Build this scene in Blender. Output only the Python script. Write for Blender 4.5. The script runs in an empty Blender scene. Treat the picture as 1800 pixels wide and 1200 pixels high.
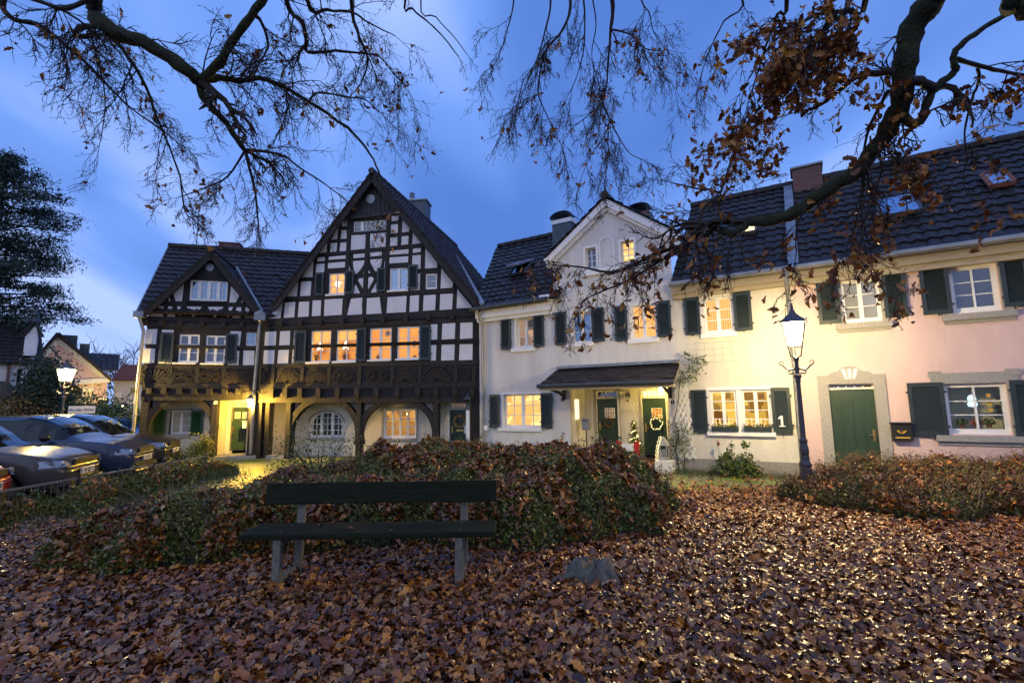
import bpy, math, random
import numpy as np
from mathutils import Vector
from mathutils.geometry import delaunay_2d_cdt
random.seed(7); RNG = np.random.default_rng(11)
S = bpy.context.scene; COL = S.collection
pi = math.pi
# ------------------------------------------------------------------ camera
PITCH, ROLL, FPX, CAMH = math.radians(7.267), math.radians(0.796), 853.1, 1.6
def ray(px, py):
    cx = (px-900)/FPX; cz = -(py-600)/FPX
    x = cx*math.cos(ROLL)+cz*math.sin(ROLL); z = -cx*math.sin(ROLL)+cz*math.cos(ROLL)
    return np.array([x, math.cos(PITCH)-z*math.sin(PITCH), math.sin(PITCH)+z*math.cos(PITCH)])
CAM = np.array([0, 0, CAMH])
def gp(px, py, z=0.0):
    d = ray(px, py); return CAM+d*(z-CAMH)/d[2]
def at(px, py, y):
    d = ray(px, py); return CAM+d*y/d[1]
cd = bpy.data.cameras.new('camera'); cam = bpy.data.objects.new('camera', cd); COL.objects.link(cam)
cd.sensor_width = 36; cd.lens = 36*FPX/1800; cd.clip_end = 2000; cd.clip_start = .05
cam.location = (0, 0, CAMH)
from mathutils import Matrix
cam.rotation_euler = (Matrix.Rotation(pi/2+PITCH, 3, 'X') @ Matrix.Rotation(-ROLL, 3, 'Z')).to_euler()
S.camera = cam
S.view_settings.view_transform = 'Standard'; S.view_settings.look = 'None'
S.view_settings.exposure = .4; S.view_settings.gamma = 1
# ------------------------------------------------------------------ materials
def nodes(name):
    m = bpy.data.materials.new(name); m.use_nodes = True
    nt = m.node_tree; return m, nt, nt.nodes['Principled BSDF'], nt.links.new
def c4(c): return (c[0], c[1], c[2], 1)
def mat(name, col, rough=.6, var=.15, scale=6, bump=0, bscale=40, spec=.5, metal=0, island=None, stretch=None):
    m, nt, b, L = nodes(name)
    b.inputs['Roughness'].default_value = rough; b.inputs['Metallic'].default_value = metal
    b.inputs['Specular IOR Level'].default_value = spec
    tc = nt.nodes.new('ShaderNodeTexCoord'); vec = tc.outputs['Object']
    if stretch:
        mp = nt.nodes.new('ShaderNodeMapping'); mp.inputs['Scale'].default_value = stretch
        L(vec, mp.inputs['Vector']); vec = mp.outputs['Vector']
    if island:
        g = nt.nodes.new('ShaderNodeNewGeometry'); r = nt.nodes.new('ShaderNodeValToRGB')
        el = r.color_ramp.elements
        while len(el) < len(island): el.new(.5)
        for i, (p, c) in enumerate(island): el[i].position = p; el[i].color = c4(c)
        L(g.outputs['Random Per Island'], r.inputs['Fac']); colout = r.outputs['Color']
    else:
        r = nt.nodes.new('ShaderNodeRGB'); r.outputs[0].default_value = c4(col); colout = r.outputs[0]
    if var:
        n = nt.nodes.new('ShaderNodeTexNoise'); n.inputs['Scale'].default_value = scale; n.inputs['Detail'].default_value = 6
        n.inputs['Roughness'].default_value = .65
        L(vec, n.inputs['Vector'])
        mr = nt.nodes.new('ShaderNodeMapRange'); mr.inputs['From Min'].default_value = .3; mr.inputs['From Max'].default_value = .7
        mr.inputs['To Min'].default_value = 1-var; mr.inputs['To Max'].default_value = 1+var
        L(n.outputs['Fac'], mr.inputs['Value'])
        mx = nt.nodes.new('ShaderNodeVectorMath'); mx.operation = 'SCALE'
        L(colout, mx.inputs[0]); L(mr.outputs['Result'], mx.inputs['Scale']); colout = mx.outputs[0]
    L(colout, b.inputs['Base Color'])
    if bump:
        n2 = nt.nodes.new('ShaderNodeTexNoise'); n2.inputs['Scale'].default_value = bscale; n2.inputs['Detail'].default_value = 5
        L(vec, n2.inputs['Vector'])
        bp = nt.nodes.new('ShaderNodeBump'); bp.inputs['Strength'].default_value = bump; bp.inputs['Distance'].default_value = .02
        L(n2.outputs['Fac'], bp.inputs['Height']); L(bp.outputs['Normal'], b.inputs['Normal'])
    return m
def emit(name, col, strength, pattern=None, col2=None, scale=4, stretch=(1, 1, 1)):
    m = bpy.data.materials.new(name); m.use_nodes = True; nt = m.node_tree; nt.nodes.clear(); L = nt.links.new
    o = nt.nodes.new('ShaderNodeOutputMaterial'); e = nt.nodes.new('ShaderNodeEmission')
    e.inputs['Color'].default_value = c4(col); e.inputs['Strength'].default_value = strength
    L(e.outputs[0], o.inputs['Surface'])
    if pattern:
        tc = nt.nodes.new('ShaderNodeTexCoord'); mp = nt.nodes.new('ShaderNodeMapping'); mp.inputs['Scale'].default_value = stretch
        L(tc.outputs['Object'], mp.inputs['Vector'])
        if pattern == 'brick':
            t = nt.nodes.new('ShaderNodeTexVoronoi'); t.distance = 'CHEBYCHEV'; t.inputs['Scale'].default_value = scale; f = t.outputs['Color']
            sp = nt.nodes.new('ShaderNodeSeparateColor'); L(f, sp.inputs[0]); f = sp.outputs[0]
        elif pattern == 'wave':
            t = nt.nodes.new('ShaderNodeTexWave'); t.inputs['Scale'].default_value = scale; t.inputs['Distortion'].default_value = 2.5; f = t.outputs['Fac']
        else:
            t = nt.nodes.new('ShaderNodeTexNoise'); t.inputs['Scale'].default_value = scale; t.inputs['Detail'].default_value = 4; f = t.outputs['Fac']
        L(mp.outputs['Vector'], t.inputs['Vector'])
        r = nt.nodes.new('ShaderNodeValToRGB'); r.color_ramp.elements[0].color = c4(col2); r.color_ramp.elements[1].color = c4(col)
        if pattern == 'noise': r.color_ramp.elements[0].position = .35; r.color_ramp.elements[1].position = .65
        L(f, r.inputs['Fac']); L(r.outputs['Color'], e.inputs['Color'])
    return m
def glassmat(name, col, refl, transp=False, rough=.03, tint=(.75, .88, 1)):
    m = bpy.data.materials.new(name); m.use_nodes = True; nt = m.node_tree; nt.nodes.clear(); L = nt.links.new
    o = nt.nodes.new('ShaderNodeOutputMaterial'); mx = nt.nodes.new('ShaderNodeMixShader')
    fr = nt.nodes.new('ShaderNodeLayerWeight'); fr.inputs['Blend'].default_value = .5
    pw = nt.nodes.new('ShaderNodeMath'); pw.operation = 'POWER'; pw.inputs[1].default_value = 4.5; L(fr.outputs['Facing'], pw.inputs[0])
    mr = nt.nodes.new('ShaderNodeMapRange'); mr.inputs['To Min'].default_value = refl; mr.inputs['To Max'].default_value = 1
    L(pw.outputs[0], mr.inputs['Value'])
    a = nt.nodes.new('ShaderNodeBsdfTransparent' if transp else 'ShaderNodeBsdfDiffuse'); a.inputs['Color'].default_value = c4(col)
    g = nt.nodes.new('ShaderNodeBsdfGlossy'); g.inputs['Roughness'].default_value = rough; g.inputs['Color'].default_value = c4(tint)
    n = nt.nodes.new('ShaderNodeTexNoise'); n.inputs['Scale'].default_value = 3
    tc = nt.nodes.new('ShaderNodeTexCoord'); L(tc.outputs['Object'], n.inputs['Vector'])
    bp = nt.nodes.new('ShaderNodeBump'); bp.inputs['Strength'].default_value = .08; bp.inputs['Distance'].default_value = .05
    L(n.outputs['Fac'], bp.inputs['Height']); L(bp.outputs['Normal'], g.inputs['Normal'])
    L(mr.outputs['Result'], mx.inputs[0]); L(a.outputs[0], mx.inputs[1]); L(g.outputs[0], mx.inputs[2]); L(mx.outputs[0], o.inputs['Surface'])
    return m
M = {}
M['white_wall'] = mat('white_wall', (.64, .625, .60), .9, .13, 1.4, 1.0, 26, stretch=(1.6, 1.6, .5))
M['cream_wall'] = mat('cream_wall', (.65, .62, .54), .9, .13, 1.4, .8, 24, stretch=(1.6, 1.6, .5))
M['pink_wall'] = mat('pink_wall', (.66, .485, .46), .9, .10, 1.3, .3, 40, stretch=(1.6, 1.6, .5))
M['infill'] = mat('infill', (.66, .66, .69), .9, .07, 2.5, .4, 30)
M['niche_wall'] = mat('niche_wall', (.68, .63, .52), .9, .05, 2, .8, 22)
M['timber'] = mat('timber', (.013, .0105, .0105), .75, .5, 9, .8, 30, stretch=(1, 1, .35))
M['timber_brown'] = mat('timber_brown', (.017, .012, .010), .75, .5, 9, .8, 30)
M['boards'] = mat('boards', (.018, .017, .02), .6, .4, 8, .5, 20, stretch=(8, 1, .4))
M['tile'] = mat('tile', (.024, .021, .022), .5, .65, 3.5, .3, 60, .35)
M['tile_brown'] = mat('tile_brown', (.028, .021, .021), .5, .6, 4, .3, 60, .35)
M['slate'] = mat('slate', (.06, .09, .11), .45, .3, 8, .4, 20)
M['brick_red'] = mat('brick_red', (.20, .07, .05), .85, .4, 14, .6, 40)
M['lead'] = mat('lead', (.22, .25, .28), .45, .3, 5, .2, 30, metal=.4)
M['zinc'] = mat('zinc', (.30, .30, .29), .45, .25, 4, .1, 20, metal=.6)
M['shutter'] = mat('shutter', (.022, .034, .036), .42, .2, 10, .1, 40)
M['shutter_green'] = mat('shutter_green', (.02, .085, .025), .5, .2, 10)
M['door_green'] = mat('door_green', (.022, .05, .03), .38, .25, 8, .2, 20, stretch=(4, 1, .4))
M['white_paint'] = mat('white_paint', (.78, .78, .76), .4, .06, 8)
M['grey_stone'] = mat('grey_stone', (.34, .33, .31), .9, .2, 30, .6, 90)
M['plinth'] = mat('plinth', (.30, .29, .27), .95, .25, 25, .9, 60)
M['cornice'] = mat('cornice', (.42, .36, .25), .7, .12, 4, .1, 20)
M['brass'] = mat('brass', (.75, .5, .15), .3, .1, 8, metal=1)
M['iron'] = mat('iron', (.035, .04, .045), .4, .3, 12, .2, 60, .6)
M['post_iron'] = mat('post_iron', (.045, .047, .058), .38, .3, 14, .25, 60, .6)
M['glass_sky'] = glassmat('glass_sky', (.03, .04, .06), .34, tint=(.55, .78, 1))
M['glass_dark'] = glassmat('glass_dark', (.035, .033, .032), .14)
M['glass_mid'] = glassmat('glass_mid', (.08, .085, .10), .12)
M['glass_blind'] = glassmat('glass_blind', (.45, .44, .36), .05)
M['glass_clear'] = glassmat('glass_clear', (.97, .97, .97), .02, True)
M['lit_orange'] = emit('lit_orange', (1, .42, .06), .85, 'noise', (.5, .10, .02), 2.2)
M['lit_flat'] = emit('lit_flat', (1, .43, .09), .80, 'noise', (1, .34, .06), 1.1)
M['lit_yellow'] = emit('lit_yellow', (1, .74, .28), 1.15, 'brick', (.75, .36, .08), 2.6, (1, 1, 1.4))
M['lit_shelf'] = emit('lit_shelf', (1, .60, .10), .95, 'brick', (.16, .06, .01), 4.2)
M['lit_curtain'] = emit('lit_curtain', (1, .56, .20), 1.0, 'wave', (1, .36, .08), 6)
M['lit_white'] = emit('lit_white', (1, .80, .38), 1.6)
M['lit_room'] = emit('lit_room', (.9, .42, .10), .75, 'brick', (.12, .05, .02), 2.6)
M['lit_dim'] = emit('lit_dim', (.9, .52, .30), .6, 'brick', (.06, .05, .06), 1.7)
M['curtain'] = mat('curtain', (.8, .7, .5), .9, .1)
def glowglass(name, col, strength):
    m = emit(name, col, strength); nt = m.node_tree; L = nt.links.new; o = [n for n in nt.nodes if n.type == 'OUTPUT_MATERIAL'][0]; e = [n for n in nt.nodes if n.type == 'EMISSION'][0]
    t = nt.nodes.new('ShaderNodeBsdfTransparent'); a = nt.nodes.new('ShaderNodeAddShader'); L(t.outputs[0], a.inputs[0]); L(e.outputs[0], a.inputs[1]); L(a.outputs[0], o.inputs['Surface']); return m
M['lamp_glow'] = glowglass('lamp_glow', (1, .78, .42), 14)
M['mantle'] = emit('mantle', (1, .75, .33), 3700)
M['mantle_garden'] = emit('mantle_garden', (1, .68, .17), 26000)
M['lamp_glow_garden'] = glowglass('lamp_glow_garden', (1, .75, .32), 9)
M['mantle_far'] = emit('mantle_far', (1, .68, .17), 5200)
M['mantle_small'] = emit('mantle_small', (1, .58, .07), 6500)
M['lamp_glow_far'] = glowglass('lamp_glow_far', (1, .75, .32), 9)
M['sconce_glow'] = glowglass('sconce_glow', (1, .68, .16), 12)
M['bulb'] = emit('bulb', (1, .78, .35), 4.5)
M['star_glow'] = emit('star_glow', (1, .74, .36), 7)
M['bench_wood'] = mat('bench_wood', (.014, .017, .008), .75, .5, 12, .5, 40, spec=.15, stretch=(.3, 4, 4))
M['bench_leg'] = mat('bench_leg', (.15, .14, .11), .85, .35, 18, .6, 60)
M['trunk'] = mat('trunk', (.030, .026, .020), .9, .5, 14, 1.0, 35)
M['moss_bark'] = mat('moss_bark', (.035, .040, .018), .92, .6, 9, 1.0, 38)
M['twig'] = mat('twig', (.030, .022, .018), .8, .3, 10)
M['plate'] = mat('plate', (.75, .75, .75), .35, 0)
M['ink'] = mat('ink', (.01, .01, .012), .5, 0)
M['red_cloth'] = mat('red_cloth', (.5, .02, .02), .8, .2)
M['pedestal'] = mat('pedestal', (.72, .68, .6), .85, .08)
M['tyre'] = mat('tyre', (.012, .012, .013), .8, .2)
M['rim'] = mat('rim', (.45, .45, .47), .3, .05, metal=.8)
M['black_trim'] = mat('black_trim', (.012, .012, .013), .45, .1)
M['chrome'] = mat('chrome', (.8, .8, .8), .12, 0, metal=1)
M['headlamp'] = glassmat('headlamp', (.12, .13, .14), .22)
M['car_glass'] = glassmat('car_glass', (.008, .010, .012), .035)
M['signwhite'] = mat('signwhite', (.75, .75, .72), .4, .03)
OAK = [(0, (.03, .010, .005)), (.18, (.22, .058, .010)), (.34, (.07, .028, .014)), (.48, (.42, .13, .014)), (.62, (.12, .05, .024)), (.8, (.62, .23, .022)), (.9, (.20, .095, .045)), (1, (.42, .23, .10))]
M['oak_leaf'] = mat('oak_leaf', None, .38, .25, 30, .25, 60, .3, island=OAK)
_b = M['oak_leaf'].node_tree.nodes['Principled BSDF']; _b.inputs['Coat Weight'].default_value = .55; _b.inputs['Coat Roughness'].default_value = .25
TREEL = [(0, (.12, .045, .015)), (.4, (.26, .09, .022)), (.7, (.38, .15, .025)), (1, (.5, .24, .035))]
M['tree_leaf'] = mat('tree_leaf', None, .55, .2, 30, island=TREEL)
M['hedge_leaf'] = mat('hedge_leaf', None, .38, .2, 20, 0, spec=.5, island=[(0, (.018, .04, .009)), (.3, (.07, .115, .016)), (.6, (.14, .175, .022)), (.82, (.20, .15, .03)), (1, (.25, .25, .04))])
M['hedge_dry'] = mat('hedge_dry', None, .5, .2, 20, island=[(0, (.07, .035, .016)), (.4, (.18, .08, .03)), (.65, (.22, .13, .04)), (.8, (.10, .12, .025)), (1, (.20, .20, .04))])
M['bush_leaf'] = mat('bush_leaf', None, .4, .15, 20, island=[(0, (.025, .06, .015)), (.5, (.06, .11, .02)), (.8, (.12, .15, .03)), (1, (.22, .17, .03))])
M['grass_blade'] = mat('grass_blade', None, .5, .15, 20, island=[(0, (.03, .06, .015)), (.6, (.07, .10, .025)), (1, (.14, .12, .04))])
M['pine_needle'] = mat('pine_needle', None, .6, .2, 5, island=[(0, (.012, .03, .022)), (.6, (.022, .05, .03)), (1, (.04, .07, .03))])
M['soil'] = mat('soil', (.030, .022, .016), .95, .5, 7, 1, 25)
M['stump'] = mat('stump', (.10, .095, .075), .8, .5, 16, 1, 40, stretch=(1, 1, .4))
M['asphalt'] = mat('asphalt', (.045, .045, .048), .55, .3, 20, .4, 120)
def cobble():
    m, nt, b, L = nodes('cobble')
    tc = nt.nodes.new('ShaderNodeTexCoord'); mp = nt.nodes.new('ShaderNodeMapping'); mp.inputs['Rotation'].default_value = (0, 0, math.radians(-31))
    L(tc.outputs['Object'], mp.inputs['Vector'])
    br = nt.nodes.new('ShaderNodeTexBrick'); br.inputs['Scale'].default_value = 4.2; br.inputs['Mortar Size'].default_value = .035
    br.inputs['Mortar Smooth'].default_value = .4
    br.inputs['Color1'].default_value = (.34, .29, .18, 1); br.inputs['Color2'].default_value = (.22, .19, .12, 1); br.inputs['Mortar'].default_value = (.08, .16, .015, 1)
    L(mp.outputs['Vector'], br.inputs['Vector'])
    n = nt.nodes.new('ShaderNodeTexNoise'); n.inputs['Scale'].default_value = 1.6; n.inputs['Detail'].default_value = 8; L(tc.outputs['Object'], n.inputs['Vector'])
    r = nt.nodes.new('ShaderNodeValToRGB'); r.color_ramp.elements[0].position = .42; r.color_ramp.elements[1].position = .62
    L(n.outputs['Fac'], r.inputs['Fac'])
    mx = nt.nodes.new('ShaderNodeMix'); mx.data_type = 'RGBA'; L(r.outputs['Color'], mx.inputs[0])
    L(br.outputs['Color'], mx.inputs[6]); mx.inputs[7].default_value = (.15, .23, .02, 1); L(mx.outputs[2], b.inputs['Base Color'])
    bp = nt.nodes.new('ShaderNodeBump'); bp.inputs['Strength'].default_value = .8; bp.inputs['Distance'].default_value = .02; bp.invert = True
    L(br.outputs['Fac'], bp.inputs['Height']); L(bp.outputs['Normal'], b.inputs['Normal']); b.inputs['Roughness'].default_value = .5
    return m
M['cobble'] = cobble()
def paint(name, col):
    m = mat(name, col, .32, .05, 3, spec=.3); b = m.node_tree.nodes['Principled BSDF']; b.inputs['Coat Weight'].default_value = .55; b.inputs['Coat Roughness'].default_value = .06
    b.inputs['Metallic'].default_value = .1
    return m
def shingle(name, c1, c2, sc, mortar=(.01, .012, .014)):
    m, nt, b, L = nodes(name)
    tc = nt.nodes.new('ShaderNodeTexCoord'); mp = nt.nodes.new('ShaderNodeMapping'); mp.inputs['Rotation'].default_value = (pi/2, 0, 0)
    L(tc.outputs['Object'], mp.inputs['Vector'])
    br = nt.nodes.new('ShaderNodeTexBrick'); br.inputs['Scale'].default_value = sc; br.inputs['Mortar Size'].default_value = .02
    br.inputs['Color1'].default_value = c4(c1); br.inputs['Color2'].default_value = c4(c2); br.inputs['Mortar'].default_value = c4(mortar)
    L(mp.outputs['Vector'], br.inputs['Vector']); L(br.outputs['Color'], b.inputs['Base Color']); b.inputs['Roughness'].default_value = .5
    bp = nt.nodes.new('ShaderNodeBump'); bp.inputs['Strength'].default_value = .6; bp.inputs['Distance'].default_value = .02; bp.invert = True
    L(br.outputs['Fac'], bp.inputs['Height']); L(bp.outputs['Normal'], b.inputs['Normal'])
    return m
M['slate_clad'] = shingle('slate_clad', (.05, .09, .11), (.075, .12, .14), 4)
M['brick_clad'] = shingle('brick_clad', (.16, .05, .035), (.11, .04, .03), 5, (.08, .07, .06))
# ------------------------------------------------------------------ mesh builder
class MB:
    def __init__(s): s.v = []; s.f = []; s.m = []; s.k = 0
    def add(s, vs, fs, k=None):
        o = len(s.v); s.v += [tuple(map(float, p)) for p in vs]
        s.f += [tuple(i+o for i in f) for f in fs]; s.m += [s.k if k is None else k]*len(fs); return s
    def box(s, u0, u1, w0, w1, z0, z1, k=None):     # local x=u, y=-w
        a, b = -w1, -w0
        vs = [(u0, a, z0), (u1, a, z0), (u1, b, z0), (u0, b, z0), (u0, a, z1), (u1, a, z1), (u1, b, z1), (u0, b, z1)]
        return s.add(vs, [(0, 3, 2, 1), (4, 5, 6, 7), (0, 1, 5, 4), (1, 2, 6, 5), (2, 3, 7, 6), (3, 0, 4, 7)], k)
    def cbox(s, x, y, z, sx, sy, sz, k=None): return s.box(x-sx/2, x+sx/2, -y-sy/2, -y+sy/2, z-sz/2, z+sz/2, k)
    def prism(s, poly, w0, w1, k=None):
        A = sum(poly[i][0]*poly[(i+1) % len(poly)][1]-poly[(i+1) % len(poly)][0]*poly[i][1] for i in range(len(poly)))
        if A < 0: poly = poly[::-1]
        n = len(poly)
        vs = [(u, -w1, z) for u, z in poly]+[(u, -w0, z) for u, z in poly]
        fs = [tuple(range(n)), tuple(range(2*n-1, n-1, -1))]+[(i, i+n, (i+1) % n+n, (i+1) % n) for i in range(n)]
        return s.add(vs, fs, k)
    def quad(s, *p, k=None): return s.add(p, [tuple(range(len(p)))], k)
    def bar(s, a, b, r, sides=4, k=None, r2=None): return s.tube([a, b], [r, r if r2 is None else r2], sides, k)
    def tube(s, pts, rad, sides=6, k=None, cap=True):
        P = [np.array(p, float) for p in pts]; n = len(P)
        if not hasattr(rad, '__len__'): rad = [rad]*n
        vs = []; ref = np.array([.13, .27, .95])
        for i in range(n):
            t = P[min(i+1, n-1)]-P[max(i-1, 0)]; t = t/(np.linalg.norm(t)+1e-9)
            a = np.cross(t, ref)
            if np.linalg.norm(a) < .1: a = np.cross(t, (1, 0, 0))
            a /= np.linalg.norm(a); b = np.cross(t, a)
            if i and np.dot(a, pa) < 0: a, b = -a, -b
            pa = a
            for j in range(sides):
                an = 2*pi*j/sides; vs.append(P[i]+rad[i]*(a*math.cos(an)+b*math.sin(an)))
        fs = [(i*sides+j, i*sides+(j+1) % sides, (i+1)*sides+(j+1) % sides, (i+1)*sides+j) for i in range(n-1) for j in range(sides)]
        if cap and sides > 2: fs += [tuple(range(sides))[::-1], tuple(range((n-1)*sides, n*sides))]
        return s.add(vs, fs, k)
    def lathe(s, prof, c=(0, 0, 0), seg=16, k=None, axis='z', ph=0):
        vs = []
        for r, h in prof:
            for j in range(seg):
                a = 2*pi*j/seg+ph; x, y = r*math.cos(a), r*math.sin(a)
                p = (x, y, h) if axis == 'z' else ((x, h, y) if axis == 'y' else (h, x, y))
                vs.append((c[0]+p[0], c[1]+p[1], c[2]+p[2]))
        n = len(prof)
        fs = [(i*seg+j, i*seg+(j+1) % seg, (i+1)*seg+(j+1) % seg, (i+1)*seg+j) for i in range(n-1) for j in range(seg)]
        fs += [tuple(range(seg))[::-1], tuple(range((n-1)*seg, n*seg))]
        return s.add(vs, fs, k)
    def obj(s, name, mats, parent=None, smooth=False, bevel=0):
        used = sorted({i for f in s.f for i in f})
        if len(used) < len(s.v): mp_ = {v: i for i, v in enumerate(used)}; s.v = [s.v[i] for i in used]; s.f = [tuple(mp_[i] for i in f) for f in s.f]
        me = bpy.data.meshes.new(name); me.from_pydata(s.v, [], s.f)
        if not isinstance(mats, (list, tuple)): mats = [mats]
        for m in mats: me.materials.append(M[m] if isinstance(m, str) else m)
        if len(mats) > 1: me.polygons.foreach_set('material_index', s.m)
        if smooth: me.polygons.foreach_set('use_smooth', [True]*len(s.f))
        me.update(); o = bpy.data.objects.new(name, me); COL.objects.link(o)
        if parent: o.parent = parent
        if bevel:
            bv = o.modifiers.new('bevel', 'BEVEL'); bv.width = bevel; bv.segments = 2; bv.limit_method = 'ANGLE'
        return o
def npmesh(name, V, F, m, parent=None, smooth=False):      # big arrays, quads or tris
    me = bpy.data.meshes.new(name); V = np.asarray(V, np.float32); F = np.asarray(F, np.int32)
    me.vertices.add(len(V)); me.vertices.foreach_set('co', V.ravel())
    k = F.shape[1]; me.loops.add(F.size); me.loops.foreach_set('vertex_index', F.ravel())
    me.polygons.add(len(F)); me.polygons.foreach_set('loop_start', np.arange(0, F.size, k, dtype=np.int32))
    if smooth: me.polygons.foreach_set('use_smooth', np.ones(len(F), bool))
    me.materials.append(M[m]); me.update(calc_edges=True); me.validate()
    o = bpy.data.objects.new(name, me); COL.objects.link(o)
    if parent: o.parent = parent
    return o
def tag(o, label=None, cat=None, group=None, kind=None):
    if label: o['label'] = label
    if cat: o['category'] = cat
    if group: o['group'] = group
    if kind: o['kind'] = kind
    return o
def empty(name, loc=(0, 0, 0), rz=0, label=None, cat=None, group=None):
    o = bpy.data.objects.new(name, None); COL.objects.link(o); o.location = tuple(map(float, loc)); o.rotation_euler = (0, 0, rz); o.empty_display_size = .2
    return tag(o, label, cat, group)
def copy_tree(o, parent=None):
    c = o.copy(); COL.objects.link(c); c.parent = parent
    for ch in list(o.children): copy_tree(ch, c)
    return c
def text_mesh(txt, size, name, m, parent, loc, rot=(pi/2, 0, 0), depth=.004):
    cu = bpy.data.curves.new(name, 'FONT'); cu.body = txt; cu.size = size; cu.extrude = depth; cu.align_x = 'CENTER'; cu.align_y = 'CENTER'
    t = bpy.data.objects.new('tmp', cu); COL.objects.link(t)
    dg = bpy.context.evaluated_depsgraph_get(); me = bpy.data.meshes.new_from_object(t.evaluated_get(dg)); bpy.data.objects.remove(t)
    me.materials.clear(); me.materials.append(M[m]); me.name = name
    o = bpy.data.objects.new(name, me); COL.objects.link(o); o.parent = parent; o.location = loc; o.rotation_euler = rot
    return o
# ------------------------------------------------------------------ facades: real planes measured from the photograph
class Facade:
    def __init__(s, O, a): s.O = np.array(O[:2], float); s.a = a; s.d = np.array([math.cos(a), math.sin(a)]); s.n = np.array([math.sin(a), -math.cos(a)])
    def uz(s, px, py, w=0.0):
        O = s.O+s.n*w; d = ray(px, py); t = (s.n@O)/(s.n@d[:2]); P = CAM+d*t
        return float((P[:2]-O)@s.d), float(P[2])
    def world(s, u, w, z): p = s.O+s.d*u+s.n*w; return (float(p[0]), float(p[1]), float(z))
class View:                                    # a stretch of the survey with its own scale
    def __init__(s, F, ox, oy, sc): s.F, s.ox, s.oy, s.sc = F, ox, oy, sc
    def p(s, x, y, w=0.0): return s.F.uz(s.ox+x/s.sc, s.oy+y/s.sc, w)
    def r(s, x0, y0, x1, y1, w=0.0):
        xm, ym = (x0+x1)/2, (y0+y1)/2
        return (s.p(x0, ym, w)[0], s.p(x1, ym, w)[0], s.p(xm, y1, w)[1], s.p(xm, y0, w)[1])
    def poly(s, pts, w=0.0): return [s.p(x, y, w) for x, y in pts]
aR, aM, aL = math.radians(-31.466), math.radians(-7.34), math.radians(15.04)
FR = Facade(gp(1230, 828), aR)
u_, z_ = FR.uz(842, 700); FM = Facade(FR.world(u_, 0, 0), aM)
u_, z_ = FM.uz(455, 700); FL = Facade(FM.world(u_, 0, 0), aL)
ZA = View(FL, 230, 380, 6); Z2 = View(FL, 220, 520, 4); ZBL = View(FL, 380, 660, 7.5)
Z3 = View(FM, 480, 280, 4.615); Z4 = View(FM, 440, 530, 4.2854); ZBM = View(FM, 380, 660, 7.5)
Z5 = View(FR, 800, 340, 4); Z6 = View(FR, 830, 610, 4.2857); Z7 = View(FR, 1180, 420, 2.857); Z8 = View(FR, 1400, 400, 2.727); ZR = View(FR, 0, 0, 1)

def wall_sheet(mb, outline, holes, w, reveal, k=None, backs=True):
    vs = [Vector(p) for p in outline]; es = [(i, (i+1) % len(outline)) for i in range(len(outline))]
    for (a, b, c, d) in holes:
        o = len(vs); vs += [Vector(q) for q in ((a, c), (b, c), (b, d), (a, d))]; es += [(o, o+1), (o+1, o+2), (o+2, o+3), (o+3, o)]
    rv, re, rf = delaunay_2d_cdt(vs, es, [], 0, 1e-5)[:3]
    def inside(x, y):
        ins = False
        for i in range(len(outline)):
            x0, y0 = outline[i]; x1, y1 = outline[(i+1) % len(outline)]
            if (y0 > y) != (y1 > y) and x < (x1-x0)*(y-y0)/(y1-y0)+x0: ins = not ins
        return ins
    keep = []
    for f in rf:
        x = sum(rv[i][0] for i in f)/len(f); y = sum(rv[i][1] for i in f)/len(f)
        if inside(x, y) and not any(a < x < b and c < y < d for a, b, c, d in holes): keep.append(tuple(f))
    mb.add([(p[0], -w, p[1]) for p in rv], keep, k)
    for (a, b, c, d) in holes:
        q = [(a, c), (b, c), (b, d), (a, d)]
        for i in range(4):
            (x0, y0), (x1, y1) = q[i], q[(i+1) % 4]
            mb.quad((x0, -w, y0), (x1, -w, y1), (x1, -w+reveal, y1), (x0, -w+reveal, y0), k=k)
def shell(mb, u0, u1, z1, depth, w=0, z0=-.3, k=None):     # side and back walls
    mb.quad((u0, -w, z0), (u0, depth, z0), (u0, depth, z1), (u0, -w, z1), k=k)
    mb.quad((u1, -w, z0), (u1, depth, z0), (u1, depth, z1), (u1, -w, z1), k=k)
    mb.quad((u0, depth, z0), (u1, depth, z0), (u1, depth, z1), (u0, depth, z1), k=k)
def tiles(mb, A, B, C, D, tw=.21, th=.30, prof=.022, step=.035):
    A, B, C, D = [np.array(p, float) for p in (A, B, C, D)]
    nu = max(1, round(np.linalg.norm(B-A)/tw)); nv = max(1, round(np.linalg.norm(D-A)/th))
    n = np.cross(B-A, D-A); n /= np.linalg.norm(n)
    if n[2] < 0: n = -n
    K = 5; xs = np.arange(nu*K+1)/(nu*K); ph = (np.arange(nu*K+1) % K)/K
    pr = prof*(np.sin(2*pi*ph)*.8+.4*np.sin(4*pi*ph))
    rows = []
    jit = RNG.normal(0, .004, (nv, nu*K+1)).round(3); jit = np.repeat(jit[:, ::K][:, :nu], K, 1); jit = np.c_[jit, jit[:, -1:]]
    for j in range(nv):
        for v, off in ((j/nv, step), ((j+1)/nv, .0)):
            P = (1-v)*(A[None]*(1-xs)[:, None]+B[None]*xs[:, None])+v*(D[None]*(1-xs)[:, None]+C[None]*xs[:, None])
            rows.append(P+n[None]*(off+pr+jit[j])[:, None])
    R = np.array(rows); nr, nc = R.shape[:2]
    fs = [(i*nc+j, i*nc+j+1, (i+1)*nc+j+1, (i+1)*nc+j) for i in range(nr-1) for j in range(nc-1)]
    mb.add(R.reshape(-1, 3), fs)
    mb.quad(A-n*.04, B-n*.04, C-n*.04, D-n*.04)
    mb.quad(A-n*.04, B-n*.04, B+n*.03, A+n*.03)
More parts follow.
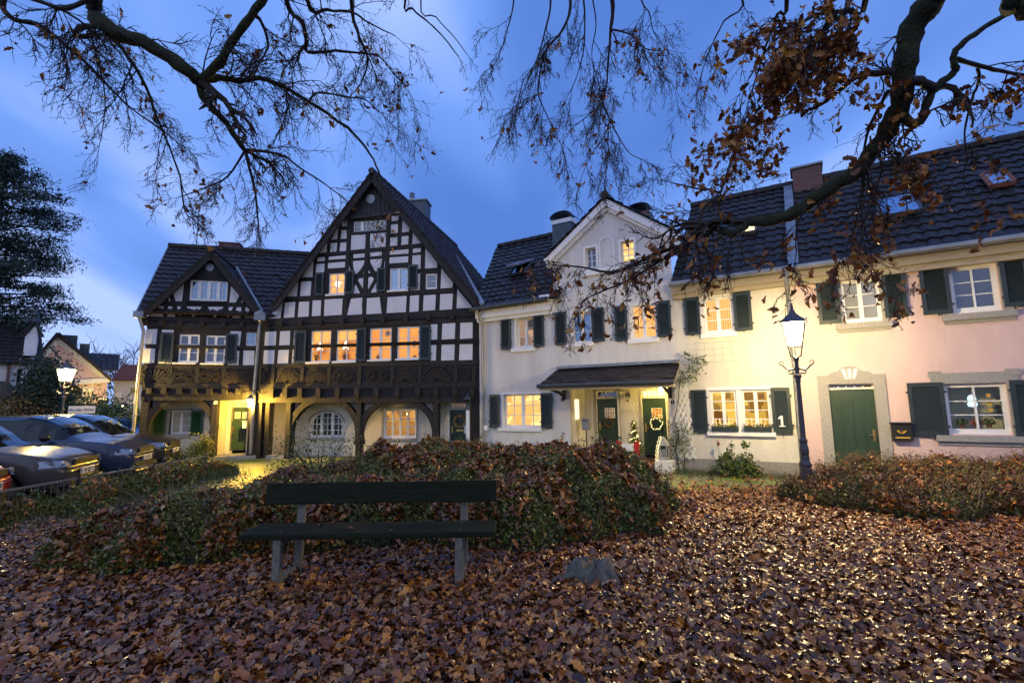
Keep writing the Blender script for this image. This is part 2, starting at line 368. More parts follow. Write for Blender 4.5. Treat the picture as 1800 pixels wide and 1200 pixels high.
def ridge_caps(mb, a, b, r=.10, L=.36):
    a, b = np.array(a, float), np.array(b, float); n = max(1, round(np.linalg.norm(b-a)/L))
    for i in range(n):
        p, q = a+(b-a)*i/n, a+(b-a)*(i+1.08)/n
        mb.tube([p, q], [r*1.08, r*.95], 8)

def window(P, r, w=0.0, lights=2, cols=1, rows=3, lit=None, glass='glass_mid', fw=.05, mw=.018, mull=.075, dep=.09, sill=None, name='window', frame='white_paint', curt=None, sillmat='grey_stone', sproj=.07, room=.55):
    u0, u1, z0, z1 = r; f = MB(); wf = w-dep; wb = wf-.05
    f.box(u0, u0+fw, wb, wf, z0, z1); f.box(u1-fw, u1, wb, wf, z0, z1); f.box(u0+fw, u1-fw, wb, wf, z0, z0+fw*1.3); f.box(u0+fw, u1-fw, wb, wf, z1-fw, z1)
    a, b, c, d = u0+fw, u1-fw, z0+fw*1.3, z1-fw
    lw = (b-a-mull*(lights-1))/lights
    for i in range(lights):
        x0 = a+i*(lw+mull); x1 = x0+lw
        if i < lights-1: f.box(x1, x1+mull, wb+.005, wf+.012, c, d)
        for q in range(1, cols): xm = x0+lw*q/cols; f.box(xm-mw/2, xm+mw/2, wb+.01, wf-.008, c, d)
        for q in range(1, rows): zm = c+(d-c)*q/rows; f.box(x0, x1, wb+.012, wf-.01, zm-mw/2, zm+mw/2)
    o = f.obj(name, frame, P)
    g = MB(); wp = wb+.025
    g.quad((a, -wp, c), (b, -wp, c), (b, -wp, d), (a, -wp, d)).obj('pane', 'glass_clear' if lit else glass, o)
    if lit:
        i = MB(); y0, y1 = -wb+.004, -wb+room; e = .02
        i.quad((u0-e, y1, z0-e), (u1+e, y1, z0-e), (u1+e, y1, z1+e), (u0-e, y1, z1+e))
        for (p, q) in (((u0-e, z0-e), (u0-e, z1+e)), ((u1+e, z0-e), (u1+e, z1+e)), ((u0-e, z0-e), (u1+e, z0-e)), ((u0-e, z1+e), (u1+e, z1+e))):
            i.quad((p[0], y0, p[1]), (q[0], y0, q[1]), (q[0], y1, q[1]), (p[0], y1, p[1]))
        i.obj('room', lit, o)
        if curt:
            k = MB()
            for (x0, x1, zc) in curt:           # fractions: a curtain or valance hanging inside
                n = max(8, int((x1-x0)*(b-a)/.02)); xs = [a+(b-a)*(x0+(x1-x0)*t/n) for t in range(n+1)]
                ys = [-wb+.07+.018*math.sin(t*1.3)+.006*math.sin(t*.37) for t in range(n+1)]
                vs = [(x, y, d) for x, y in zip(xs, ys)]+[(x, y, d-(d-c)*zc) for x, y in zip(xs, ys)]
                k.add(vs, [(t, t+1, t+n+2, t+n+1) for t in range(n)])
            k.obj('curtain', 'lit_curtain' if lit == 'lit_curtain' else 'lit_valance', o)
    if sill:
        s0, s1, t0, t1 = sill; MB().box(s0, s1, w-dep-.02, w+sproj, t0, t1).obj('sill', sillmat, o, bevel=.008)
    return o
def shutter(P, r, w=.03, m='shutter', slats=None, th=.035):
    u0, u1, z0, z1 = r; f = MB(); b = .055*min(1, (u1-u0)/.4)+.012
    f.box(u0, u0+b, w, w+th, z0, z1); f.box(u1-b, u1, w, w+th, z0, z1)
    f.box(u0+b, u1-b, w, w+th, z0, z0+b*1.2); f.box(u0+b, u1-b, w, w+th, z1-b*1.2, z1)
    f.box(u0+b, u1-b, w, w+.004, z0+b*1.2, z1-b*1.2)
    n = slats or max(8, int((z1-z0)/.042)); h = (z1-z0-b*2.4)/n
    for i in range(n):
        z = z0+b*1.2+i*h
        f.quad((u0+b, -w-.030, z+h*.1), (u1-b, -w-.030, z+h*.1), (u1-b, -w-.008, z+h*.95), (u0+b, -w-.008, z+h*.95))
    o = f.obj('shutter', m, P)
    h = MB()
    for zz in (z0+(z1-z0)*.18, z0+(z1-z0)*.82): h.box(u0-.03, u0+.005, w+.005, w+th+.012, zz-.02, zz+.02); h.box(u1-.005, u1+.03, w+.005, w+th+.012, zz-.02, zz+.02)
    h.box((u0+u1)/2-.012, (u0+u1)/2+.012, w, w+th+.02, z0-.03, z0+.01)
    h.obj('hinge', 'iron', o); return o
def door(P, r, w, style='plank', m='door_green', pane=None, lit=None, handle='l', transom=None, frame=None, name='door', tcols=5, trows=1, tlit=None, tglass='glass_dark'):
    u0, u1, z0, z1 = r; d = MB(); d.box(u0, u1, w-.06, w, z0, z1)
    if style == 'plank':
        d.box(u0, u1, w, w+.018, z1-.12, z1); n = 5; s = (u1-u0)/n
        for i in range(n): d.box(u0+i*s+.008, u0+(i+1)*s-.008, w, w+.014, z0+.02, z0+(z1-z0)*.5)
        d.box(u0, u1, w, w+.026, z0+(z1-z0)*.52, z0+(z1-z0)*.57)
    elif style == 'arched':
        n = 4; s = (u1-u0)/n
        for i in range(n):
            c = u0+(i+.5)*s; rr = s*.46; zt = z1-.22
            pts = [(c-rr, z0+.12), (c+rr, z0+.12)]+[(c+rr*math.cos(t*pi/8), zt+rr*.7*math.sin(t*pi/8)) for t in range(9)]
            d.prism(pts, w, w+.014)
        d.box(u0, u1, w, w+.02, z0, z0+.11)
    else:
        mid = (u0+u1)/2; g = .05
        for a, b in ((u0+g, mid-g*.6), (mid+g*.6, u1-g)):
            d.box(a, b, w, w+.016, z0+.36, z0+(z1-z0)*.70); d.box(a+.03, b-.03, w+.016, w+.026, z0+.40, z0+(z1-z0)*.67)
            d.box(a, b, w, w+.016, z0+.06, z0+.30)
        d.box(mid-.03, mid+.03, w, w+.03, z0+.02, z0+(z1-z0)*.7)
    o = d.obj(name, m, P)
    hx = u0+.07 if handle == 'l' else u1-.07; hz = z0+(z1-z0)*.48
    h = MB().box(hx-.02, hx+.02, w+.004, w+.03, hz-.11, hz+.11); h.tube([(hx, -w-.03, hz), (hx, -w-.07, hz), (hx+(.09 if handle == 'l' else -.09), -w-.075, hz)], .012, 6); h.obj('handle', 'brass', o)
    if pane:
        for (a, b, c, e, cn, rn) in pane:
            k = MB(); f = .015
            k.box(a, a+f, w+.012, w+.035, c, e); k.box(b-f, b, w+.012, w+.035, c, e); k.box(a, b, w+.012, w+.034, c, c+f); k.box(a, b, w+.012, w+.034, e-f, e)
            for i in range(1, cn): x = a+(b-a)*i/cn; k.box(x-.006, x+.006, w+.012, w+.030, c, e)
            for i in range(1, rn): x = c+(e-c)*i/rn; k.box(a, b, w+.012, w+.029, x-.006, x+.006)
            q = k.obj('window', 'white_paint', o)
            MB().quad((a, -w-.018, c), (b, -w-.018, c), (b, -w-.018, e), (a, -w-.018, e)).obj('pane', lit or 'glass_dark', q)
    if transom:
        t = window(P, transom, w+.02, lights=1, cols=tcols, rows=trows, fw=.03, mw=.022, dep=.02, glass=tglass, lit=tlit, name='transom_window', room=.3)
    if frame:
        (a, b, c, e, t, fm) = frame; k = MB()
        k.box(a, a+t, w-.06, w+.05, c, e); k.box(b-t, b, w-.06, w+.05, c, e); k.box(a+t, b-t, w-.06, w+.05, e-t, e)
        if transom: k.box(a+t, b-t, w-.06, w+.045, z1+.003, transom[2]-.003)
        k.obj('door_frame', fm, P)
    return o
def pipe(P, pts, r=.045, m='zinc', name='downpipe', band=1.2):
    b = MB().tube(pts, r, 10)
    p0, p1 = np.array(pts[-2]), np.array(pts[-1]); L = np.linalg.norm(p1-p0)
    for i in range(1, int(L/band)+1):
        q = p0+(p1-p0)*(i*band-.3)/L; b.lathe([(r*1.22, -.03), (r*1.22, .03)], q, 10)
    return b.obj(name, m, P, smooth=False)
def beam_seg(mb, p, q, th, w0, w1):
    (x0, z0), (x1, z1) = p, q; L = math.hypot(x1-x0, z1-z0); nx, nz = -(z1-z0)/L*th/2, (x1-x0)/L*th/2
    mb.prism([(x0+nx, z0+nz), (x1+nx, z1+nz), (x1-nx, z1-nz), (x0-nx, z0-nz)], w0, w1)
def arc_brace(mb, cu, cz, r0, r1, a0, a1, w0, w1, zs=1.0, n=20):
    A = [a0+(a1-a0)*i/n for i in range(n+1)]
    for i in range(n):
        P = [(cu+r*math.cos(t), cz+r*zs*math.sin(t)) for r, t in ((r0, A[i]), (r1, A[i]), (r1, A[i+1]), (r0, A[i+1]))]
        mb.prism(P, w0, w1)
def fan(mb, c, R, w, n=13, zs=1.0):
    u, z = c
    for i in range(n):
        t = pi*(i+.5)/n; d = pi/n*.36
        mb.prism([(u+R*.22*math.cos(t-d), z+zs*R*.22*math.sin(t-d)), (u+R*math.cos(t-d), z+zs*R*math.sin(t-d)), (u+R*1.06*math.cos(t), z+zs*R*1.06*math.sin(t)), (u+R*math.cos(t+d), z+zs*R*math.sin(t+d)), (u+R*.22*math.cos(t+d), z+zs*R*.22*math.sin(t+d))], w, w+.03)
    arc_brace(mb, u, z, R*1.12, R*1.22, 0, pi, w, w+.025, zs, 16)
def rosette(mb, c, R, w, n=10):
    u, z = c
    for i in range(n):
        t = 2*pi*i/n; d = pi/n*.7
        mb.prism([(u+R*.2*math.cos(t), z+R*.2*math.sin(t)), (u+R*.75*math.cos(t-d), z+R*.75*math.sin(t-d)), (u+R*math.cos(t), z+R*math.sin(t)), (u+R*.75*math.cos(t+d), z+R*.75*math.sin(t+d))], w, w+.028)
    arc_brace(mb, u, z, R*1.08, R*1.2, 0, 2*pi, w, w+.02, 1, 20)
M['glass_blind_d'] = glassmat('glass_blind_d', (.26, .27, .27), .10)
M['lit_none'] = mat('lit_none', (.42, .42, .34), .9, .08, 2)
M['glass_mirror'] = glassmat('glass_mirror', (.05, .08, .12), .75)
M['gold_paint'] = mat('gold_paint', (.75, .45, .05), .45, .1)
M['red_leaf'] = mat('red_leaf', None, .5, .1, 20, island=[(0, (.04, .09, .02)), (.5, (.06, .1, .02)), (.55, (.5, .02, .02)), (1, (.6, .04, .03))])
M['infill_dim'] = mat('infill_dim', (.5, .45, .4), .9, 0)
M['rail_paint'] = mat('rail_paint', (.35, .36, .37), .35, .2, metal=.7)
M['porch_glow'] = emit('porch_glow', (1, .66, .13), 420)
M['lit_valance'] = emit('lit_valance', (1, .55, .14), .95, 'wave', (1, .42, .08), 7)
M['ornament_white'] = mat('ornament_white', (.35, .34, .32), .6, .1)
M['ornament_glow'] = emit('ornament_glow', (1, .72, .30), 1.3, 'noise', (.9, .35, .08), 9)
# ------------------------------------------------------------------ half-timbered houses
def solve_depth(view, x, y, u, lo=0.0, hi=3.0):
    for _ in range(40):
        m = (lo+hi)/2
        if (view.p(x, y, -m)[0]-u)*(view.p(x, y, -hi)[0]-u) <= 0: lo = m
        else: hi = m
    return (lo+hi)/2
def house(name, F, u, label, cat='house', group=None): return empty(name, F.world(0, 0, 0), F.a, label, cat, group)
# ---- small left house
H = house('half_timbered_house', FL, 0, 'small half-timbered house with one arch and a low gable, beside the parked cars')
uL = Z2.p(140, 400)[0]; zb = Z2.p(350, 718)[1]; RW = -.75
gA = ZA.p(850, 372); gl = (uL-.02, ZA.p(130, 1030)[1]); gr = (0.0, ZA.p(1380, 1055)[1])
wins = [Z2.r(377, 270, 520, 470), Z2.r(565, 278, 705, 474), ZA.r(622, 678, 1020, 893), Z2.r(850, 255, 922, 350)]
mb = MB(); wall_sheet(mb, [(uL, zb), (.03, zb), (.03, gr[1]), gA, (uL, gl[1])], wins, 0, .12)
mb.quad((uL, 0, zb), (.03, 0, zb), (.03, .75, zb), (uL, .75, zb)); shell(mb, uL, .03, 4.4, 6, z0=zb)
for p, q in (((118, 1078), (1340, 1100)), ((180, 925), (1250, 935)), ((590, 915), (1010, 920)), ((560, 640), (1040, 660))):
    beam_seg(mb, ZA.p(*p), ZA.p(*q), .14, 0, .03)
for y0, y1, h in ((495, 500, .12), (628, 640, .14), (705, 705, .26), (352, 362, .10), (205, 222, .14)):
    beam_seg(mb, (uL, Z2.p(110, y0)[1]), (0, Z2.p(900, y1)[1]), h, 0, .035)
for x in (75, 180, 283, 390, 495, 600, 705, 800, 900):
    u, z = Z2.p(x, 668+(x-75)*.008); mb.box(u-.07, u+.07, .0, .15, z-.09, z+.09)
for x in (145, 262, 392, 545, 697, 822): u, z = Z2.p(x, 192+(x-145)*.018); mb.box(u-.06, u+.06, .0, .13, z-.08, z+.08)
for x in (110, 317, 508, 695, 910): beam_seg(mb, Z2.p(x+5, 490), Z2.p(x-4, 625), .12, 0, .045)
mb.obj('timber_frame', 'timber', H)
pan = [[(190,1055),(340,1060),(352,905)], [(385,1062),(470,1066),(435,940),(395,940)], [(400,895),(422,897),(405,850)], [(450,820),(560,720),(540,895),(475,897)], [(487,945),(530,942),(515,1058)], [(583,945),(757,945),(660,1068)], [(810,950),(985,950),(885,1072)], [(1040,912),(1058,735),(1148,840),(1105,912)], [(1022,1072),(1035,957),(1082,957)], [(1160,915),(1180,880),(1178,918)], [(1068,1080),(1120,960),(1168,962),(1155,1080)], [(1198,1080),(1215,935),(1322,1085)]]
mb = MB()
for p in pan: MB().prism(ZA.poly(p), -.02, .016).obj('infill_panel', 'infill', H)
for p in [[(148,235),(228,233),(218,340),(137,337)], [(130,368),(212,370),(205,472),(120,470)], [(262,237),(340,240),(333,342),(250,340)], [(243,370),(330,372),(322,476),(232,474)], [(742,248),(818,250),(806,352),(735,350)], [(732,384),(803,386),(797,486),(722,484)], [(833,383),(910,385),(906,488),(828,486)]]: MB().prism(Z2.poly(p), -.02, .016).obj('infill_panel', 'infill', H)
mb = MB(); q = ZA.poly([(598, 640), (1022, 645), (880, 470), (845, 430), (800, 470)]); n = 16
mb.prism([ZA.p(575, 655), ZA.p(1035, 660), ZA.p(850, 395)], .0, .03)
for i in range(n):
    x = 585+i*27; t = 1-abs(x-850+0)/270 if x < 850 else 1-abs(x-850)/190
    mb.box(ZA.p(x, 600)[0]-.008, ZA.p(x, 600)[0]+.008, .03, .05, ZA.p(x, 650)[1], max(ZA.p(x, 640)[1]+.02, ZA.p(x, 650-t*235)[1]))
cu, cz = ZA.p(838, 545); mb.lathe([(.16, -.06), (.20, -.05), (.20, -.03)], (cu, 0, cz), 20, axis='y'); mb.obj('gable_boarding', 'boards', H)
mb = MB(); mb.lathe([(.12, -.075), (.10, -.07)], (cu, 0, cz), 16, axis='y'); mb.obj('vent_rose', 'lead', H)
mb = MB()
for x, y, n in ((205, 612, 11), (808, 618, 13)): mb = MB(); fan(mb, Z2.p(x, y), .42, .02, n); mb.obj('carved_fan', 'timber_brown', H)
for x in (370, 455, 562, 640): mb = MB(); rosette(mb, Z2.p(x, 565), .16, .02); mb.obj('carved_rosette', 'timber_brown', H)
sl = Z2.r(335, 468, 500, 480); s2 = Z2.r(530, 472, 692, 484)
window(H, wins[0], 0, 2, 1, 3, glass='glass_mid', dep=.02, sill=sl, sillmat='white_paint'); window(H, wins[1], 0, 2, 1, 3, glass='glass_mid', dep=.02, sill=s2, sillmat='white_paint')
window(H, wins[2], 0, 4, 2, 3, glass='glass_sky', dep=.03, mull=.10, mw=.012); window(H, wins[3], 0, 1, 2, 2, glass='glass_sky', dep=.03, fw=.03)
shutter(H, Z2.r(250, 257, 343, 465)); shutter(H, Z2.r(708, 267, 790, 472))
# ground floor: arch, posts and the recessed plaster wall
mb = MB(); zp = zb
pL0, pL1 = Z2.p(60, 760)[0], Z2.p(100, 760)[0]; pr0, pr1 = Z2.p(606, 800)[0], Z2.p(645, 800)[0]
for a, b in ((uL, uL+.20), (pr0, pr1), (Z2.p(868, 800)[0], Z2.p(905, 800)[0]), (-.14, .06)): mb.box(a, b, -.28, -.02, -.2, zp)
mb.box(uL, .05, -.30, -.01, zp-.02, zp+.10)
cu = (uL+.2+pr0)/2; R = (pr0-uL-.2)/2
zt = Z2.p(360, 738)[1]; czA = Z2.p(350, 930)[1]
arc_brace(mb, cu, czA, R-.02, R+.17, -.25, pi+.25, -.26, -.04, (zt-czA)/R, 26)
mb.obj('arch_frame', 'timber', H)
wr = Z2.r(300, 803, 462, 985, RW); dr = ZBL.r(190, 413, 412, 988, RW)
mb = MB(); wall_sheet(mb, [(uL+.05, -.2), (pr0+.04, -.2), (pr0+.04, zp), (uL+.05, zp)], [wr], RW, .14); shell(mb, uL, .03, zp, 5.5, w=-.2)
mb.prism([(uL+.2, zp-.02), (uL+.2+R*.45, zp-.02), (uL+.2, zp-R*.5)], -.30, -.27); mb.prism([(pr0, zp-.02), (pr0-R*.45, zp-.02), (pr0, zp-R*.5)], -.30, -.27)
mb.obj('plaster_wall', 'cream_wall', H)
dL = pr0+.04
mb = MB(); wall_sheet(mb, [(dL, -.2), (.0, -.2), (.0, zp), (dL, zp)], [(dr[0], dr[1], -.1, dr[3]+.30)], RW-.25, .1)
mb.quad((dL, .28, -.2), (dL, 1.0, -.2), (dL, 1.0, zp), (dL, .28, zp)); mb.quad((.0, .28, -.2), (.0, 1.0, -.2), (.0, 1.0, zp), (.0, .28, zp))
mb.obj('porch_wall', 'cream_wall', H)
MB().box(dL, 0, -1.0, .05, -.3, .10).obj('step', 'grey_stone', H)
window(H, Z2.r(316, 805, 460, 972, RW), RW, 2, 1, 3, glass='glass_blind', dep=.08, sill=Z2.r(268, 972, 455, 998, RW))
mb = MB(); a, b, c, d = wr; e = .05
mb.box(a-e, a+.01, RW, RW+.02, c, d+e); mb.box(b-.01, b+e, RW, RW+.02, c, d+e); mb.box(a+.01, b-.01, RW, RW+.02, d-.01, d+e); mb.obj('window_surround', 'grey_stone', H)
shutter(H, Z2.r(188, 800, 285, 975, RW), RW+.02, 'shutter_green'); shutter(H, Z2.r(462, 803, 548, 974, RW), RW+.02, 'shutter_green')
RD = RW-.25; dr = ZBL.r(190, 415, 410, 985, RD); tr = ZBL.r(218, 338, 415, 405, RD)
pz = ZBL.r(250, 478, 322, 565, RD); pz2 = ZBL.r(350, 478, 408, 565, RD)
door(H, dr, RD, 'panel', 'door_green', [(pz[0], pz[1], pz[2], pz[3], 2, 3), (pz2[0], pz2[1], pz2[2], pz2[3], 2, 3)], 'lit_yellow', 'l', (dr[0], dr[1], tr[2], tr[3]), (dr[0]-.12, dr[1]+.1, 0, tr[3]+.06, .1, 'white_paint'), tcols=5, trows=2, tlit='lit_dim')
# roof
mb = MB(); E0 = View(FL, 0, 0, 1)
ez = ZA.p(100, 1010, .2)[1]; rz = (ZA.p(400, 322, -3.2)[1]+ZA.p(1400, 378, -3.2)[1])/2; ru = ZA.p(400, 322, -3.2)[0]; eu = ZA.p(62, 1005, .2)[0]
tiles(mb, (eu, -.2, ez), (2.2, -.2, ez), (2.2, 3.2, rz), (ru, 3.2, rz), .22, .30)
tiles(mb, (2.2, 6.6, ez), (eu, 6.6, ez), (ru, 3.2, rz), (2.2, 3.2, rz), .22, .30)
ridge_caps(mb, (ru, 3.2, rz+.04), (2.2, 3.2, rz+.04))
ap = ZA.p(850, 352, .28); fl = ZA.p(112, 1012, .28); fr = ZA.p(1388, 1045, .28)
tiles(mb, (fr[0], -.28, fr[1]), (fr[0], 3, fr[1]), (ap[0], 3, ap[1]), (ap[0], -.28, ap[1]), .22, .30)
tiles(mb, (fl[0], 3, fl[1]), (fl[0], -.28, fl[1]), (ap[0], -.28, ap[1]), (ap[0], 3, ap[1]), .22, .30)
ridge_caps(mb, (ap[0], -.3, ap[1]+.02), (ap[0], 2.6, ap[1]+.02))
roof = mb.obj('roof', 'tile_brown', H)
mb = MB()
for f in (fl, fr): beam_seg(mb, (ap[0], ap[1]-.13), (f[0], f[1]-.10), .20, .22, .27)
mb.obj('bargeboard', 'timber_brown', H)
mb = MB(); v0, v1 = ZA.p(1112, 540, -.9), ZA.p(1385, 1010, .0); mb.tube([(v0[0], .9, v0[1]), (v1[0], -.03, v1[1])], [.05, .06], 4); mb.tube([(eu, -.22, ez-.02), (ru, 3.2, rz+.03)], .03, 4); mb.obj('valley_flashing', 'lead', roof)
c0 = ZA.r(935, 296, 1150, 372, -3.4)
MB().box(c0[0], c0[1], -3.9, -3.3, rz-.6, c0[3]).box(c0[0]-.03, c0[1]+.03, -3.93, -3.27, c0[3], c0[3]+.05).obj('chimney', 'brick_clad', roof)
mb = MB(); hx, hz = ZA.p(1370, 1058, .3); mb.box(hx-.17, hx+.15, .12, .42, hz-.13, hz+.10); mb.prism([(hx-.17, hz+.10), (hx+.15, hz+.10), (hx-.01, hz+.19)], .12, .42); mb.obj('rain_hopper', 'lead', H)
a = Z2.p(945, 200, .2); b = Z2.p(905, 690, .2); c = Z2.p(882, 1108, .2)
pipe(H, [(hx, -.28, hz-.1), (a[0], -.2, a[1]-.05), (b[0], -.2, b[1]), (c[0]-.0, -.2, c[1])], .048)
mb = MB(); hx, hz = ZA.p(92, 1035, .2); mb.box(hx-.13, hx+.13, .08, .3, hz-.1, hz+.09); mb.obj('rain_hopper', 'lead', H)
pipe(H, [(hx, -.2, hz-.1), (uL-.02, -.16, hz-.5), (uL-.06, -.16, 2.3), (uL-.07, -.16, 0)], .045, 'zinc')
an = empty('aerial', FL.world(ZA.p(690, 340, -3.2)[0], -3.2, rz), FL.a, 'thin rooftop television aerial with short crossbars beside the brick chimney', 'antenna')
tp = ZA.p(722, 0, -3.2); tz = ZA.p(745, -110, -3.2); h = tz[1]-rz
mb = MB().bar((0, 0, -.1), (0, 0, h), .018, 6); mb.obj('mast', 'iron', an)
mb = MB().bar((0, 0, h-.03), (.62, 0, h-.0), .012, 4)
for i in range(9): mb.bar((.08+i*.065, -.14, h), (.08+i*.065, .14, h+.05), .006, 4)
mb.obj('boom', 'iron', an)
# ---- big middle gable
H2 = house('half_timbered_house', FM, 0, 'large half-timbered house with a tall steep gable, two arches and lit star windows')
uL = Z4.p(62, 300)[0]; uR = 0.02; zb = Z4.p(950, 735)[1]
apx = Z3.p(797, 118); fl = (uL+.02, Z4.p(120, 148)[1]); fr = (uR, Z4.p(1690, 75)[1])
WA, WB, WC, WD = Z4.r(455, 218, 606, 455), Z4.r(648, 211, 801, 447), Z4.r(898, 198, 1064, 444), Z4.r(1105, 187, 1274, 434)
w1, w2, w3, w4 = Z3.r(452, 922, 583, 1095), Z3.r(946, 880, 1094, 1065), Z3.r(1237, 926, 1330, 1053), Z3.r(653, 497, 933, 585)
wins = [WA, WB, WC, WD, w1, w2, w3, w4]
sg = lambda t: None
def online(u, side):
    f = fl if side == 0 else fr; return apx[1]+(u-apx[0])*(f[1]-apx[1])/(f[0]-apx[0])
mb = MB(); wall_sheet(mb, [(uL, zb), (uR, zb), fr, apx, fl], wins, 0, .12)
mb.quad((uL, 0, zb), (uR, 0, zb), (uR, .8, zb), (uL, .8, zb)); shell(mb, uL, uR, 4.3, 8, z0=zb)
for p, q, h in (((480, 1085), (1580, 1060), .13), ):
    pass
for p, q, h in (((60, 160), (1690, 85), .20), ((60, 485), (1690, 460), .13), ((60, 640), (1690, 625), .16), ((60, 725), (1690, 720), .30), ((60, 345), (420, 345), .1), ((1290, 312), (1690, 300), .1), ((60, 200), (1690, 140), .12)):
    beam_seg(mb, (uL, Z4.p(*p)[1]), (uR, Z4.p(*q)[1]), h, 0, .035)
for p, q, h in (((330, 780), (1250, 700), .10), ((85, 1132), (1480, 1065), .12), ((620, 606), (950, 583), .09), ((330, 965), (110, 970), .07), ((540, 480), (1060, 440), .12)):
    beam_seg(mb, Z3.p(*p), Z3.p(*q), h, 0, .03)
for p, q in (((770, 600), (738, 1200)), ((620, 500), (590, 1200)), ((940, 450), (910, 1200))): beam_seg(mb, Z3.p(*p), Z3.p(*q), .12, 0, .028)
for i, x in enumerate((245, 390, 537, 702, 853, 1008, 1180, 1350, 1525)):
    u, z = Z4.p(x, 173-(x-245)*.047); mb.box(u-.065, u+.065, 0, .14, z-.09, z+.09)
for x in (180, 283, 393, 530, 672, 817, 963, 1118, 1272, 1408, 1548, 1675):
    u, z = Z4.p(x, 680); mb.box(u-.075, u+.075, 0, .17, z-.11, z+.11); mb.box(u-.06, u+.06, .0, .13, z-.19, z-.10)
for x in (80, 178, 398, 600, 830, 1075, 1280, 1550, 1690): beam_seg(mb, Z4.p(x, 485), Z4.p(x-8, 632), .12, 0, .045)
mb.obj('timber_frame', 'timber', H2)
P3 = [[(565,503),(617,500),(612,543),(562,545)], [(528,556),(522,648),(470,655)], [(556,577),(612,573),(607,643),(552,647)], [(468,682),(522,678),(515,750),(464,753)], [(548,678),(604,674),(598,745),(542,748)], [(438,672),(434,756),(370,763)], [(638,618),(762,612),(756,726),(632,738)], [(790,606),(925,595),(920,710),(788,722)], [(966,455),(1022,453),(1017,498),(963,502)], [(960,532),(1016,527),(1012,598),(957,604)], [(1052,495),(1108,555),(1104,588),(1047,595)], [(954,638),(1010,633),(1007,700),(950,706)], [(1045,628),(1101,622),(1097,690),(1042,697)], [(1136,597),(1203,682),(1131,690)],
 [(950,745),(1100,730),(1098,765),(947,775)], [(1137,726),(1201,721),(1198,753),(1134,759)], [(1238,722),(1333,838),(1330,880),(1234,886)], [(947,798),(1098,788),(1095,836),(944,846)], [(1132,782),(1200,777),(1196,890),(1130,892)], [(655,772),(752,764),(750,795),(654,803)], [(786,758),(884,750),(881,782),(785,790)], [(362,798),(421,793),(418,825),(359,830)], [(455,792),(592,780),(589,806),(452,817)], [(352,852),(418,846),(414,920),(349,922)], [(449,843),(586,832),(584,878),(446,886)],
 [(650,828),(748,820),(738,850),(725,872),(708,898),(690,918),(672,932),(660,905),(653,870)], [(787,815),(884,808),(881,840),(872,870),(858,902),(842,918),(826,900),(810,872),(795,845)], [(615,850),(622,880),(628,905),(612,902)], [(906,830),(913,833),(908,878),(902,878)], [(745,905),(745,930),(732,928)], [(777,900),(790,922),(777,925)], [(700,968),(740,962),(738,1060),(692,985)], [(775,960),(800,953),(820,972),(772,1055)], [(672,1015),(710,1093),(640,1095)], [(838,1005),(842,1085),(790,1090)],
 [(327,820),(321,960),(235,962)], [(203,980),(193,1122),(107,1128)], [(230,993),(312,990),(303,1118),(220,1123)], [(77,1145),(72,1225),(10,1225)], [(1180,930),(1193,925),(1190,1060),(1118,1065),(1122,1000)], [(1366,885),(1460,998),(1458,1040),(1360,1048)]]
P4 = [[(240,0),(228,125),(135,130)], [(262,8),(340,3),(332,118),(255,123)], [(370,3),(445,0),(440,112),(360,118)], [(472,-8),(535,-10),(530,106),(466,111)], [(562,-15),(697,-22),(690,100),(557,108)], [(760,-20),(848,-30),(842,96),(732,102)], [(880,-25),(975,-32),(990,90),(876,95)], [(1035,-32),(1178,-42),(1172,80),(1028,87)], [(1205,-42),(1272,-48),(1268,74),(1200,79)], [(1308,-46),(1398,-52),(1393,64),(1302,70)], [(1432,-55),(1527,-60),(1520,58),(1427,64)], [(1560,-95),(1675,46),(1555,52)],
 [(115,228),(197,224),(192,330),(108,335)], [(228,224),(302,220),(298,326),(220,331)], [(335,220),(353,218),(350,326),(327,328)], [(105,368),(185,365),(178,474),(98,477)], [(214,366),(292,362),(286,470),(205,474)], [(322,362),(345,360),(340,466),(314,470)], [(1362,172),(1410,170),(1408,285),(1360,288)], [(1448,167),(1545,161),(1541,280),(1443,286)], [(1583,160),(1676,156),(1674,276),(1580,282)], [(1358,328),(1402,326),(1398,442),(1352,445)], [(1443,324),(1540,320),(1536,440),(1438,444)], [(1578,319),(1675,316),(1673,438),(1573,442)]]
mb = MB()
for p in P3: MB().prism(Z3.poly(p), -.02, .018).obj('infill_panel', 'infill', H2)
for p in P4: MB().prism(Z4.poly(p), -.02, .018).obj('infill_panel', 'infill', H2)
mb = MB(); mb.prism([Z3.p(552, 480), Z3.p(1040, 428), Z3.p(797, 130)], 0, .035)
for i in range(13):
    x = 575+i*37; yb = 478-(x-552)*.105; t = (797-x)/245 if x < 797 else (x-797)/243
    yt = 130+abs(t)*(345 if x < 797 else 300); u, z = Z3.p(x, yb)
    if yb-yt > 20: mb.box(u-.01, u+.01, .035, .06, z, Z3.p(x+(yb-yt)*.02, yt)[1])
beam_seg(mb, Z3.p(545, 490), Z3.p(1045, 436), .09, .0, .09)
cu, cz = Z3.p(797, 328); mb.lathe([(.17, -.06), (.23, -.05), (.23, -.03)], (cu, 0, cz), 20, axis='y'); mb.obj('gable_boarding', 'boards', H2)
mb = MB(); mb.lathe([(.15, -.075), (.13, -.07)], (cu, 0, cz), 16, axis='y'); mb.obj('vent_rose', 'lead', H2)
mb = MB()
for x, y in ((290, 612), (500, 610), (1172, 606), (1415, 604)): mb = MB(); fan(mb, Z4.p(x, y), .34 if x < 1400 else .42, .02, 13); mb.obj('carved_fan', 'timber_brown', H2)
for x, y in ((650, 560), (735, 560), (910, 553), (1000, 553), (1622, 545), (132, 565)): mb = MB(); rosette(mb, Z4.p(x, y), .17, .02); mb.obj('carved_rosette', 'timber_brown', H2)
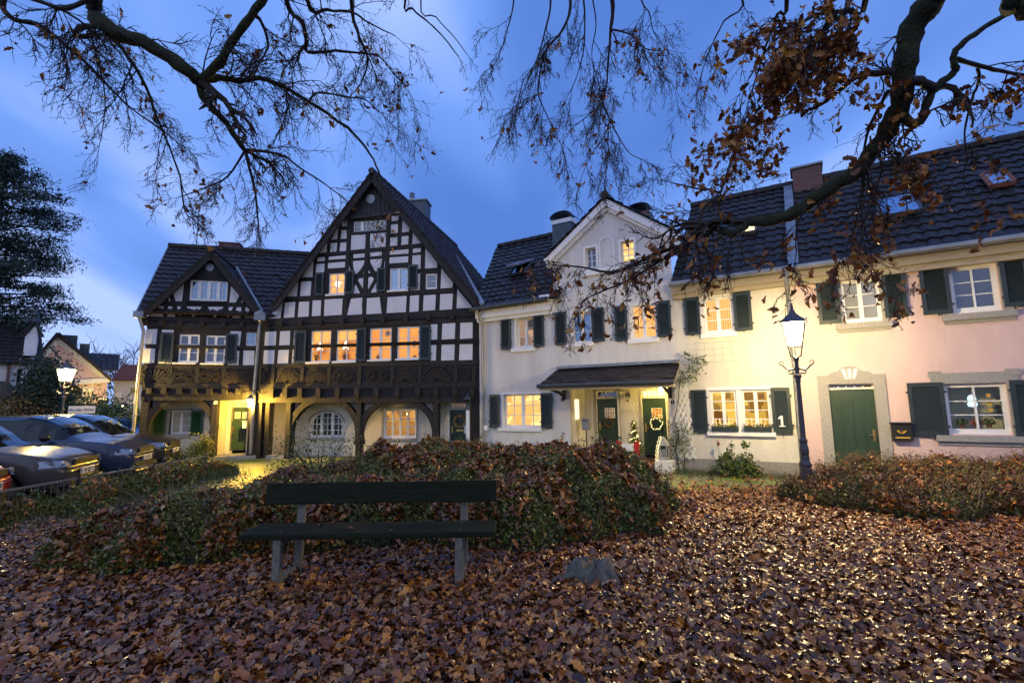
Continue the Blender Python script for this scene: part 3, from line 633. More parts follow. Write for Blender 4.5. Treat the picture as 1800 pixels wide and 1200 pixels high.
window(H2, WA, 0, 2, 1, 3, 'lit_orange', dep=.03, sill=Z4.r(420, 452, 600, 468), sillmat='white_paint', fw=.035, mull=.03, curt=[(0, 1, .36)], mw=.015)
window(H2, WB, 0, 2, 1, 3, 'lit_orange', dep=.03, sill=Z4.r(620, 446, 800, 462), sillmat='white_paint', fw=.035, mull=.03, curt=[(0, 1, .30)], mw=.015)
window(H2, WC, 0, 2, 1, 3, 'lit_flat', dep=.03, sill=Z4.r(885, 438, 1062, 450), sillmat='white_paint', fw=.045)
window(H2, WD, 0, 2, 1, 3, 'lit_flat', dep=.03, sill=Z4.r(1095, 430, 1275, 442), sillmat='white_paint', fw=.045)
window(H2, w1, 0, 2, 1, 3, 'lit_curtain', dep=.03, fw=.04, mull=.04, curt=[(0, .3, .85), (.7, 1, .85)], sill=Z3.r(430, 1093, 585, 1108), sillmat='white_paint')
window(H2, w2, 0, 2, 1, 3, glass='glass_sky', dep=.03, sill=Z3.r(930, 1062, 1100, 1076), sillmat='white_paint'); window(H2, w3, 0, 1, 1, 2, glass='glass_mid', dep=.03); window(H2, w4, 0, 4, 2, 2, glass='glass_mid', dep=.03, mull=.09, mw=.014, fw=.035)
for q in ((338, 220, 425, 465), (805, 200, 876, 450), (1279, 178, 1363, 440)): shutter(H2, Z4.r(*q))
for q in ((347, 922, 415, 1105), (590, 905, 660, 1092), (848, 882, 918, 1075), (1100, 858, 1178, 1055)): shutter(H2, Z3.r(*q))
# ground floor
RW = -.75; zp = zb; mb = MB()
pc = [(Z4.p(262, 900)[0], Z4.p(296, 900)[0]), (Z4.p(793, 900)[0], Z4.p(828, 900)[0]), (Z4.p(1372, 900)[0], Z4.p(1412, 900)[0]), (Z4.p(1652, 900)[0], uR)]
for a, b in pc: mb.box(a, b, -.30, -.02, -.2, zp)
mb.box(uL, uL+.22, -.30, -.02, -.2, zp); mb.box(uL+.30, uL+.44, -.34, -.08, -.2, zp); mb.box(uL, uR, -.32, -.015, zp-.02, zp+.12)
for (a, b), yt, xc in (((pc[0][1], pc[1][0]), 748, 550), ((pc[1][1], pc[2][0]), 748, 1110)):
    cu = (a+b)/2; R = (b-a)/2; zt = Z4.p(xc, yt)[1]; cz = Z4.p(xc, 1000)[1]
    arc_brace(mb, cu, cz, R-.03, R+.15, -.3, pi+.3, -.26, -.05, (zt-cz)/(R-.02), 28)
mb.obj('arch_frame', 'timber', H2)
wv = Z4.r(450, 828, 697, 1022, RW); wq = Z4.r(1003, 806, 1250, 1028, RW)
dw = Z4.r(1505, 815, 1628, 1100, RW); d0, d1 = pc[2][1]-.05, pc[3][0]+.06
mb = MB(); wall_sheet(mb, [(pc[0][0]+.05, -.2), (d0, -.2), (d0, zp), (pc[0][0]+.05, zp)], [wv, wq], RW, .16)
wall_sheet(mb, [(d0, -.2), (d1, -.2), (d1, zp), (d0, zp)], [(dw[0], dw[1], -.1, dw[3]+.3)], RW, .1)
mb.quad((d1, .28, -.2), (d1, 1, -.2), (d1, 1, zp), (d1, .28, zp)); shell(mb, uL, uR, zp, 6, w=-.3)
for (a, b) in ((pc[0][1], pc[1][0]), (pc[1][1], pc[2][0])):
    R = (b-a)/2
    for s, x in ((1, a), (-1, b)): mb.prism([(x, zp-.02), (x+s*R*.48, zp-.02), (x, zp-R*.52)], -.32, -.28)
mb.obj('plaster_wall', 'niche_wall', H2)
# arched three-light window
f = MB(); a, b, c, d = wv; fz = c+(d-c)*.58; cu = (a+b)/2; R = (b-a)/2; w0, w1_ = RW-.12, RW-.06
arc_brace(f, cu, fz, R-.07, R+.0, 0, pi, w0, w1_, (d-fz)/R, 18); f.box(a, a+.07, w0, w1_, c, fz); f.box(b-.07, b, w0, w1_, c, fz); f.box(a+.07, b-.07, w0, w1_, c, c+.07)
for k in (1/3, 2/3): x = a+(b-a)*k; f.box(x-.05, x+.05, w0, w1_+.012, c+.07, d-.06)
for k in (1/6, .5, 5/6): x = a+(b-a)*k; f.box(x-.01, x+.01, w0, w1_-.012, c+.07, d-.05-.18*abs(k-.5)*2)
for k in (.27, .52, .76): z = c+(d-c)*k; q = .0 if k < .6 else .09; f.box(a+.05+q, b-.05-q, w0, w1_-.016, z-.01, z+.01)
o = f.obj('window', 'white_paint', H2); MB().prism([(a+.03, c+.03), (b-.03, c+.03), (b-.03, fz)]+[(cu+(R-.03)*math.cos(t*pi/12), fz+(d-fz-.03)*math.sin(t*pi/12)) for t in range(1, 12)]+[(a+.03, fz)], w0+.004, w0+.01).obj('pane', 'glass_dark', o)
mb = MB()
for s in (0, 1):
    x = a if s == 0 else b
    mb.prism([(x, d+.001), (x, fz)]+[(cu+(-1 if s == 0 else 1)*R*math.cos(t*pi/16), fz+(d-fz)*math.sin(t*pi/16)) for t in range(1, 9)], RW-.12, RW-.003)
mb.obj('window_spandrel', 'niche_wall', H2)
mb = MB(); arc_brace(mb, cu, fz, R, R+.07, 0, pi, RW-.02, RW+.02, (d-fz)/R, 18); mb.obj('window_surround', 'grey_stone', H2)
MB().box(a-.03, b+.03, RW-.05, RW+.07, c-.08, c-.002).obj('sill', 'grey_stone', o)
window(H2, wq, RW, 4, 1, 3, 'lit_room', dep=.06, fw=.07, mull=.06, sill=(wq[0]-.1, wq[1]+.03, wq[2]-.08, wq[2]-.002), mw=.03)
mb = MB(); a, b, c, d = wq; e = .06
mb.box(a-e, a-.001, RW, RW+.02, c, d+e); mb.box(b+.001, b+e, RW, RW+.02, c, d+e); mb.box(a, b, RW, RW+.02, d+.001, d+e); mb.obj('window_surround', 'grey_stone', H2)
tr = Z4.r(1510, 760, 1632, 803, RW)
dd = door(H2, dw, RW-.02, 'plank', 'door_green', None, None, 'l', (dw[0], dw[1], tr[2], tr[3]), (dw[0]-.08, dw[1]+.08, 0, tr[3]+.05, .07, 'white_paint'), tcols=6, trows=2, tlit='lit_dim')
MB().box(*Z4.r(1552, 963, 1605, 975, RW)[:2], RW, RW+.02, *Z4.r(1552, 963, 1605, 975, RW)[2:]).obj('letter_slot', 'brass', dd)
MB().box(d0, d1, -1.0, .0, -.3, .08).obj('step', 'grey_stone', H2)
# left porch of the middle house
RD = -1.0; ul = uL+.44; ur = pc[0][0]; dm = ZBM.r(752, 425, 905, 990, RD)
mb = MB(); wall_sheet(mb, [(ul, -.2), (ur+.06, -.2), (ur+.06, zp), (ul, zp)], [(dm[0], dm[1], -.1, dm[3]+.32)], RD, .1)
mb.quad((ul, .3, -.2), (ul, 1.0, -.2), (ul, 1.0, zp), (ul, .3, zp)); mb.quad((ur+.06, .3, -.2), (ur+.06, 1.0, -.2), (ur+.06, 1.0, zp), (ur+.06, .3, zp)); mb.obj('porch_wall', 'white_wall', H2)
tr = ZBM.r(800, 348, 915, 412, RD); pz = ZBM.r(835, 480, 890, 575, RD)
door(H2, dm, RD-.02, 'panel', 'door_green', [(pz[0], pz[1], pz[2], pz[3], 3, 4)], 'lit_yellow', 'r', (dm[0], dm[1], tr[2], tr[3]), (dm[0]-.1, dm[1]+.1, 0, tr[3]+.06, .09, 'white_paint'), tcols=4, trows=2, tlit='lit_yellow')
MB().box(ul, ur, -1.0, .0, -.3, .09).obj('step', 'grey_stone', H2)
# roof of the middle house: steep tiled slopes running back
ap = Z3.p(797, 96, .3); fl = Z3.p(-15, 1185, .3); fr = Z3.p(1695, 1185, .3); sk = .113; Dp = 7.5
mb = MB()
tiles(mb, (fr[0], -.3, fr[1]), (fr[0]+sk*Dp, Dp, fr[1]), (ap[0]+sk*Dp, Dp, ap[1]), (ap[0], -.3, ap[1]), .21, .27)
tiles(mb, (fl[0]+sk*Dp, Dp, fl[1]), (fl[0], -.3, fl[1]), (ap[0], -.3, ap[1]), (ap[0]+sk*Dp, Dp, ap[1]), .21, .27)
ridge_caps(mb, (ap[0], -.32, ap[1]+.02), (ap[0]+sk*Dp, Dp, ap[1]+.02))
roof = mb.obj('roof', 'tile_brown', H2)
mb = MB(); mb.prism([(fl[0]+sk*Dp, fl[1]), (fr[0]+sk*Dp, fr[1]), (ap[0]+sk*Dp, ap[1]-.05)], -Dp, -Dp+.1); mb.obj('rear_gable', 'infill', H2)
mb = MB()
for f in (fl, fr): beam_seg(mb, (ap[0], ap[1]-.16), (f[0], f[1]-.13), .24, .23, .28)
mb.obj('bargeboard', 'timber', H2)
k = Z3.r(1085, 335, 1238, 480, -4.6); mb = MB(); mb.box(k[0], k[1], -5.3, -4.6, k[2]-1.4, k[3]); ch = mb.obj('chimney', 'slate_clad', roof)
mb = MB().box(k[0]-.05, k[1]+.05, -5.35, -4.55, k[3], k[3]+.06); q = Z3.p(1128, 300, -4.9); mb.lathe([(.10, k[3]), (.10, k[3]+.28), (.13, k[3]+.32), (.08, k[3]+.36), (.12, k[3]+.46)], (q[0], 4.9, 0), 12); mb.obj('chimney_pot', 'lead', ch)
# lantern on the white post by the right-hand door
g = Z4.p(1640, 1090, .12); tp = Z4.p(1645, 812, .12)
L_ = empty('post_lantern', FM.world(g[0], .12, 0), FM.a, 'unlit dark lantern on a slim white post beside the wreathed dark door', 'lantern')
h = tp[1]; MB().box(-.05, .05, -.05, .05, -.1, h).obj('post', 'white_paint', L_)
def lantern_body(P, z, r, hh, m='iron', glow=None):
    b = MB(); s = [(r*.62, 0), (r, hh)]
    for j in range(4):
        a = pi/4+j*pi/2; b.bar((r*.62*math.cos(a), r*.62*math.sin(a), z), (r*math.cos(a), r*math.sin(a), z+hh), r*.07, 4)
    b.lathe([(r*.66, z-.01), (r*.70, z+.012)], (0, 0, 0), 4, ph=pi/4); b.lathe([(r*1.12, z+hh), (r*1.1, z+hh+r*.12), (r*.55, z+hh+r*.6), (r*.2, z+hh+r*.85), (r*.12, z+hh+r*1.1), (r*.16, z+hh+r*1.2), (.004, z+hh+r*1.5)], (0, 0, 0), 4, ph=pi/4)
    o = b.obj('lantern_frame', m, P)
    g_ = MB().lathe([(r*.60, z+.014), (r*.96, z+hh-.004)], (0, 0, 0), 4, ph=pi/4); g_.obj('lantern_glass', glow or 'glass_clear', o)
    if glow: MB().lathe([(.001, z+hh*.25), (.03, z+hh*.35), (.034, z+hh*.5), (.02, z+hh*.65), (.001, z+hh*.7)], (0, 0, 0), 10).obj('bulb', 'mantle_small', o)
    return o
lantern_body(L_, h, .14, .30)
# lit wall lantern between the two yellow doors
q = ZBL.p(452, 362, .40); WL = empty('wall_lantern', FL.world(q[0], .40, q[1]), FL.a, 'glowing lantern on the timber wall between the two green doors', 'lantern')
b = MB(); b.tube([(.16, .40, .30), (.12, .2, .38), (0, .0, .36), (0, 0, .28)], .014, 6); b.box(.10, .22, -.42, -.38, .15, .42); b.obj('bracket', 'iron', WL)
lantern_body(WL, -.14, .13, .27, 'iron', 'sconce_glow')
def letter_box(F, r, w, label, m='zinc', horn=False):
    u0, u1, z0, z1 = r; B = empty('letter_box', F.world((u0+u1)/2, w, z0), F.a, label, 'mailbox'); W, Hh = u1-u0, z1-z0
    k = MB().box(-W/2, W/2, 0, .14, 0, Hh*.86); k.prism([(-W/2, Hh*.86), (W/2, Hh*.86), (W/2, Hh*.9), (-W/2, Hh*.9)], 0, .15); k.obj('body', m, B, bevel=.008)
    MB().box(-W/2-.015, W/2+.015, -.0, .17, Hh*.9, Hh).obj('lid', m, B, bevel=.01)
    MB().box(-W/2+.04, W/2-.04, .14, .148, Hh*.72, Hh*.77).obj('letter_slot', 'black_trim', B); return B
letter_box(FM, ZBM.r(690, 592, 800, 708, -.55), -.7, 'cream letter box hanging in the porch left of the shadowed green door')
letter_box(FL, ZBL.r(362, 595, 412, 690, -.6), -.6, 'small white letter box at the right edge of the panelled green door', 'signwhite')
letter_box(FM, Z4.r(1610, 930, 1632, 992, -.5), -.62, 'narrow white letter box beside the dark door with the golden wreath', 'signwhite')
def plaque(F, view, r, txt, w, label, bg='ink', fg='signwhite'):
    u0, u1, z0, z1 = view.r(*r, w); B = empty('house_number', F.world((u0+u1)/2, w, (z0+z1)/2), F.a, label, 'house number'); s = max(u1-u0, z1-z0)/2
    MB().box(-s, s, 0, .012, -s, s).obj('plate', bg, B); text_mesh(txt, s*1.9, 'numeral', fg, B, (0, -.015, 0))
plaque(FM, Z4, (1402, 742, 1420, 768), '9', .0, 'dark number plate with a pale 9 on the timber post')
plaque(FL, Z2, (65, 722, 90, 748), '5', .0, 'small pale number plate on the corner post by the cars', 'signwhite', 'ink')
plaque(FL, Z2, (626, 738, 645, 760), '6', .0, 'small pale number plate on the post right of the single arch', 'signwhite', 'ink')
plaque(FM, Z2, (1138, 738, 1155, 764), '8', .0, 'small pale number plate on the post left of the twin arches', 'signwhite', 'ink')
# wreath on the dark door, stars and plants in the windows
def wreath(F, p, w, R, label, m='bush_leaf', lights=0, berries=None, gold=False):
    W = empty('wreath', F.world(p[0], w, p[1]), F.a, label, 'wreath'); n = 420; V = []; Fc = []
    for i in range(n):
        t = random.uniform(0, 2*pi); s = random.uniform(0, 2*pi); rr = R*.25*random.random()**.5
        c = np.array([(R+rr*math.cos(s))*math.cos(t), -.03-rr*abs(math.sin(s)), (R+rr*math.cos(s))*math.sin(t)])
        d = RNG.normal(size=3); d /= np.linalg.norm(d); e = np.cross(d, RNG.normal(size=3)); e /= np.linalg.norm(e); l = R*.22
        o = len(V); V += [c-d*l, c+e*l*.35, c+d*l, c-e*l*.35]; Fc.append((o, o+1, o+2, o+3))
    npmesh('foliage', V, Fc, m, W)
    if lights:
        b = MB()
        for i in range(lights):
            t = 2*pi*i/lights; q = R*random.uniform(.85, 1.15); b.lathe([(.001, -.011), (.011, 0), (.001, .011)], (q*math.cos(t), -.03-R*.22, q*math.sin(t)), 6)
        b.obj('fairy_lights', 'bulb', W)
    if berries:
        b = MB()
        for i in range(14):
            t = random.uniform(0, 2*pi); b.lathe([(.001, -.018), (.018, 0), (.001, .018)], (R*math.cos(t), -.03-R*.2, R*math.sin(t)), 6)
        b.obj('berries', berries, W)
    return W
M['gold_leaf'] = mat('gold_leaf', None, .4, .1, 20, island=[(0, (.3, .2, .06)), (1, (.55, .42, .2))])
wreath(FM, Z4.p(1582, 898, RW), RW+.03, .17, 'pale golden dried wreath on the dark door by the white post', 'gold_leaf')
def star(F, p, w, R, label, ring=True):
    B = empty('star_lamp', F.world(p[0], w, p[1]), F.a, label, 'star light', 'paper stars glowing in windows'); k = MB()
    o5 = [(R*(1 if i % 2 == 0 else .44)*math.sin(i*pi/5), R*(1 if i % 2 == 0 else .44)*math.cos(i*pi/5)) for i in range(10)]
    if ring:
        i5 = [(x*.62, z*.62) for x, z in o5]
        for i in range(10): j = (i+1) % 10; k.prism([o5[i], o5[j], i5[j], i5[i]], -.015, .015)
    else:
        for i in range(10): j = (i+1) % 10; k.add([(o5[i][0], 0, o5[i][1]), (o5[j][0], 0, o5[j][1]), (0, -.06, 0), (0, .06, 0)], [(0, 1, 2), (1, 0, 3)])
    k.obj('star_body', 'star_glow', B); MB().bar((0, 0, R*.95), (0, 0, R*.95+.28), .004, 4).obj('cord', 'ink', B)
star(FM, Z4.p(535, 340, -.3), -.22, .15, 'glowing five-pointed star in the left window of the upstairs row'); star(FM, Z4.p(728, 332, -.3), -.22, .15, 'glowing five-pointed star over a potted plant, second upstairs window')
star(FM, Z3.p(520, 1010, -.2), -.2, .16, 'glowing star in the small lit gable window between shutters', False)
def sill_plant(F, p, w, s, label, n=130, pot='brick_red', m='bush_leaf'):
    B = empty('potted_plant', F.world(p[0], w, p[1]), F.a, label, 'potted plant')
    MB().lathe([(s*.3, 0), (s*.42, s*.5), (s*.45, s*.55)], (0, 0, 0), 10).obj('pot', pot, B); V = []; Fc = []
    for i in range(n):
        c = np.array([random.gauss(0, s*.42), random.gauss(0, s*.25), s*.6+abs(random.gauss(0, s*.55))]); d = RNG.normal(size=3); d /= np.linalg.norm(d); e = np.cross(d, RNG.normal(size=3)); e /= np.linalg.norm(e); l = s*.22; o = len(V)
        V += [c-d*l, c+e*l*.4, c+d*l, c-e*l*.4]; Fc.append((o, o+1, o+2, o+3))
    npmesh('foliage', V, Fc, m, B)
sill_plant(FM, Z4.p(498, 448, -.3), -.28, .13, 'leafy plant on the sill under the left glowing star'); sill_plant(FM, Z4.p(715, 440, -.3), -.28, .14, 'bushy plant on the sill under the second glowing star')
sill_plant(FM, Z4.p(968, 438, -.3), -.28, .10, 'small plant on the sill of the third lit upstairs window'); sill_plant(FM, Z4.p(1242, 430, -.3), -.25, .07, 'tiny plant at the corner of the fourth lit upstairs window')
b = empty('ceiling_lamp', FM.world(*[Z4.p(1192, 845, RW-.5)[0]], RW-.45, Z4.p(1192, 845, RW-.5)[1]), FM.a, 'bright round lamp inside the four-light window of the right arch', 'lamp'); MB().lathe([(.001, -.05), (.04, -.03), (.05, 0), (.04, .03), (.001, .05)], (0, 0, 0), 12).obj('globe', 'star_glow', b); MB().bar((0, 0, .05), (0, 0, .16), .006).obj('cord', 'ink', b)
def snowflake(F, p, w, R, label):
    k = MB()
    for i in range(12): t = i*pi/6; beam_seg(k, (0, 0), (R*math.cos(t), R*math.sin(t)), .022, 0, .01)
    arc_brace(k, 0, 0, R*.55, R*.64, 0, 2*pi, 0, .009, 1, 24)
    o = k.obj('paper_snowflake', 'infill_dim', None); o.location = F.world(p[0], w, p[1]); o.rotation_euler = (0, 0, F.a); tag(o, label, 'window ornament', 'paper snowflakes in the orange windows')
M['infill_dim'] = mat('infill_dim', (.5, .45, .4), .9, 0)
snowflake(FM, Z4.p(1037, 240, -.14), -.13, .11, 'paper snowflake at the top of the third lit upstairs window'); snowflake(FM, Z4.p(1238, 315, -.14), -.13, .11, 'paper snowflake halfway up the fourth lit upstairs window')
# ------------------------------------------------------------------ rendered row: white, cream, pink
H3 = house('row_house', FR, 0, 'white rendered house with a pointed gable and a slate canopy over two doors')
u0, uY, uP, uE = ZR.p(843, 680)[0], ZR.p(1189, 620)[0], ZR.p(1404, 640)[0], 8.6
gsh, gap = Z5.p(682, 452), Z5.p(1068, 60); grz = gsh[1]; eL = Z5.p(400, 790)[1]
wW = [Z5.r(430, 872, 552, 1082), Z5.r(822, 835, 960, 1050), Z5.r(1238, 780, 1416, 1025), Z5.r(917, 382, 992, 520), Z5.r(1165, 332, 1258, 487), Z6.r(235, 352, 519, 605)]
po = Z6.r(742, 303, 1488, 900); po = (po[0], po[1], -.1, po[3])
zpT = po[3]; Dp = solve_depth(Z6, 866, 520, po[0])
Dp = min(max(Dp, .5), 1.0)
mb = MB(); wall_sheet(mb, [(u0, -.3), (uY, -.3), (uY, grz), gap, (gsh[0], grz), (gsh[0], eL), (u0, eL)], wW+[po], 0, .13)
for s in (po[0], po[1]): mb.quad((s, 0, -.1), (s, Dp+.02, -.1), (s, Dp+.02, zpT), (s, 0, zpT))
mb.quad((po[0], 0, zpT), (po[1], 0, zpT), (po[1], Dp+.02, zpT), (po[0], Dp+.02, zpT))
d1 = Z6.r(943, 388, 1110, 790, -Dp); d2 = Z6.r(1287, 383, 1474, 812, -Dp)
t1 = Z6.r(948, 326, 1106, 381, -Dp); t2 = Z6.r(1287, 318, 1468, 378, -Dp)
wall_sheet(mb, [(po[0], -.1), (po[1], -.1), (po[1], zpT), (po[0], zpT)], [(d1[0], d1[1], -.05, t1[3]), (d2[0], d2[1], -.05, t2[3])], -Dp, .12)
shell(mb, u0, uY, 4.4, 6.4)
mb.obj('wall', 'white_wall', H3)
MB().box(po[0], po[1], -Dp-.2, .35, -.3, .12).obj('step', 'brick_clad', H3)
door(H3, d1, -Dp-.05, 'plank', 'door_green', [(*Z6.r(998, 457, 1072, 533, -Dp), 4, 3)], 'lit_dim', 'l', (d1[0], d1[1], t1[2], t1[3]), (d1[0]-.1, d1[1]+.05, .1, t1[3]+.05, .09, 'white_paint'), tcols=5, tglass='glass_dark')
door(H3, d2, -Dp-.05, 'plank', 'door_green', [(*Z6.r(1350, 458, 1430, 537, -Dp), 3, 3)], 'lit_orange', 'l', (d2[0], d2[1], t2[2], t2[3]), (d2[0]-.1, d2[1]+.06, .1, t2[3]+.05, .09, 'white_paint'), tcols=5, tlit='lit_white')
kw = dict(sillmat='white_paint')
window(H3, wW[0], 0, 2, 1, 3, 'lit_dim', sill=Z5.r(400, 1084, 563, 1112), **kw); window(H3, wW[1], 0, 2, 1, 3, glass='glass_sky', sill=Z5.r(782, 1050, 976, 1078), dep=.06, **kw)
window(H3, wW[2], 0, 2, 1, 3, 'lit_curtain', sill=Z5.r(1217, 1022, 1432, 1052), dep=.06, curt=[(0, 1, .98)], **kw); window(H3, wW[3], 0, 2, 1, 3, glass='glass_mid', fw=.03, mull=.03); window(H3, wW[4], 0, 1, 2, 3, 'lit_yellow', fw=.035)
window(H3, wW[5], 0, 2, 2, 3, 'lit_yellow', sill=Z6.r(205, 606, 528, 633), mull=.10, **kw)
for q in ((328, 880, 397, 1097), (556, 853, 630, 1077), (708, 835, 785, 1065), (964, 805, 1053, 1042), (1127, 792, 1214, 1037), (1422, 757, 1521, 1008)): shutter(H3, Z5.r(*q))
for q in ((137, 357, 211, 603), (524, 345, 607, 609)): shutter(H3, Z6.r(*q))
a = Z5.r(895, 520, 1262, 560); MB().box(a[0], a[1], 0, .07, a[2], a[3]).obj('attic_sill', 'white_paint', H3)
for r in (wW[3], wW[4]):
    e = .06; mb = MB(); mb.box(r[0]-e, r[0], 0, .02, r[2], r[3]+e); mb.box(r[1], r[1]+e, 0, .02, r[2], r[3]+e); mb.box(r[0], r[1], 0, .02, r[3], r[3]+e); mb.obj('window_surround', 'white_paint', H3)
mb = MB(); n_ = Z5.r(1022, 345, 1112, 520); arc_brace(mb, (n_[0]+n_[1])/2, n_[3]-.05, (n_[1]-n_[0])/2, (n_[1]-n_[0])/2+.035, 0, pi, 0, .025, 1, 16); mb.box(n_[0]-.035, n_[0], 0, .025, n_[2], n_[3]-.05); mb.box(n_[1], n_[1]+.035, 0, .025, n_[2], n_[3]-.05); mb.obj('arched_niche', 'white_paint', H3)
for r in wW[:3]+[wW[5]]:
    e = .05; mb = MB(); mb.box(r[0]-e, r[0]-.001, 0, .016, r[2], r[3]+e); mb.box(r[1]+.001, r[1]+e, 0, .016, r[2], r[3]+e); mb.box(r[0], r[1], 0, .016, r[3]+.001, r[3]+e); mb.obj('window_surround', 'white_paint', H3)
# roofs of the row: common ridge
RWd = -3.0
def zat(px, py, w): return ZR.p(px, py, w)[1]
rzW = (zat(812, 447, RWd)+zat(968, 417, RWd))/2; ezW = (zat(850, 541, .28)+zat(965, 523, .28))/2
rzP = (zat(1392, 332, RWd)+zat(1600, 284, RWd)+zat(1790, 235, RWd))/3; ezP = (zat(1420, 467, .28)+zat(1600, 440, .28)+zat(1790, 411, .28))/3; ezY = (zat(1200, 491, .28)+zat(1380, 470, .28))/2
print('ROOF', rzW, ezW, rzP, ezP, ezY, zat(812,447,RWd), zat(968,417,RWd), 'porch', Dp)
mb = MB(); aL_ = u0-.02; aRt = gsh[0]+.28
tiles(mb, (aL_, -.28, ezW), (aRt, -.28, ezW), (aRt, 3.0, rzW), (aL_-1.3, 3.0, rzW), .21, .30); tiles(mb, (aRt, 6.6, ezW), (aL_-1.3, 6.6, ezW), (aL_-1.3, 3.0, rzW), (aRt, 3.0, rzW), .21, .30)
ridge_caps(mb, (aL_-1.2, 3.0, rzW+.04), (gsh[0]+1.2, 3.0, rzW+.04))
ov = .16; al = math.atan2(gap[1]-grz, gap[0]-gsh[0])
e0 = (gsh[0]-.14, grz-.14*math.tan(al)+.10); e1 = (2*gap[0]-gsh[0]+.14, e0[1]); ap = (gap[0], gap[1]+.10)
tiles(mb, (e0[0], 4.2, e0[1]), (e0[0], -.2, e0[1]), (ap[0], -.2, ap[1]), (ap[0], 4.2, ap[1]), .21, .30); tiles(mb, (e1[0], -.2, e1[1]), (e1[0], 4.2, e1[1]), (ap[0], 4.2, ap[1]), (ap[0], -.2, ap[1]), .21, .30)
ridge_caps(mb, (ap[0], -.22, ap[1]+.04), (ap[0], 4.2, ap[1]+.04))
roof = mb.obj('roof', 'tile', H3)
mb = MB()
for e in (e0, e1): beam_seg(mb, (ap[0], ap[1]-.15), (e[0], e[1]-.13), .17, -.02, .17); beam_seg(mb, (ap[0], ap[1]-.29), (e[0], e[1]-.27), .10, -.02, .09)
mb.box(u0, gsh[0]+.02, 0, .20, ezW-.30, ezW-.08); mb.box(u0, gsh[0]+.02, 0, .12, ezW-.40, ezW-.30)
mb.box(gsh[0]-.30, gsh[0], 0, .28, ezW-.05, ezW+.12); mb.obj('cornice', 'white_paint', H3)
mb = MB(); mb.tube([(u0-.05, -.36, ezW-.04), (gsh[0]-.02, -.36, ezW-.02)], .065, 10); mb.obj('gutter', 'iron', H3)
pu = ZR.p(848, 600, .1)[0]; pipe(H3, [(pu-.05, -.34, ezW-.08), (pu, -.12, ezW-.45), (pu, -.10, 2), (pu, -.10, .0)], .045)
MB().box(pu+.06, pu+.17, .02, .14, Z6.p(65, 612)[1]-.05, Z6.p(65, 612)[1]+.1).obj('junction_box', 'signwhite', H3)
v1 = ZR.p(801, 452, -2.9); v0 = ZR.p(850, 540, .28)
MB().tube([(v0[0], -.30, v0[1]+.05), (v1[0], 2.9, v1[1]+.02)], [.10, .09], 4).obj('valley_flashing', 'lead', roof)
c0 = ZR.r(971, 386, 1004, 440, -2.3); mb = MB().box(c0[0], c0[1], -2.9, -2.3, rzW-1.2, c0[3]); ch = mb.obj('chimney', 'slate_clad', roof)
mb = MB().box(c0[0]-.03, c0[1]+.03, -2.93, -2.27, c0[3]-.12, c0[3]+.02); mb.obj('chimney_collar', 'white_paint', ch)
def cap_arch(par, a, b, z, y0, y1):
    k = MB(); n = 10; r = (b-a)/2+.06; cu = (a+b)/2
    for i in range(n):
        t0, t1 = pi*i/n, pi*(i+1)/n; k.quad((cu+r*math.cos(t0), y0, z+.08+r*.5*math.sin(t0)), (cu+r*math.cos(t1), y0, z+.08+r*.5*math.sin(t1)), (cu+r*math.cos(t1), y1, z+.08+r*.5*math.sin(t1)), (cu+r*math.cos(t0), y1, z+.08+r*.5*math.sin(t0)))
    for x in (a+.05, b-.05):
        for y in (y0+.1, y1-.1): k.bar((x, y, z), (x, y, z+.12), .012)
    k.obj('chimney_cowl', 'iron', par)
cap_arch(ch, c0[0], c0[1], c0[3], 2.22, 2.98)
c1 = ZR.r(1105, 372, 1141, 400, -2.6); ch2 = MB().box(c1[0], c1[1], -3.2, -2.6, rzW-.8, c1[3]).obj('chimney', 'brick_clad', roof); cap_arch(ch2, c1[0], c1[1], c1[3], 2.52, 3.28)
def on_slope(px, py, ez, rz, w0=.28, w1=RWd):
    lo, hi = w1, w0
    for _ in range(40):
        w = (lo+hi)/2; z = ZR.p(px, py, w)[1]; zr = ez+(rz-ez)*(w0-w)/(w0-w1)
        if z > zr: hi = w
        else: lo = w
    u, z = ZR.p(px, py, w); return np.array([u, -w, z])
def skylight(roof, quad, ez, rz, glass, frame='iron', tilt=0):
    P = [on_slope(*q, ez, rz) for q in quad]; n = np.cross(P[1]-P[0], P[3]-P[0]); n /= np.linalg.norm(n)
    if n[2] < 0: n = -n
    u_0, u_1 = (P[0][0]+P[3][0])/2, (P[1][0]+P[2][0])/2; s0 = (P[0]+P[1])/2; s1 = (P[2]+P[3])/2
    A, B, C, D = [np.array([u, s[1], s[2]])+n*.10 for u, s in ((u_0, s0), (u_1, s0), (u_1, s1), (u_0, s1))]
    k = MB()
    for p, q in ((A, B), (B, C), (C, D), (D, A)): k.tube([p, q], .055, 4); k.quad(p, q, q-n*.15, p-n*.15)
    o = k.obj('skylight', frame, roof); g = n*.02
    if tilt:
        h = n*tilt; k = MB(); k.quad(A+g+h, B+g+h, C+g, D+g)
        for p, q in ((A+h, B+h), (B+h, C), (C, D), (D, A+h)): k.tube([p+g, q+g], .04, 4)
        k.obj('sash', 'lead', o); k = MB(); k.bar(A, A+h, .015); k.bar(B, B+h, .015); k.obj('stay', 'iron', o)
    MB().quad(A+g, B+g, C+g, D+g).obj('pane', glass, o); return o
skylight(roof, ((902, 486), (925, 484), (935, 463), (912, 466)), ezW, rzW, 'glass_sky', tilt=.28)
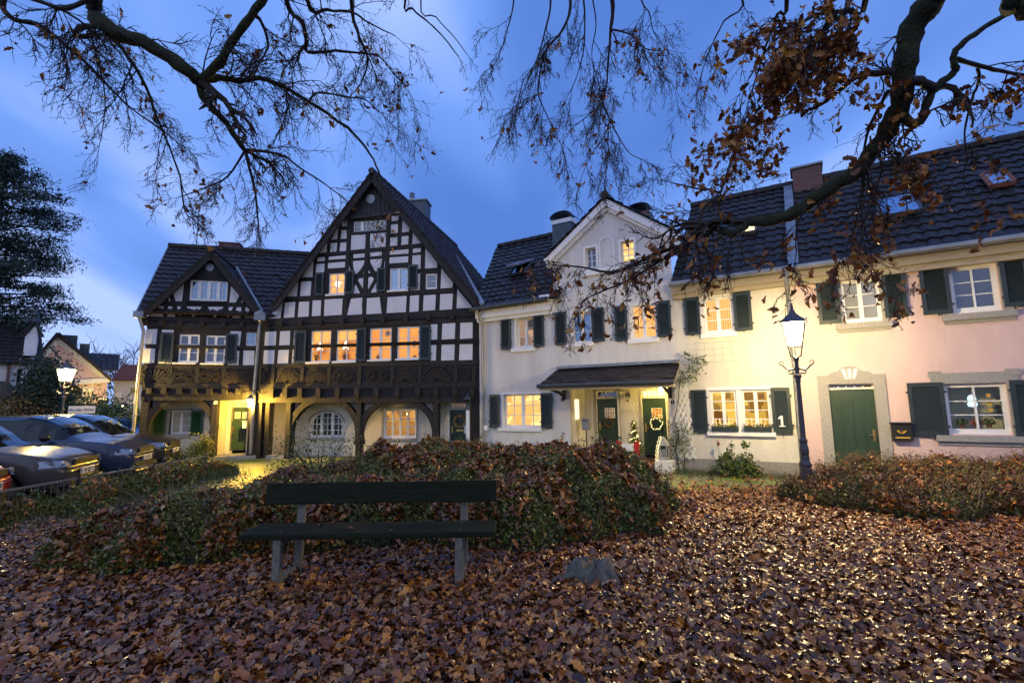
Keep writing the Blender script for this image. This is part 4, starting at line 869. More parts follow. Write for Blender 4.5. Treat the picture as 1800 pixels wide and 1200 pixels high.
# cream house
H4 = house('row_house', FR, 0, 'cream rendered house behind the street lamp with a long flower-boxed window')
wy1, wy2 = Z7.r(163, 292, 309, 470), Z7.r(197, 757, 499, 965)
zpl = Z7.p(300, 1108)[1]
mb = MB(); wall_sheet(mb, [(uY, -.3), (uP, -.3), (uP, ezP), (uY, ezP)], [wy1, wy2], 0, .12); shell(mb, uY, uP, 4.4, 6.4); mb.obj('wall', 'cream_wall', H4)
MB().box(uY+.02, uP, .0, .05, -.3, zpl).obj('plinth', 'plinth', H4)
window(H4, wy1, 0, 2, 1, 3, 'lit_curtain', sill=Z7.r(150, 471, 333, 495), dep=.05, **kw)
a, b, c, d = wy2; m_ = (a+b)/2
window(H4, (a, m_-.05, c, d), 0, 2, 1, 4, 'lit_shelf', dep=.05, mull=.07); window(H4, (m_+.05, b, c, d), 0, 2, 1, 4, 'lit_shelf', dep=.05, mull=.07)
MB().box(m_-.05, m_+.05, -.1, .0, c, d).obj('mullion', 'white_paint', H4); e = .07
for r in (wy1, wy2): mb = MB(); mb.box(r[0]-e, r[0]-.001, 0, .018, r[2], r[3]+e); mb.box(r[1]+.001, r[1]+e, 0, .018, r[2], r[3]+e); mb.box(r[0], r[1], 0, .018, r[3]+.001, r[3]+e); mb.obj('window_surround', 'white_paint', H4)
q = Z7.r(185, 966, 527, 988); MB().box(q[0], q[1], -.02, .09, q[2], q[3]).obj('sill', 'white_paint', H4)
for x in ((70, 297, 145, 483), (315, 268, 405, 463), (105, 757, 182, 970)): shutter(H4, Z7.r(*x))
sh = shutter(H4, Z7.r(507, 745, 603, 975)); p = Z7.p(553, 905); q1 = .55; k = MB(); k.prism([(p[0]+q1*a_, p[1]-.03+q1*b_) for a_, b_ in ((-.02, -.18), (.06, -.18), (.06, .2), (-.01, .2), (-.10, .12), (-.10, .06), (-.02, .09))], .085, .095).box(p[0]-.09*q1, p[0]+.13*q1, .085, .094, p[1]-.03-.22*q1, p[1]-.03-.181*q1); k.obj('numeral', 'signwhite', sh)
g = MB(); q = Z7.r(115, 510, 362, 622)
for i in range(6): x = q[0]+(q[1]-q[0])*(i+.3)/5.6; g.bar((x, -.03, q[2]), (x, -.03, q[3]), .004, 4)
for i in range(4): z = q[2]+(q[3]-q[2])*(i+.2)/3.4; g.bar((q[0], -.035, z), (q[1], -.035, z), .004, 4)
tag(g.obj('wire_trellis', 'zinc', None), 'thin wire climbing grid on the cream wall under the upper window', 'trellis'); o = bpy.data.objects['wire_trellis']; o.location = FR.world(0, 0, 0); o.rotation_euler = (0, 0, aR)
mb = MB(); tiles(mb, (uY+.02, -.28, ezP), (uP-.02, -.28, ezP), (uP-.02, 3.0, rzP), (uY+.02, 3.0, rzP), .22, .31); tiles(mb, (uP-.02, 6.6, ezP), (uY, 6.6, ezP), (uY, 3, rzP), (uP-.02, 3, rzP), .22, .31)
ridge_caps(mb, (uY, 3.0, rzP+.04), (uP, 3.0, rzP+.04)); roof4 = mb.obj('roof', 'tile', H4)
skylight(roof4, ((1308, 416), (1329, 414), (1332, 402), (1311, 404)), ezP, rzP, 'lit_white')
mb = MB(); mb.box(uY+.0, uP, 0, .22, ezP-.26, ezP-.10); mb.box(uY, uP, 0, .13, ezP-.36, ezP-.26); mb.obj('cornice', 'cornice', H4)
MB().tube([(uY, -.36, ezP-.05), (uP-.03, -.36, ezP-.05)], .065, 10).obj('gutter', 'zinc', H4)
pu = ZR.p(1396, 640, .1)[0]; pipe(H4, [(pu, -.34, ezP-.1), (pu, -.30, ezP-.35), (pu, -.11, ezP-.7), (pu, -.11, 2), (pu, -.11, .0)], .05)
mb = MB().lathe([(.075, -.05), (.075, .30), (.06, .34)], (pu, -.11, 0), 12); mb.obj('standpipe', 'cornice', H4)
for (x0, x1) in ((205, 338), (366, 506)):
    q = Z7.r(x0, 943, x1, 962, .05); B = empty('flower_box', FR.world((q[0]+q[1])/2, .04, q[2]-.01), aR, 'dark green flower box under the %s half of the long lit window' % ('left' if x0 < 300 else 'right'), 'flower box'); W = (q[1]-q[0])/2
    MB().box(-W, W, -.02, .09, 0, .09).obj('box', 'shutter', B); V = []; Fc = []
    for i in range(120):
        cc = np.array([random.uniform(-W, W), random.uniform(-.08, .0), .09+abs(random.gauss(0, .035))]); dd_ = RNG.normal(size=3); dd_ /= np.linalg.norm(dd_); ee = np.cross(dd_, RNG.normal(size=3)); ee /= np.linalg.norm(ee); l = .03; o_ = len(V); V += [cc-dd_*l, cc+ee*l*.5, cc+dd_*l, cc-ee*l*.5]; Fc.append((o_, o_+1, o_+2, o_+3))
    npmesh('foliage', V, Fc, 'bush_leaf', B)
    k = MB()
    for i in range(6):
        x = -W+2*W*(i+.5)/6; k.lathe([(.03, 0), (.035, .05), (.015, .10+.05*random.random()), (.001, .2)], (x, .24, .08), 8)
    B2 = k.obj('ornaments', 'ornament_glow', None); tag(B2, 'row of small glowing ornaments inside the %s half of the long window' % ('left' if x0 < 300 else 'right'), 'ornament'); B2.location = FR.world((q[0]+q[1])/2, .04, q[2]); B2.rotation_euler = (0, 0, aR)
# pink house
H5 = house('row_house', FR, 0, 'pink rendered house with grey window surrounds and a green arched-panel door')
wp = [Z8.r(215, 247, 403, 452), Z8.r(733, 175, 975, 405), Z8.r(715, 745, 1022, 990)]; dp = Z8.r(172, 778, 392, 1130); tp = Z8.r(172, 748, 374, 774)
dh = (dp[0], dp[1], -.05, tp[3])
mb = MB(); wall_sheet(mb, [(uP, -.3), (uE, -.3), (uE, ezP), (uP, ezP)], wp+[dh], 0, .14); shell(mb, uP, uE, 4.4, 6.4); mb.obj('wall', 'pink_wall', H5)
door(H5, (dp[0], dp[1], .05, dp[3]), -.10, 'arched', 'door_green', None, None, 'r', (dp[0], dp[1], tp[2], tp[3]), None, tcols=5, tglass='glass_mid')
mb = MB()
def surround(r, t, tz, sl, pr=.03, nm='window_surround'):
    mb = MB(); mb.box(r[0]-t, r[0], 0, pr, r[2]-.02, r[3]+tz); mb.box(r[1], r[1]+t, 0, pr, r[2]-.02, r[3]+tz); mb.box(r[0], r[1], 0, pr, r[3], r[3]+tz)
    if sl: mb.box(r[0]-t-.02, r[1]+t+.02, 0, .09, r[2]-.13, r[2]-.022); mb.box(r[0]-t, r[1]+t, 0, pr, r[2]-.20, r[2]-.13)
    return mb.obj(nm, 'grey_stone', H5)
surround(wp[0], .12, .12, 1); surround(wp[1], .14, .16, 1); surround(wp[2], .17, .20, 1); surround(dh, .19, .18, 0, nm='door_surround')
mb = MB()
mb = MB(); mb.box(wp[2][0]-.20, wp[2][0]-.0, .03, .04, wp[2][3]+.13, wp[2][3]+.24); mb.obj('corner_stone', 'grey_stone', H5); mb = MB(); mb.box(wp[2][1], wp[2][1]+.20, .03, .04, wp[2][3]+.13, wp[2][3]+.24); mb.obj('corner_stone', 'grey_stone', H5); mb = MB()
cu = (dh[0]+dh[1])/2; zt = dh[3]+.18
mb.prism([(cu-.38, zt-.01), (cu+.38, zt-.01), (cu+.34, zt+.05), (cu+.2, zt+.08), (cu+.12, zt+.16), (cu, zt+.18), (cu-.12, zt+.16), (cu-.2, zt+.08), (cu-.34, zt+.05)], 0, .032)
mb.obj('door_crest', 'grey_stone', H5); MB().box(dh[0]-.2, dh[1]+.2, 0, .06, -.3, .06).obj('threshold', 'grey_stone', H5)
mb = MB()
for s in (-1, 0, 1): mb.prism([(cu+s*.06-.02, zt-.08), (cu+s*.06+.02, zt-.08), (cu+s*.11+.035, zt+.12), (cu+s*.11-.035, zt+.12)], .032, .045)
mb.obj('keystone_fan', 'white_paint', H5)
window(H5, wp[0], 0, 2, 1, 3, glass='glass_blind_d', dep=.05, fw=.06); window(H5, wp[1], 0, 2, 1, 3, glass='glass_dark', dep=.07, fw=.08, mull=.03); 
window(H5, wp[2], 0, 2, 1, 3, glass='glass_clear', lit='lit_none', dep=.07, fw=.07, mull=.03, room=.5)
for q in ((100, 255, 207, 463), (414, 213, 527, 432), (593, 185, 735, 417), (978, 130, 1112, 378), (540, 742, 715, 998), (1033, 728, 1205, 1002)): shutter(H5, Z8.r(*q))
mb = MB(); tiles(mb, (uP+.16, -.28, ezP), (uE, -.28, ezP), (uE, 3.0, rzP), (uP+.16, 3.0, rzP), .22, .31); tiles(mb, (uE, 6.6, ezP), (uP, 6.6, ezP), (uP, 3, rzP), (uE, 3, rzP), .22, .31)
ridge_caps(mb, (uP, 3.0, rzP+.04), (uE, 3.0, rzP+.04)); roof5 = mb.obj('roof', 'tile', H5)
A = np.array([uP-.03, -.28, ezP+.02]); D = np.array([uP-.03, 3.0, rzP+.02]); X = np.array([.20, 0, 0]); n = np.cross(X, D-A); n /= np.linalg.norm(n)
mb = MB(); mb.quad(A+n*.05, A+X+n*.05, D+X+n*.05, D+n*.05); mb.quad(A, A+n*.05, D+n*.05, D); mb.quad(A+X, A+X+n*.05, D+X+n*.05, D+X); mb.obj('party_flashing', 'lead', roof5)
skylight(roof5, ((1546, 388), (1618, 379), (1608, 345), (1543, 357)), ezP, rzP, 'glass_mirror', 'iron'); skylight(roof5, ((1740, 336), (1780, 329), (1768, 307), (1728, 314)), ezP, rzP, 'glass_mirror', 'brick_red')
c = ZR.r(1394, 292, 1447, 360, -2.6); ch = MB().box(c[0], c[1], -3.2, -2.6, rzP-.8, c[3]).obj('chimney', 'brick_clad', roof5); MB().box(c[0]-.04, c[1]+.04, -3.25, -2.55, c[3], c[3]+.05).obj('chimney_cap', 'lead', ch)
mb = MB(); mb.box(uP, uE, 0, .22, ezP-.26, ezP-.10); mb.box(uP, uE, 0, .13, ezP-.38, ezP-.26); mb.obj('cornice', 'cornice', H5)
MB().tube([(uP+.03, -.36, ezP-.05), (uE, -.36, ezP-.05)], .065, 10).obj('gutter', 'zinc', H5)
pb = Z8.r(455, 932, 556, 1020, .1); B = letter_box(FR, pb, .01, 'black letter box with a golden horn on the pink wall beside the green door', 'black_trim')
k = MB(); W = pb[1]-pb[0]; hh = pb[3]-pb[2]; k.tube([(-.05, -.155, hh*.50), (-.03, -.155, hh*.42), (.02, -.155, hh*.42), (.03, -.155, hh*.50), (-.01, -.155, hh*.52)], [.012, .009, .009, .007, .006], 6); k.tube([(-.04, -.155, hh*.44), (-.065, -.155, hh*.56)], [.01, .022], 6); k.tube([(.02, -.155, hh*.43), (.06, -.155, hh*.55)], [.008, .01], 6); k.obj('horn_emblem', 'gold_paint', B)
MB().box(-W*.35, W*.35, .145, .15, hh*.14, hh*.2).obj('name_strip', 'gold_paint', B)
q = Z8.p(838, 825, -.2); 
def ghost():
    B = empty('window_ornament', FR.world(q[0], -.16, q[1]), aR, 'pale blue glowing figure hanging in the pink house window', 'ornament')
    MB().lathe([(.001, .10), (.05, .07), (.065, .02), (.05, -.03), (.075, -.07), (.06, -.12), (.001, -.13)], (0, 0, 0), 14).obj('figure', 'ghost_glow', B, smooth=True); MB().bar((0, 0, .1), (0, 0, .3), .003).obj('cord', 'ink', B)
M['ghost_glow'] = emit('ghost_glow', (.55, .8, 1), 1.3)
ghost()
for i, (x, y, cc) in enumerate(((915, 803, 'gold_paint'), (922, 843, 'gold_paint'), (928, 873, 'gold_paint'), (960, 815, 'ink'), (962, 858, 'ink'), (968, 885, 'ink'))):
    p = Z8.p(x, y, -.2); k = MB()
    for t in range(6): a_ = t*pi/3; k.prism([(0, 0), (.03*math.cos(a_-.4), .03*math.sin(a_-.4)), (.045*math.cos(a_), .045*math.sin(a_)), (.03*math.cos(a_+.4), .03*math.sin(a_+.4))], 0, .006)
    o = k.obj('paper_flower', cc, None); o.location = FR.world(p[0], -.15, p[1]); o.rotation_euler = (0, 0, aR)
    tag(o, '%s paper flower, %s of its hanging string in the pink house window' % (('golden' if i < 3 else 'dark'), ('top', 'middle', 'bottom')[i % 3]), 'ornament', 'paper flowers in the pink house window')
sill_plant(FR, Z8.p(800, 960, -.12), -.17, .10, 'green plant at the left of the pink house sill', 160); sill_plant(FR, Z8.p(868, 960, -.12), -.17, .10, 'red flowering plant on the pink house sill', 160, m='red_leaf'); sill_plant(FR, Z8.p(930, 960, -.12), -.17, .10, 'green plant at the right of the pink house sill', 160)
# canopy over the twin doors
w_e = 1.0; r0, r1 = Z6.p(648, 158, .03), Z6.p(1562, 122, .03); e0, e1 = Z6.p(500, 288, w_e), Z6.p(1515, 247, w_e); zr = (r0[1]+r1[1])/2; ze = (e0[1]+e1[1])/2
print('CANOPY', r0, r1, e0, e1)
mb = MB(); tiles(mb, (e0[0], -w_e, ze), (e1[0], -w_e, ze), (r1[0], -.02, zr), (r0[0], -.02, zr), .16, .14, .003, .014); can = mb.obj('canopy', 'tile', H3)
MB().box(r0[0], r1[0], .0, .09, zr+.02, zr+.07).quad((r0[0], -.09, zr+.07), (r1[0], -.09, zr+.07), (r1[0], -.2, zr-.01), (r0[0], -.2, zr-.01)).obj('ridge_flashing', 'lead', can)
mb = MB(); mb.tube([(e0[0]-.02, -w_e-.04, ze-.03), (e1[0]+.02, -w_e-.04, ze-.03)], .05, 10); mb.obj('gutter', 'iron', can)
mb = MB(); mb.quad((e0[0], -w_e+.02, ze-.06), (e1[0], -w_e+.02, ze-.06), (r1[0], -.02, zr-.06), (r0[0], -.02, zr-.06)); mb.box(e0[0], e1[0], w_e-.1, w_e-.02, ze-.14, ze-.05)
mb.obj('soffit', 'cornice', can)
for x, y in ((690, 380), (1492, 368)):
    b = Z6.p(x, y, .03); k = MB(); k.tube([(b[0], -.03, b[1]), (b[0], -.25, b[1]+.12), (b[0], -w_e+.15, ze-.1)], [.04, .045, .04], 4); k.box(b[0]-.04, b[0]+.04, 0, .06, b[1]-.05, zr-.1); k.obj('bracket', 'timber', can)
mb = MB(); q = Z6.r(793, 393, 820, 545)
xw = po[0]; yy = Dp*.42; MB().box(xw+.004, xw+.02, -yy-.12, -yy+.12, Z6.p(805, 545)[1], Z6.p(805, 393)[1]).obj('slot_window', 'lit_white', H3)
q = Z6.p(1425, 352, -.45); B = empty('ceiling_light', FR.world(q[0], -.45, zpT), aR, 'small bright lamp under the porch ceiling before the right dark door', 'lamp'); MB().lathe([(.05, 0), (.05, -.03)], (0, 0, 0), 12).obj('base', 'white_paint', B); MB().lathe([(.04, -.03), (.055, -.06), (.045, -.10), (.001, -.12)], (0, 0, 0), 12).obj('globe', 'porch_glow', B)
# wall lantern, wreaths, tree, mail box, lattice etc. at the porch
q = Z6.p(1170, 365, -Dp+.15); B = empty('wall_lantern', FR.world(q[0], -Dp+.15, q[1]), aR, 'unlit black carriage lantern between the two dark porch doors', 'lantern')
MB().tube([(0, .15, .02), (.02, .1, .14), (0, 0, .16), (0, 0, .10)], .012, 6).lathe([(.04, .13), (.04, .15)], (0, 0, .02), 8, axis='y').obj('bracket', 'iron', B); lantern_body(B, -.14, .075, .16)
wreath(FR, Z6.p(1035, 566, -Dp), -Dp+.0, .11, 'small green wreath with red berries on the left porch door', 'bush_leaf', 0, 'red_cloth'); wreath(FR, Z6.p(1393, 575, -Dp), -Dp+.0, .15, 'fairy-lit wreath on the right porch door', 'hedge_leaf', 24)
q = Z6.r(827, 535, 879, 625, -.2); B = empty('letter_box', FR.world((q[0]+q[1])/2, -.25, .12), aR, 'grey letter box on a thin pole at the left of the porch', 'mailbox')
W = (q[1]-q[0])/2; MB().box(-W, W, -.06, .06, q[2]-.12, q[3]-.12).obj('body', 'zinc', B, bevel=.01); MB().bar((0, 0, 0), (0, 0, q[2]-.12), .018, 8).obj('pole', 'iron', B); MB().box(-W+.02, W-.02, .06, .066, q[3]-.2, q[3]-.17).obj('letter_slot', 'black_trim', B)
plaque(FR, Z6, (672, 345, 692, 370), '4', 0, 'upper of two small number plates left of the canopy bracket'); plaque(FR, Z6, (671, 382, 691, 407), '3', 0, 'lower of two small number plates left of the canopy bracket'); plaque(FR, Z6, (1498, 402, 1522, 428), '2', 0, 'small number plate beside the white lattice')
def leafmass(parent, name, pts, sig, n, l, m, flat=.35, up=0):
    pts = np.array(pts, float); idx = RNG.integers(0, len(pts), n); C = pts[idx]+RNG.normal(0, 1, (n, 3))*np.array(sig)
    d = RNG.normal(size=(n, 3)); d[:, 2] += up; d /= np.linalg.norm(d, axis=1)[:, None]; e = np.cross(d, RNG.normal(size=(n, 3))); e /= np.linalg.norm(e, axis=1)[:, None]; L = (l*RNG.uniform(.6, 1.3, n))[:, None]
    nn = np.cross(d, e); V = np.stack([C-d*L, C+e*L*flat-d*L*.1+nn*L*.15, C+d*L, C-e*L*flat-d*L*.1+nn*L*.15], 1).reshape(-1, 3)
    return npmesh(name, V, np.arange(4*n).reshape(n, 4), m, parent)
q = Z6.p(1222, 690, -.25); B = empty('potted_tree', FR.world(q[0], -.25, .12), aR, 'slim potted conifer wound with fairy lights between the porch doors', 'potted tree'); h = Z6.p(1222, 560, -.25)[1]-.12
MB().lathe([(.10, 0), (.14, .22), (.15, .25)], (0, 0, 0), 12).obj('pot', 'brick_red', B); MB().bar((0, 0, .2), (0, 0, h*.8), .012).obj('trunk', 'trunk', B)
leafmass(B, 'foliage', [(.16*(1-t)*math.cos(t*40), .16*(1-t)*math.sin(t*40), .25+(h-.25)*t) for t in np.linspace(0, 1, 60)], (.03, .03, .03), 900, .035, 'hedge_leaf')
k = MB()
for i in range(46): t = i/46; k.lathe([(.001, -.012), (.012, 0), (.001, .012)], (.17*(1.05-t)*math.cos(t*26), .17*(1.05-t)*math.sin(t*26), .27+(h-.27)*t), 6)
k.obj('fairy_lights', 'bulb', B)
q = Z6.p(1178, 755, .25); B = empty('gift_basket', FR.world(q[0], .25, .12), aR, 'white box with red ribbons among greenery in front of the porch', 'gift box')
bz = Z6.p(1178, 780, .25)[1]-.12; s = .14
MB().box(-s, s, -.1, .1, bz, Z6.p(1178, 727, .25)[1]-.12).obj('box', 'signwhite', B); k = MB()
for sgn in (-1, 1): k.prism([(sgn*s*1.05, bz+.2), (sgn*s*2.0, bz+.25), (sgn*s*1.9, bz-.08), (sgn*s*1.5, bz-.16), (sgn*s*1.2, bz)], .02, .05)
k.obj('ribbon', 'red_cloth', B); MB().box(-s*.8, s*.8, -.12, .12, 0, bz).obj('stand', 'bench_wood', B); leafmass(B, 'foliage', [(-.26, 0, bz+.1), (.3, 0, bz+.1), (-.3, .05, bz-.1), (.3, .05, bz-.1)], (.07, .07, .09), 300, .04, 'bush_leaf')
q = gp(1190, 822, .0); q = Z6.p(1462, 925, .35); B = empty('stone_pedestal', FR.world(q[0], .42, 0), aR, 'pale square block beside the porch step, below the lit ornament house', 'pedestal')
ph = Z6.p(1462, 850, .4)[1]; MB().box(-.19, .19, -.19, .19, -.05, ph).obj('block', 'pedestal', B, bevel=.012)
B = empty('ornament_house', FR.world(q[0]-.02, .42, ph), aR, 'white slatted ornament house wound with fairy lights on the pale block', 'ornament'); hh = Z6.p(1455, 665, .4)[1]-ph
k = MB(); k.box(-.10, .10, -.1, .1, 0, .03); k.box(-.10, .10, -.1, .1, .03, hh*.12)
for i in range(6): k.box(-.10, .10, .09, .1, hh*(.14+.055*i), hh*(.17+.055*i))
for x in (-.1, .08): k.box(x, x+.02, .08, .1, .03, hh*.62); k.box(x, x+.02, -.1, -.08, .03, hh*.62)
k.prism([(-.13, hh*.60), (.13, hh*.60), (.0, hh*.95)], -.11, .11); k.obj('house_body', 'ornament_white', B); k = MB()
for i in range(34): t = i/34; k.lathe([(.001, -.009), (.009, 0), (.001, .009)], (-.13+.03*math.sin(i*2.1)+.12*t*t, -.12-.02*math.sin(i), hh*t), 6)
k.obj('fairy_lights', 'bulb', B)
# white diamond lattice leaning on the wall with climbing roses
a0, a1 = Z6.p(1508, 560, .12), Z6.p(1690, 560, .12); L_ = empty('lattice_trellis', FR.world((a0[0]+a1[0])/2, .12, 0), aR, 'white diamond lattice leaning against the wall right of the porch', 'trellis')
TL = [Z6.p(*p, .12) for p in ((1525, 275), (1620, 268), (1690, 840), (1545, 850))]; um = (a0[0]+a1[0])/2; k = MB(); nI = 8; W4 = 3
def bil(s, t): 
    a, b, c, d = TL; return np.array([(a[0]*(1-s)+b[0]*s)*(1-t)+(d[0]*(1-s)+c[0]*s)*t-um, (a[1]*(1-s)+b[1]*s)*(1-t)+(d[1]*(1-s)+c[1]*s)*t])
for i in range(-W4, nI+1):
    for dr, yy in ((1, .0), (-1, .008)):
        pts = []
        for j in range(W4+1):
            t = (i+j)/nI; s = j/W4 if dr == 1 else 1-j/W4
            if -.001 <= t <= 1.001: pts.append(bil(s, t))
        if len(pts) > 1: beam_seg(k, pts[0], pts[-1], .028, yy, yy+.007)
print('LAT', TL, len(k.v), um); k.obj('lattice', 'white_paint', L_)
q = Z6.p(1560, 850, .2); B = empty('climbing_rose', FR.world(q[0], .2, 0), aR, 'climbing rose on the white lattice reaching up the cream wall', 'climbing plant')
st = [(q[0], .0), *(Z6.p(x, y, .18) for x, y in ((1530, 760), (1560, 650), (1520, 560), (1550, 420), (1565, 280), (1600, 210), (1650, 130)))]
k = MB(); k.tube([(u-q[0], .02*math.sin(i*2), z) for i, (u, z) in enumerate(st)], [.016, .014, .012, .011, .010, .008, .006, .004], 6)
st2 = [(q[0]+.1, 0), *(Z6.p(x, y, .2) for x, y in ((1600, 800), (1650, 760), (1685, 745)))]; k.tube([(u-q[0], .0, z) for u, z in st2], [.012, .01, .006, .003], 5); k.obj('stem', 'trunk', B)
top = [(u-q[0], -.02, z) for u, z in (Z6.p(x, y, .2) for x, y in ((1600, 215), (1640, 170), (1660, 120), (1700, 90), (1690, 180), (1610, 60), (1730, 110), (1660, 230), (1640, 60), (1590, 250)))]
low = [(u-q[0], -.03, z) for u, z in (Z6.p(x, y, .22) for x, y in ((1520, 620), (1560, 600), (1530, 690), (1580, 720), (1510, 760), (1560, 800), (1600, 690), (1540, 860), (1500, 720), (1620, 640), (1560, 740)))]
leafmass(B, 'foliage', top, (.06, .05, .06), 330, .035, 'bush_leaf', .45); leafmass(B, 'foliage', low, (.08, .06, .10), 420, .035, 'bush_leaf', .45)
q = Z7.p(325, 1140, .45); B = empty('garden_shrub', FR.world(q[0], .45, 0), aR, 'low yellow-green bush at the foot of the cream wall', 'shrub')
pts = [(random.gauss(0, .22), random.gauss(0, .12), abs(random.gauss(.22, .14))) for i in range(60)]; leafmass(B, 'foliage', pts, (.05, .05, .05), 1500, .04, 'bush_leaf', .45); k = MB()
for p in pts[:22]: k.tube([(p[0]*.2, p[1]*.2, 0), (p[0]*.7, p[1]*.7, p[2]*.6), p], [.008, .006, .003], 4)
k.obj('stem', 'trunk', B)
q = Z7.p(240, 1090, .2); B = empty('garden_stake', FR.world(q[0], .25, 0), aR, 'thin garden stake with a round rusty finial by the cream wall', 'garden stake'); h = Z7.p(240, 1030, .2)[1]
MB().bar((0, 0, 0), (.01, 0, h), .006).obj('rod', 'iron', B); MB().lathe([(.001, h-.04), (.03, h-.01), (.035, h+.03), (.015, h+.07), (.001, h+.1)], (.01, 0, 0), 10).obj('finial', 'brick_red', B)
# ------------------------------------------------------------------ ground
def sheet(name, poly, z, m, kind='structure'):
    mb = MB(); mb.add([(x, y, z) for x, y in poly], [tuple(range(len(poly)))]); return tag(mb.obj(name, m), kind=kind)
def hgt(x, y): return 0*x
sheet('ground', [(-400, -400), (400, -400), (400, 400), (-400, 400)], -.012, 'soil')
R_ = lambda u, w: FR.world(u, w, 0)[:2]; M_ = lambda u, w: FM.world(u, w, 0)[:2]; L2 = lambda u, w: FL.world(u, w, 0)[:2]
sheet('courtyard_paving', [(-6.9, 9.2), (-2.4, 9.6), (.5, 10.3), (2.3, 8.0), (2.9, 7.0), (4.0, 7.1), (4.9, 8.6), (6.5, 9.0), R_(8.6, 1.2), R_(8.6, -.2), R_(-6.2, -.2), M_(-7.2, -.5), L2(-3.4, -.4), (-8.6, 13.2)], -.004, 'cobble')
sheet('parking_ground', [(-7.75, 3), (-7.75, 14.4), (-12, 14.4), (-14, 40), (-60, 40), (-60, 3)], -.006, 'asphalt')
# ------------------------------------------------------------------ street lamps
def street_lamp(loc, label, glow, s=1.0, rz=0.0, htot=3.08):
    B = empty('street_lamp', loc, rz, label, 'street lamp', 'old-fashioned iron street lamps'); h = htot
    prof = [(.14, -.1), (.14, .02), (.125, .04), (.12, .55), (.135, .57), (.14, .60), (.11, .63), (.095, .68), (.10, .70), (.095, .73), (.085, .74), (.10, .80), (.10, .86), (.075, .96), (.09, .99), (.09, 1.02), (.062, 1.05), (.048, h-.78), (.06, h-.75), (.06, h-.70), (.085, h-.67), (.085, h-.64), (.05, h-.61), (.045, h-.40), (.06, h-.38), (.06, h-.33), (.03, h-.31)]
    MB().lathe([(r*.74, z) for r, z in prof], (0, 0, 0), 12).obj('post', 'post_iron', B, smooth=False)
    for sg in (-1, 1):
        p = [(0, 0, h-.52)]+[(sg*(.06+.16*t), 0, h-.52-.05*math.sin(t*pi)+.06*t) for t in (.3, .6, 1)]+[(sg*(.235+.035*math.sin(t)), 0, h-.455-.0+.035-.035*math.cos(t)) for t in (.8, 1.8, 2.8, 3.8, 4.8)]
        MB().tube(p, [.022, .02, .018, .016, .014, .012, .011, .01, .01], 6).tube([(sg*.05, 0, h-.6), (sg*.12, 0, h-.62), (sg*.14, 0, h-.58), (sg*.11, 0, h-.56)], .013, 6).obj('scroll_arm', 'post_iron', B)
    k = MB(); r0, r1, z0, z1 = .155, .255, h-.12, h+.30
    for j in range(4):
        a = pi/4+j*pi/2; c, s_ = math.cos(a), math.sin(a)
        k.tube([(.02*c, .02*s_, h-.32), (r0*.75*c, r0*.75*s_, h-.30), (r0*c, r0*s_, z0)], .012, 5); k.bar((r0*c, r0*s_, z0), (r1*c, r1*s_, z1), .012, 4)
        k.tube([(r1*c, r1*s_, z1), (r1*1.16*c, r1*1.16*s_, z1+.02), (r1*1.2*c, r1*1.2*s_, z1+.06)], .010, 4)
    for j in range(4):
        a, b = pi/4+j*pi/2, pi/4+(j+1)*pi/2; k.bar((r0*1.03*math.cos(a), r0*1.03*math.sin(a), z0), (r0*1.03*math.cos(b), r0*1.03*math.sin(b), z0), .013, 4)
    k.lathe([(r1*1.1, z1), (r1*1.1, z1+.03), (r1*.72, z1+.09), (r1*.33, z1+.17), (r1*.28, z1+.20), (r1*.18, z1+.24), (r1*.11, z1+.27), (r1*.15, z1+.30), (.005, z1+.38)], (0, 0, 0), 4, ph=pi/4)
    k.obj('lantern_frame', 'post_iron', B)
    g_ = MB(); g_.lathe([(r0*.98, z0+.014), (r1*.97, z1-.004)], (0, 0, 0), 4, ph=pi/4); g_.f = g_.f[:-2]; g_.m = g_.m[:-2]; g_.obj('lantern_glass', glow, B)
    MB().lathe([(.001, z0+.23), (.04, z0+.26), (.05, z0+.32), (.04, z0+.38), (.001, z0+.40)], (0, 0, 0), 12).obj('mantle', glow.replace('lamp_glow', 'mantle'), B)
    B.scale = (s, s, s); return B
lp = at(1417, 830, 8.1); lz = at(1398, 590, 8.1)[2]
street_lamp((lp[0], lp[1], 0), 'tall glowing iron street lamp before the cream and pink houses', 'lamp_glow', .93, aR, (lz-.065)/.93)
lp = at(113, 690, 13.5); lz = at(113, 660, 13.5)[2]
LB_ = street_lamp((lp[0], lp[1], 0), 'glowing iron street lamp behind the cars carrying a white street name sign', 'lamp_glow_far', (lz+.0)/3.16, .1)
sp = at(120, 720, 13.35); B = empty('street_sign', sp, .70, 'white street name plate on the lamp post behind the cars', 'street sign')
MB().box(-.0, .56, -.012, .012, -.10, .10).obj('plate', 'signwhite', B); text_mesh('An der Eiche', .10, 'lettering', 'ink', B, (.28, -.016, -.005))
lp = at(218, 720, 27); s = at(218, 716, 27)[2]/3.16
street_lamp((lp[0], lp[1], 0), 'small distant glowing lamp at the corner of the timber house', 'lamp_glow_garden', s, .4)
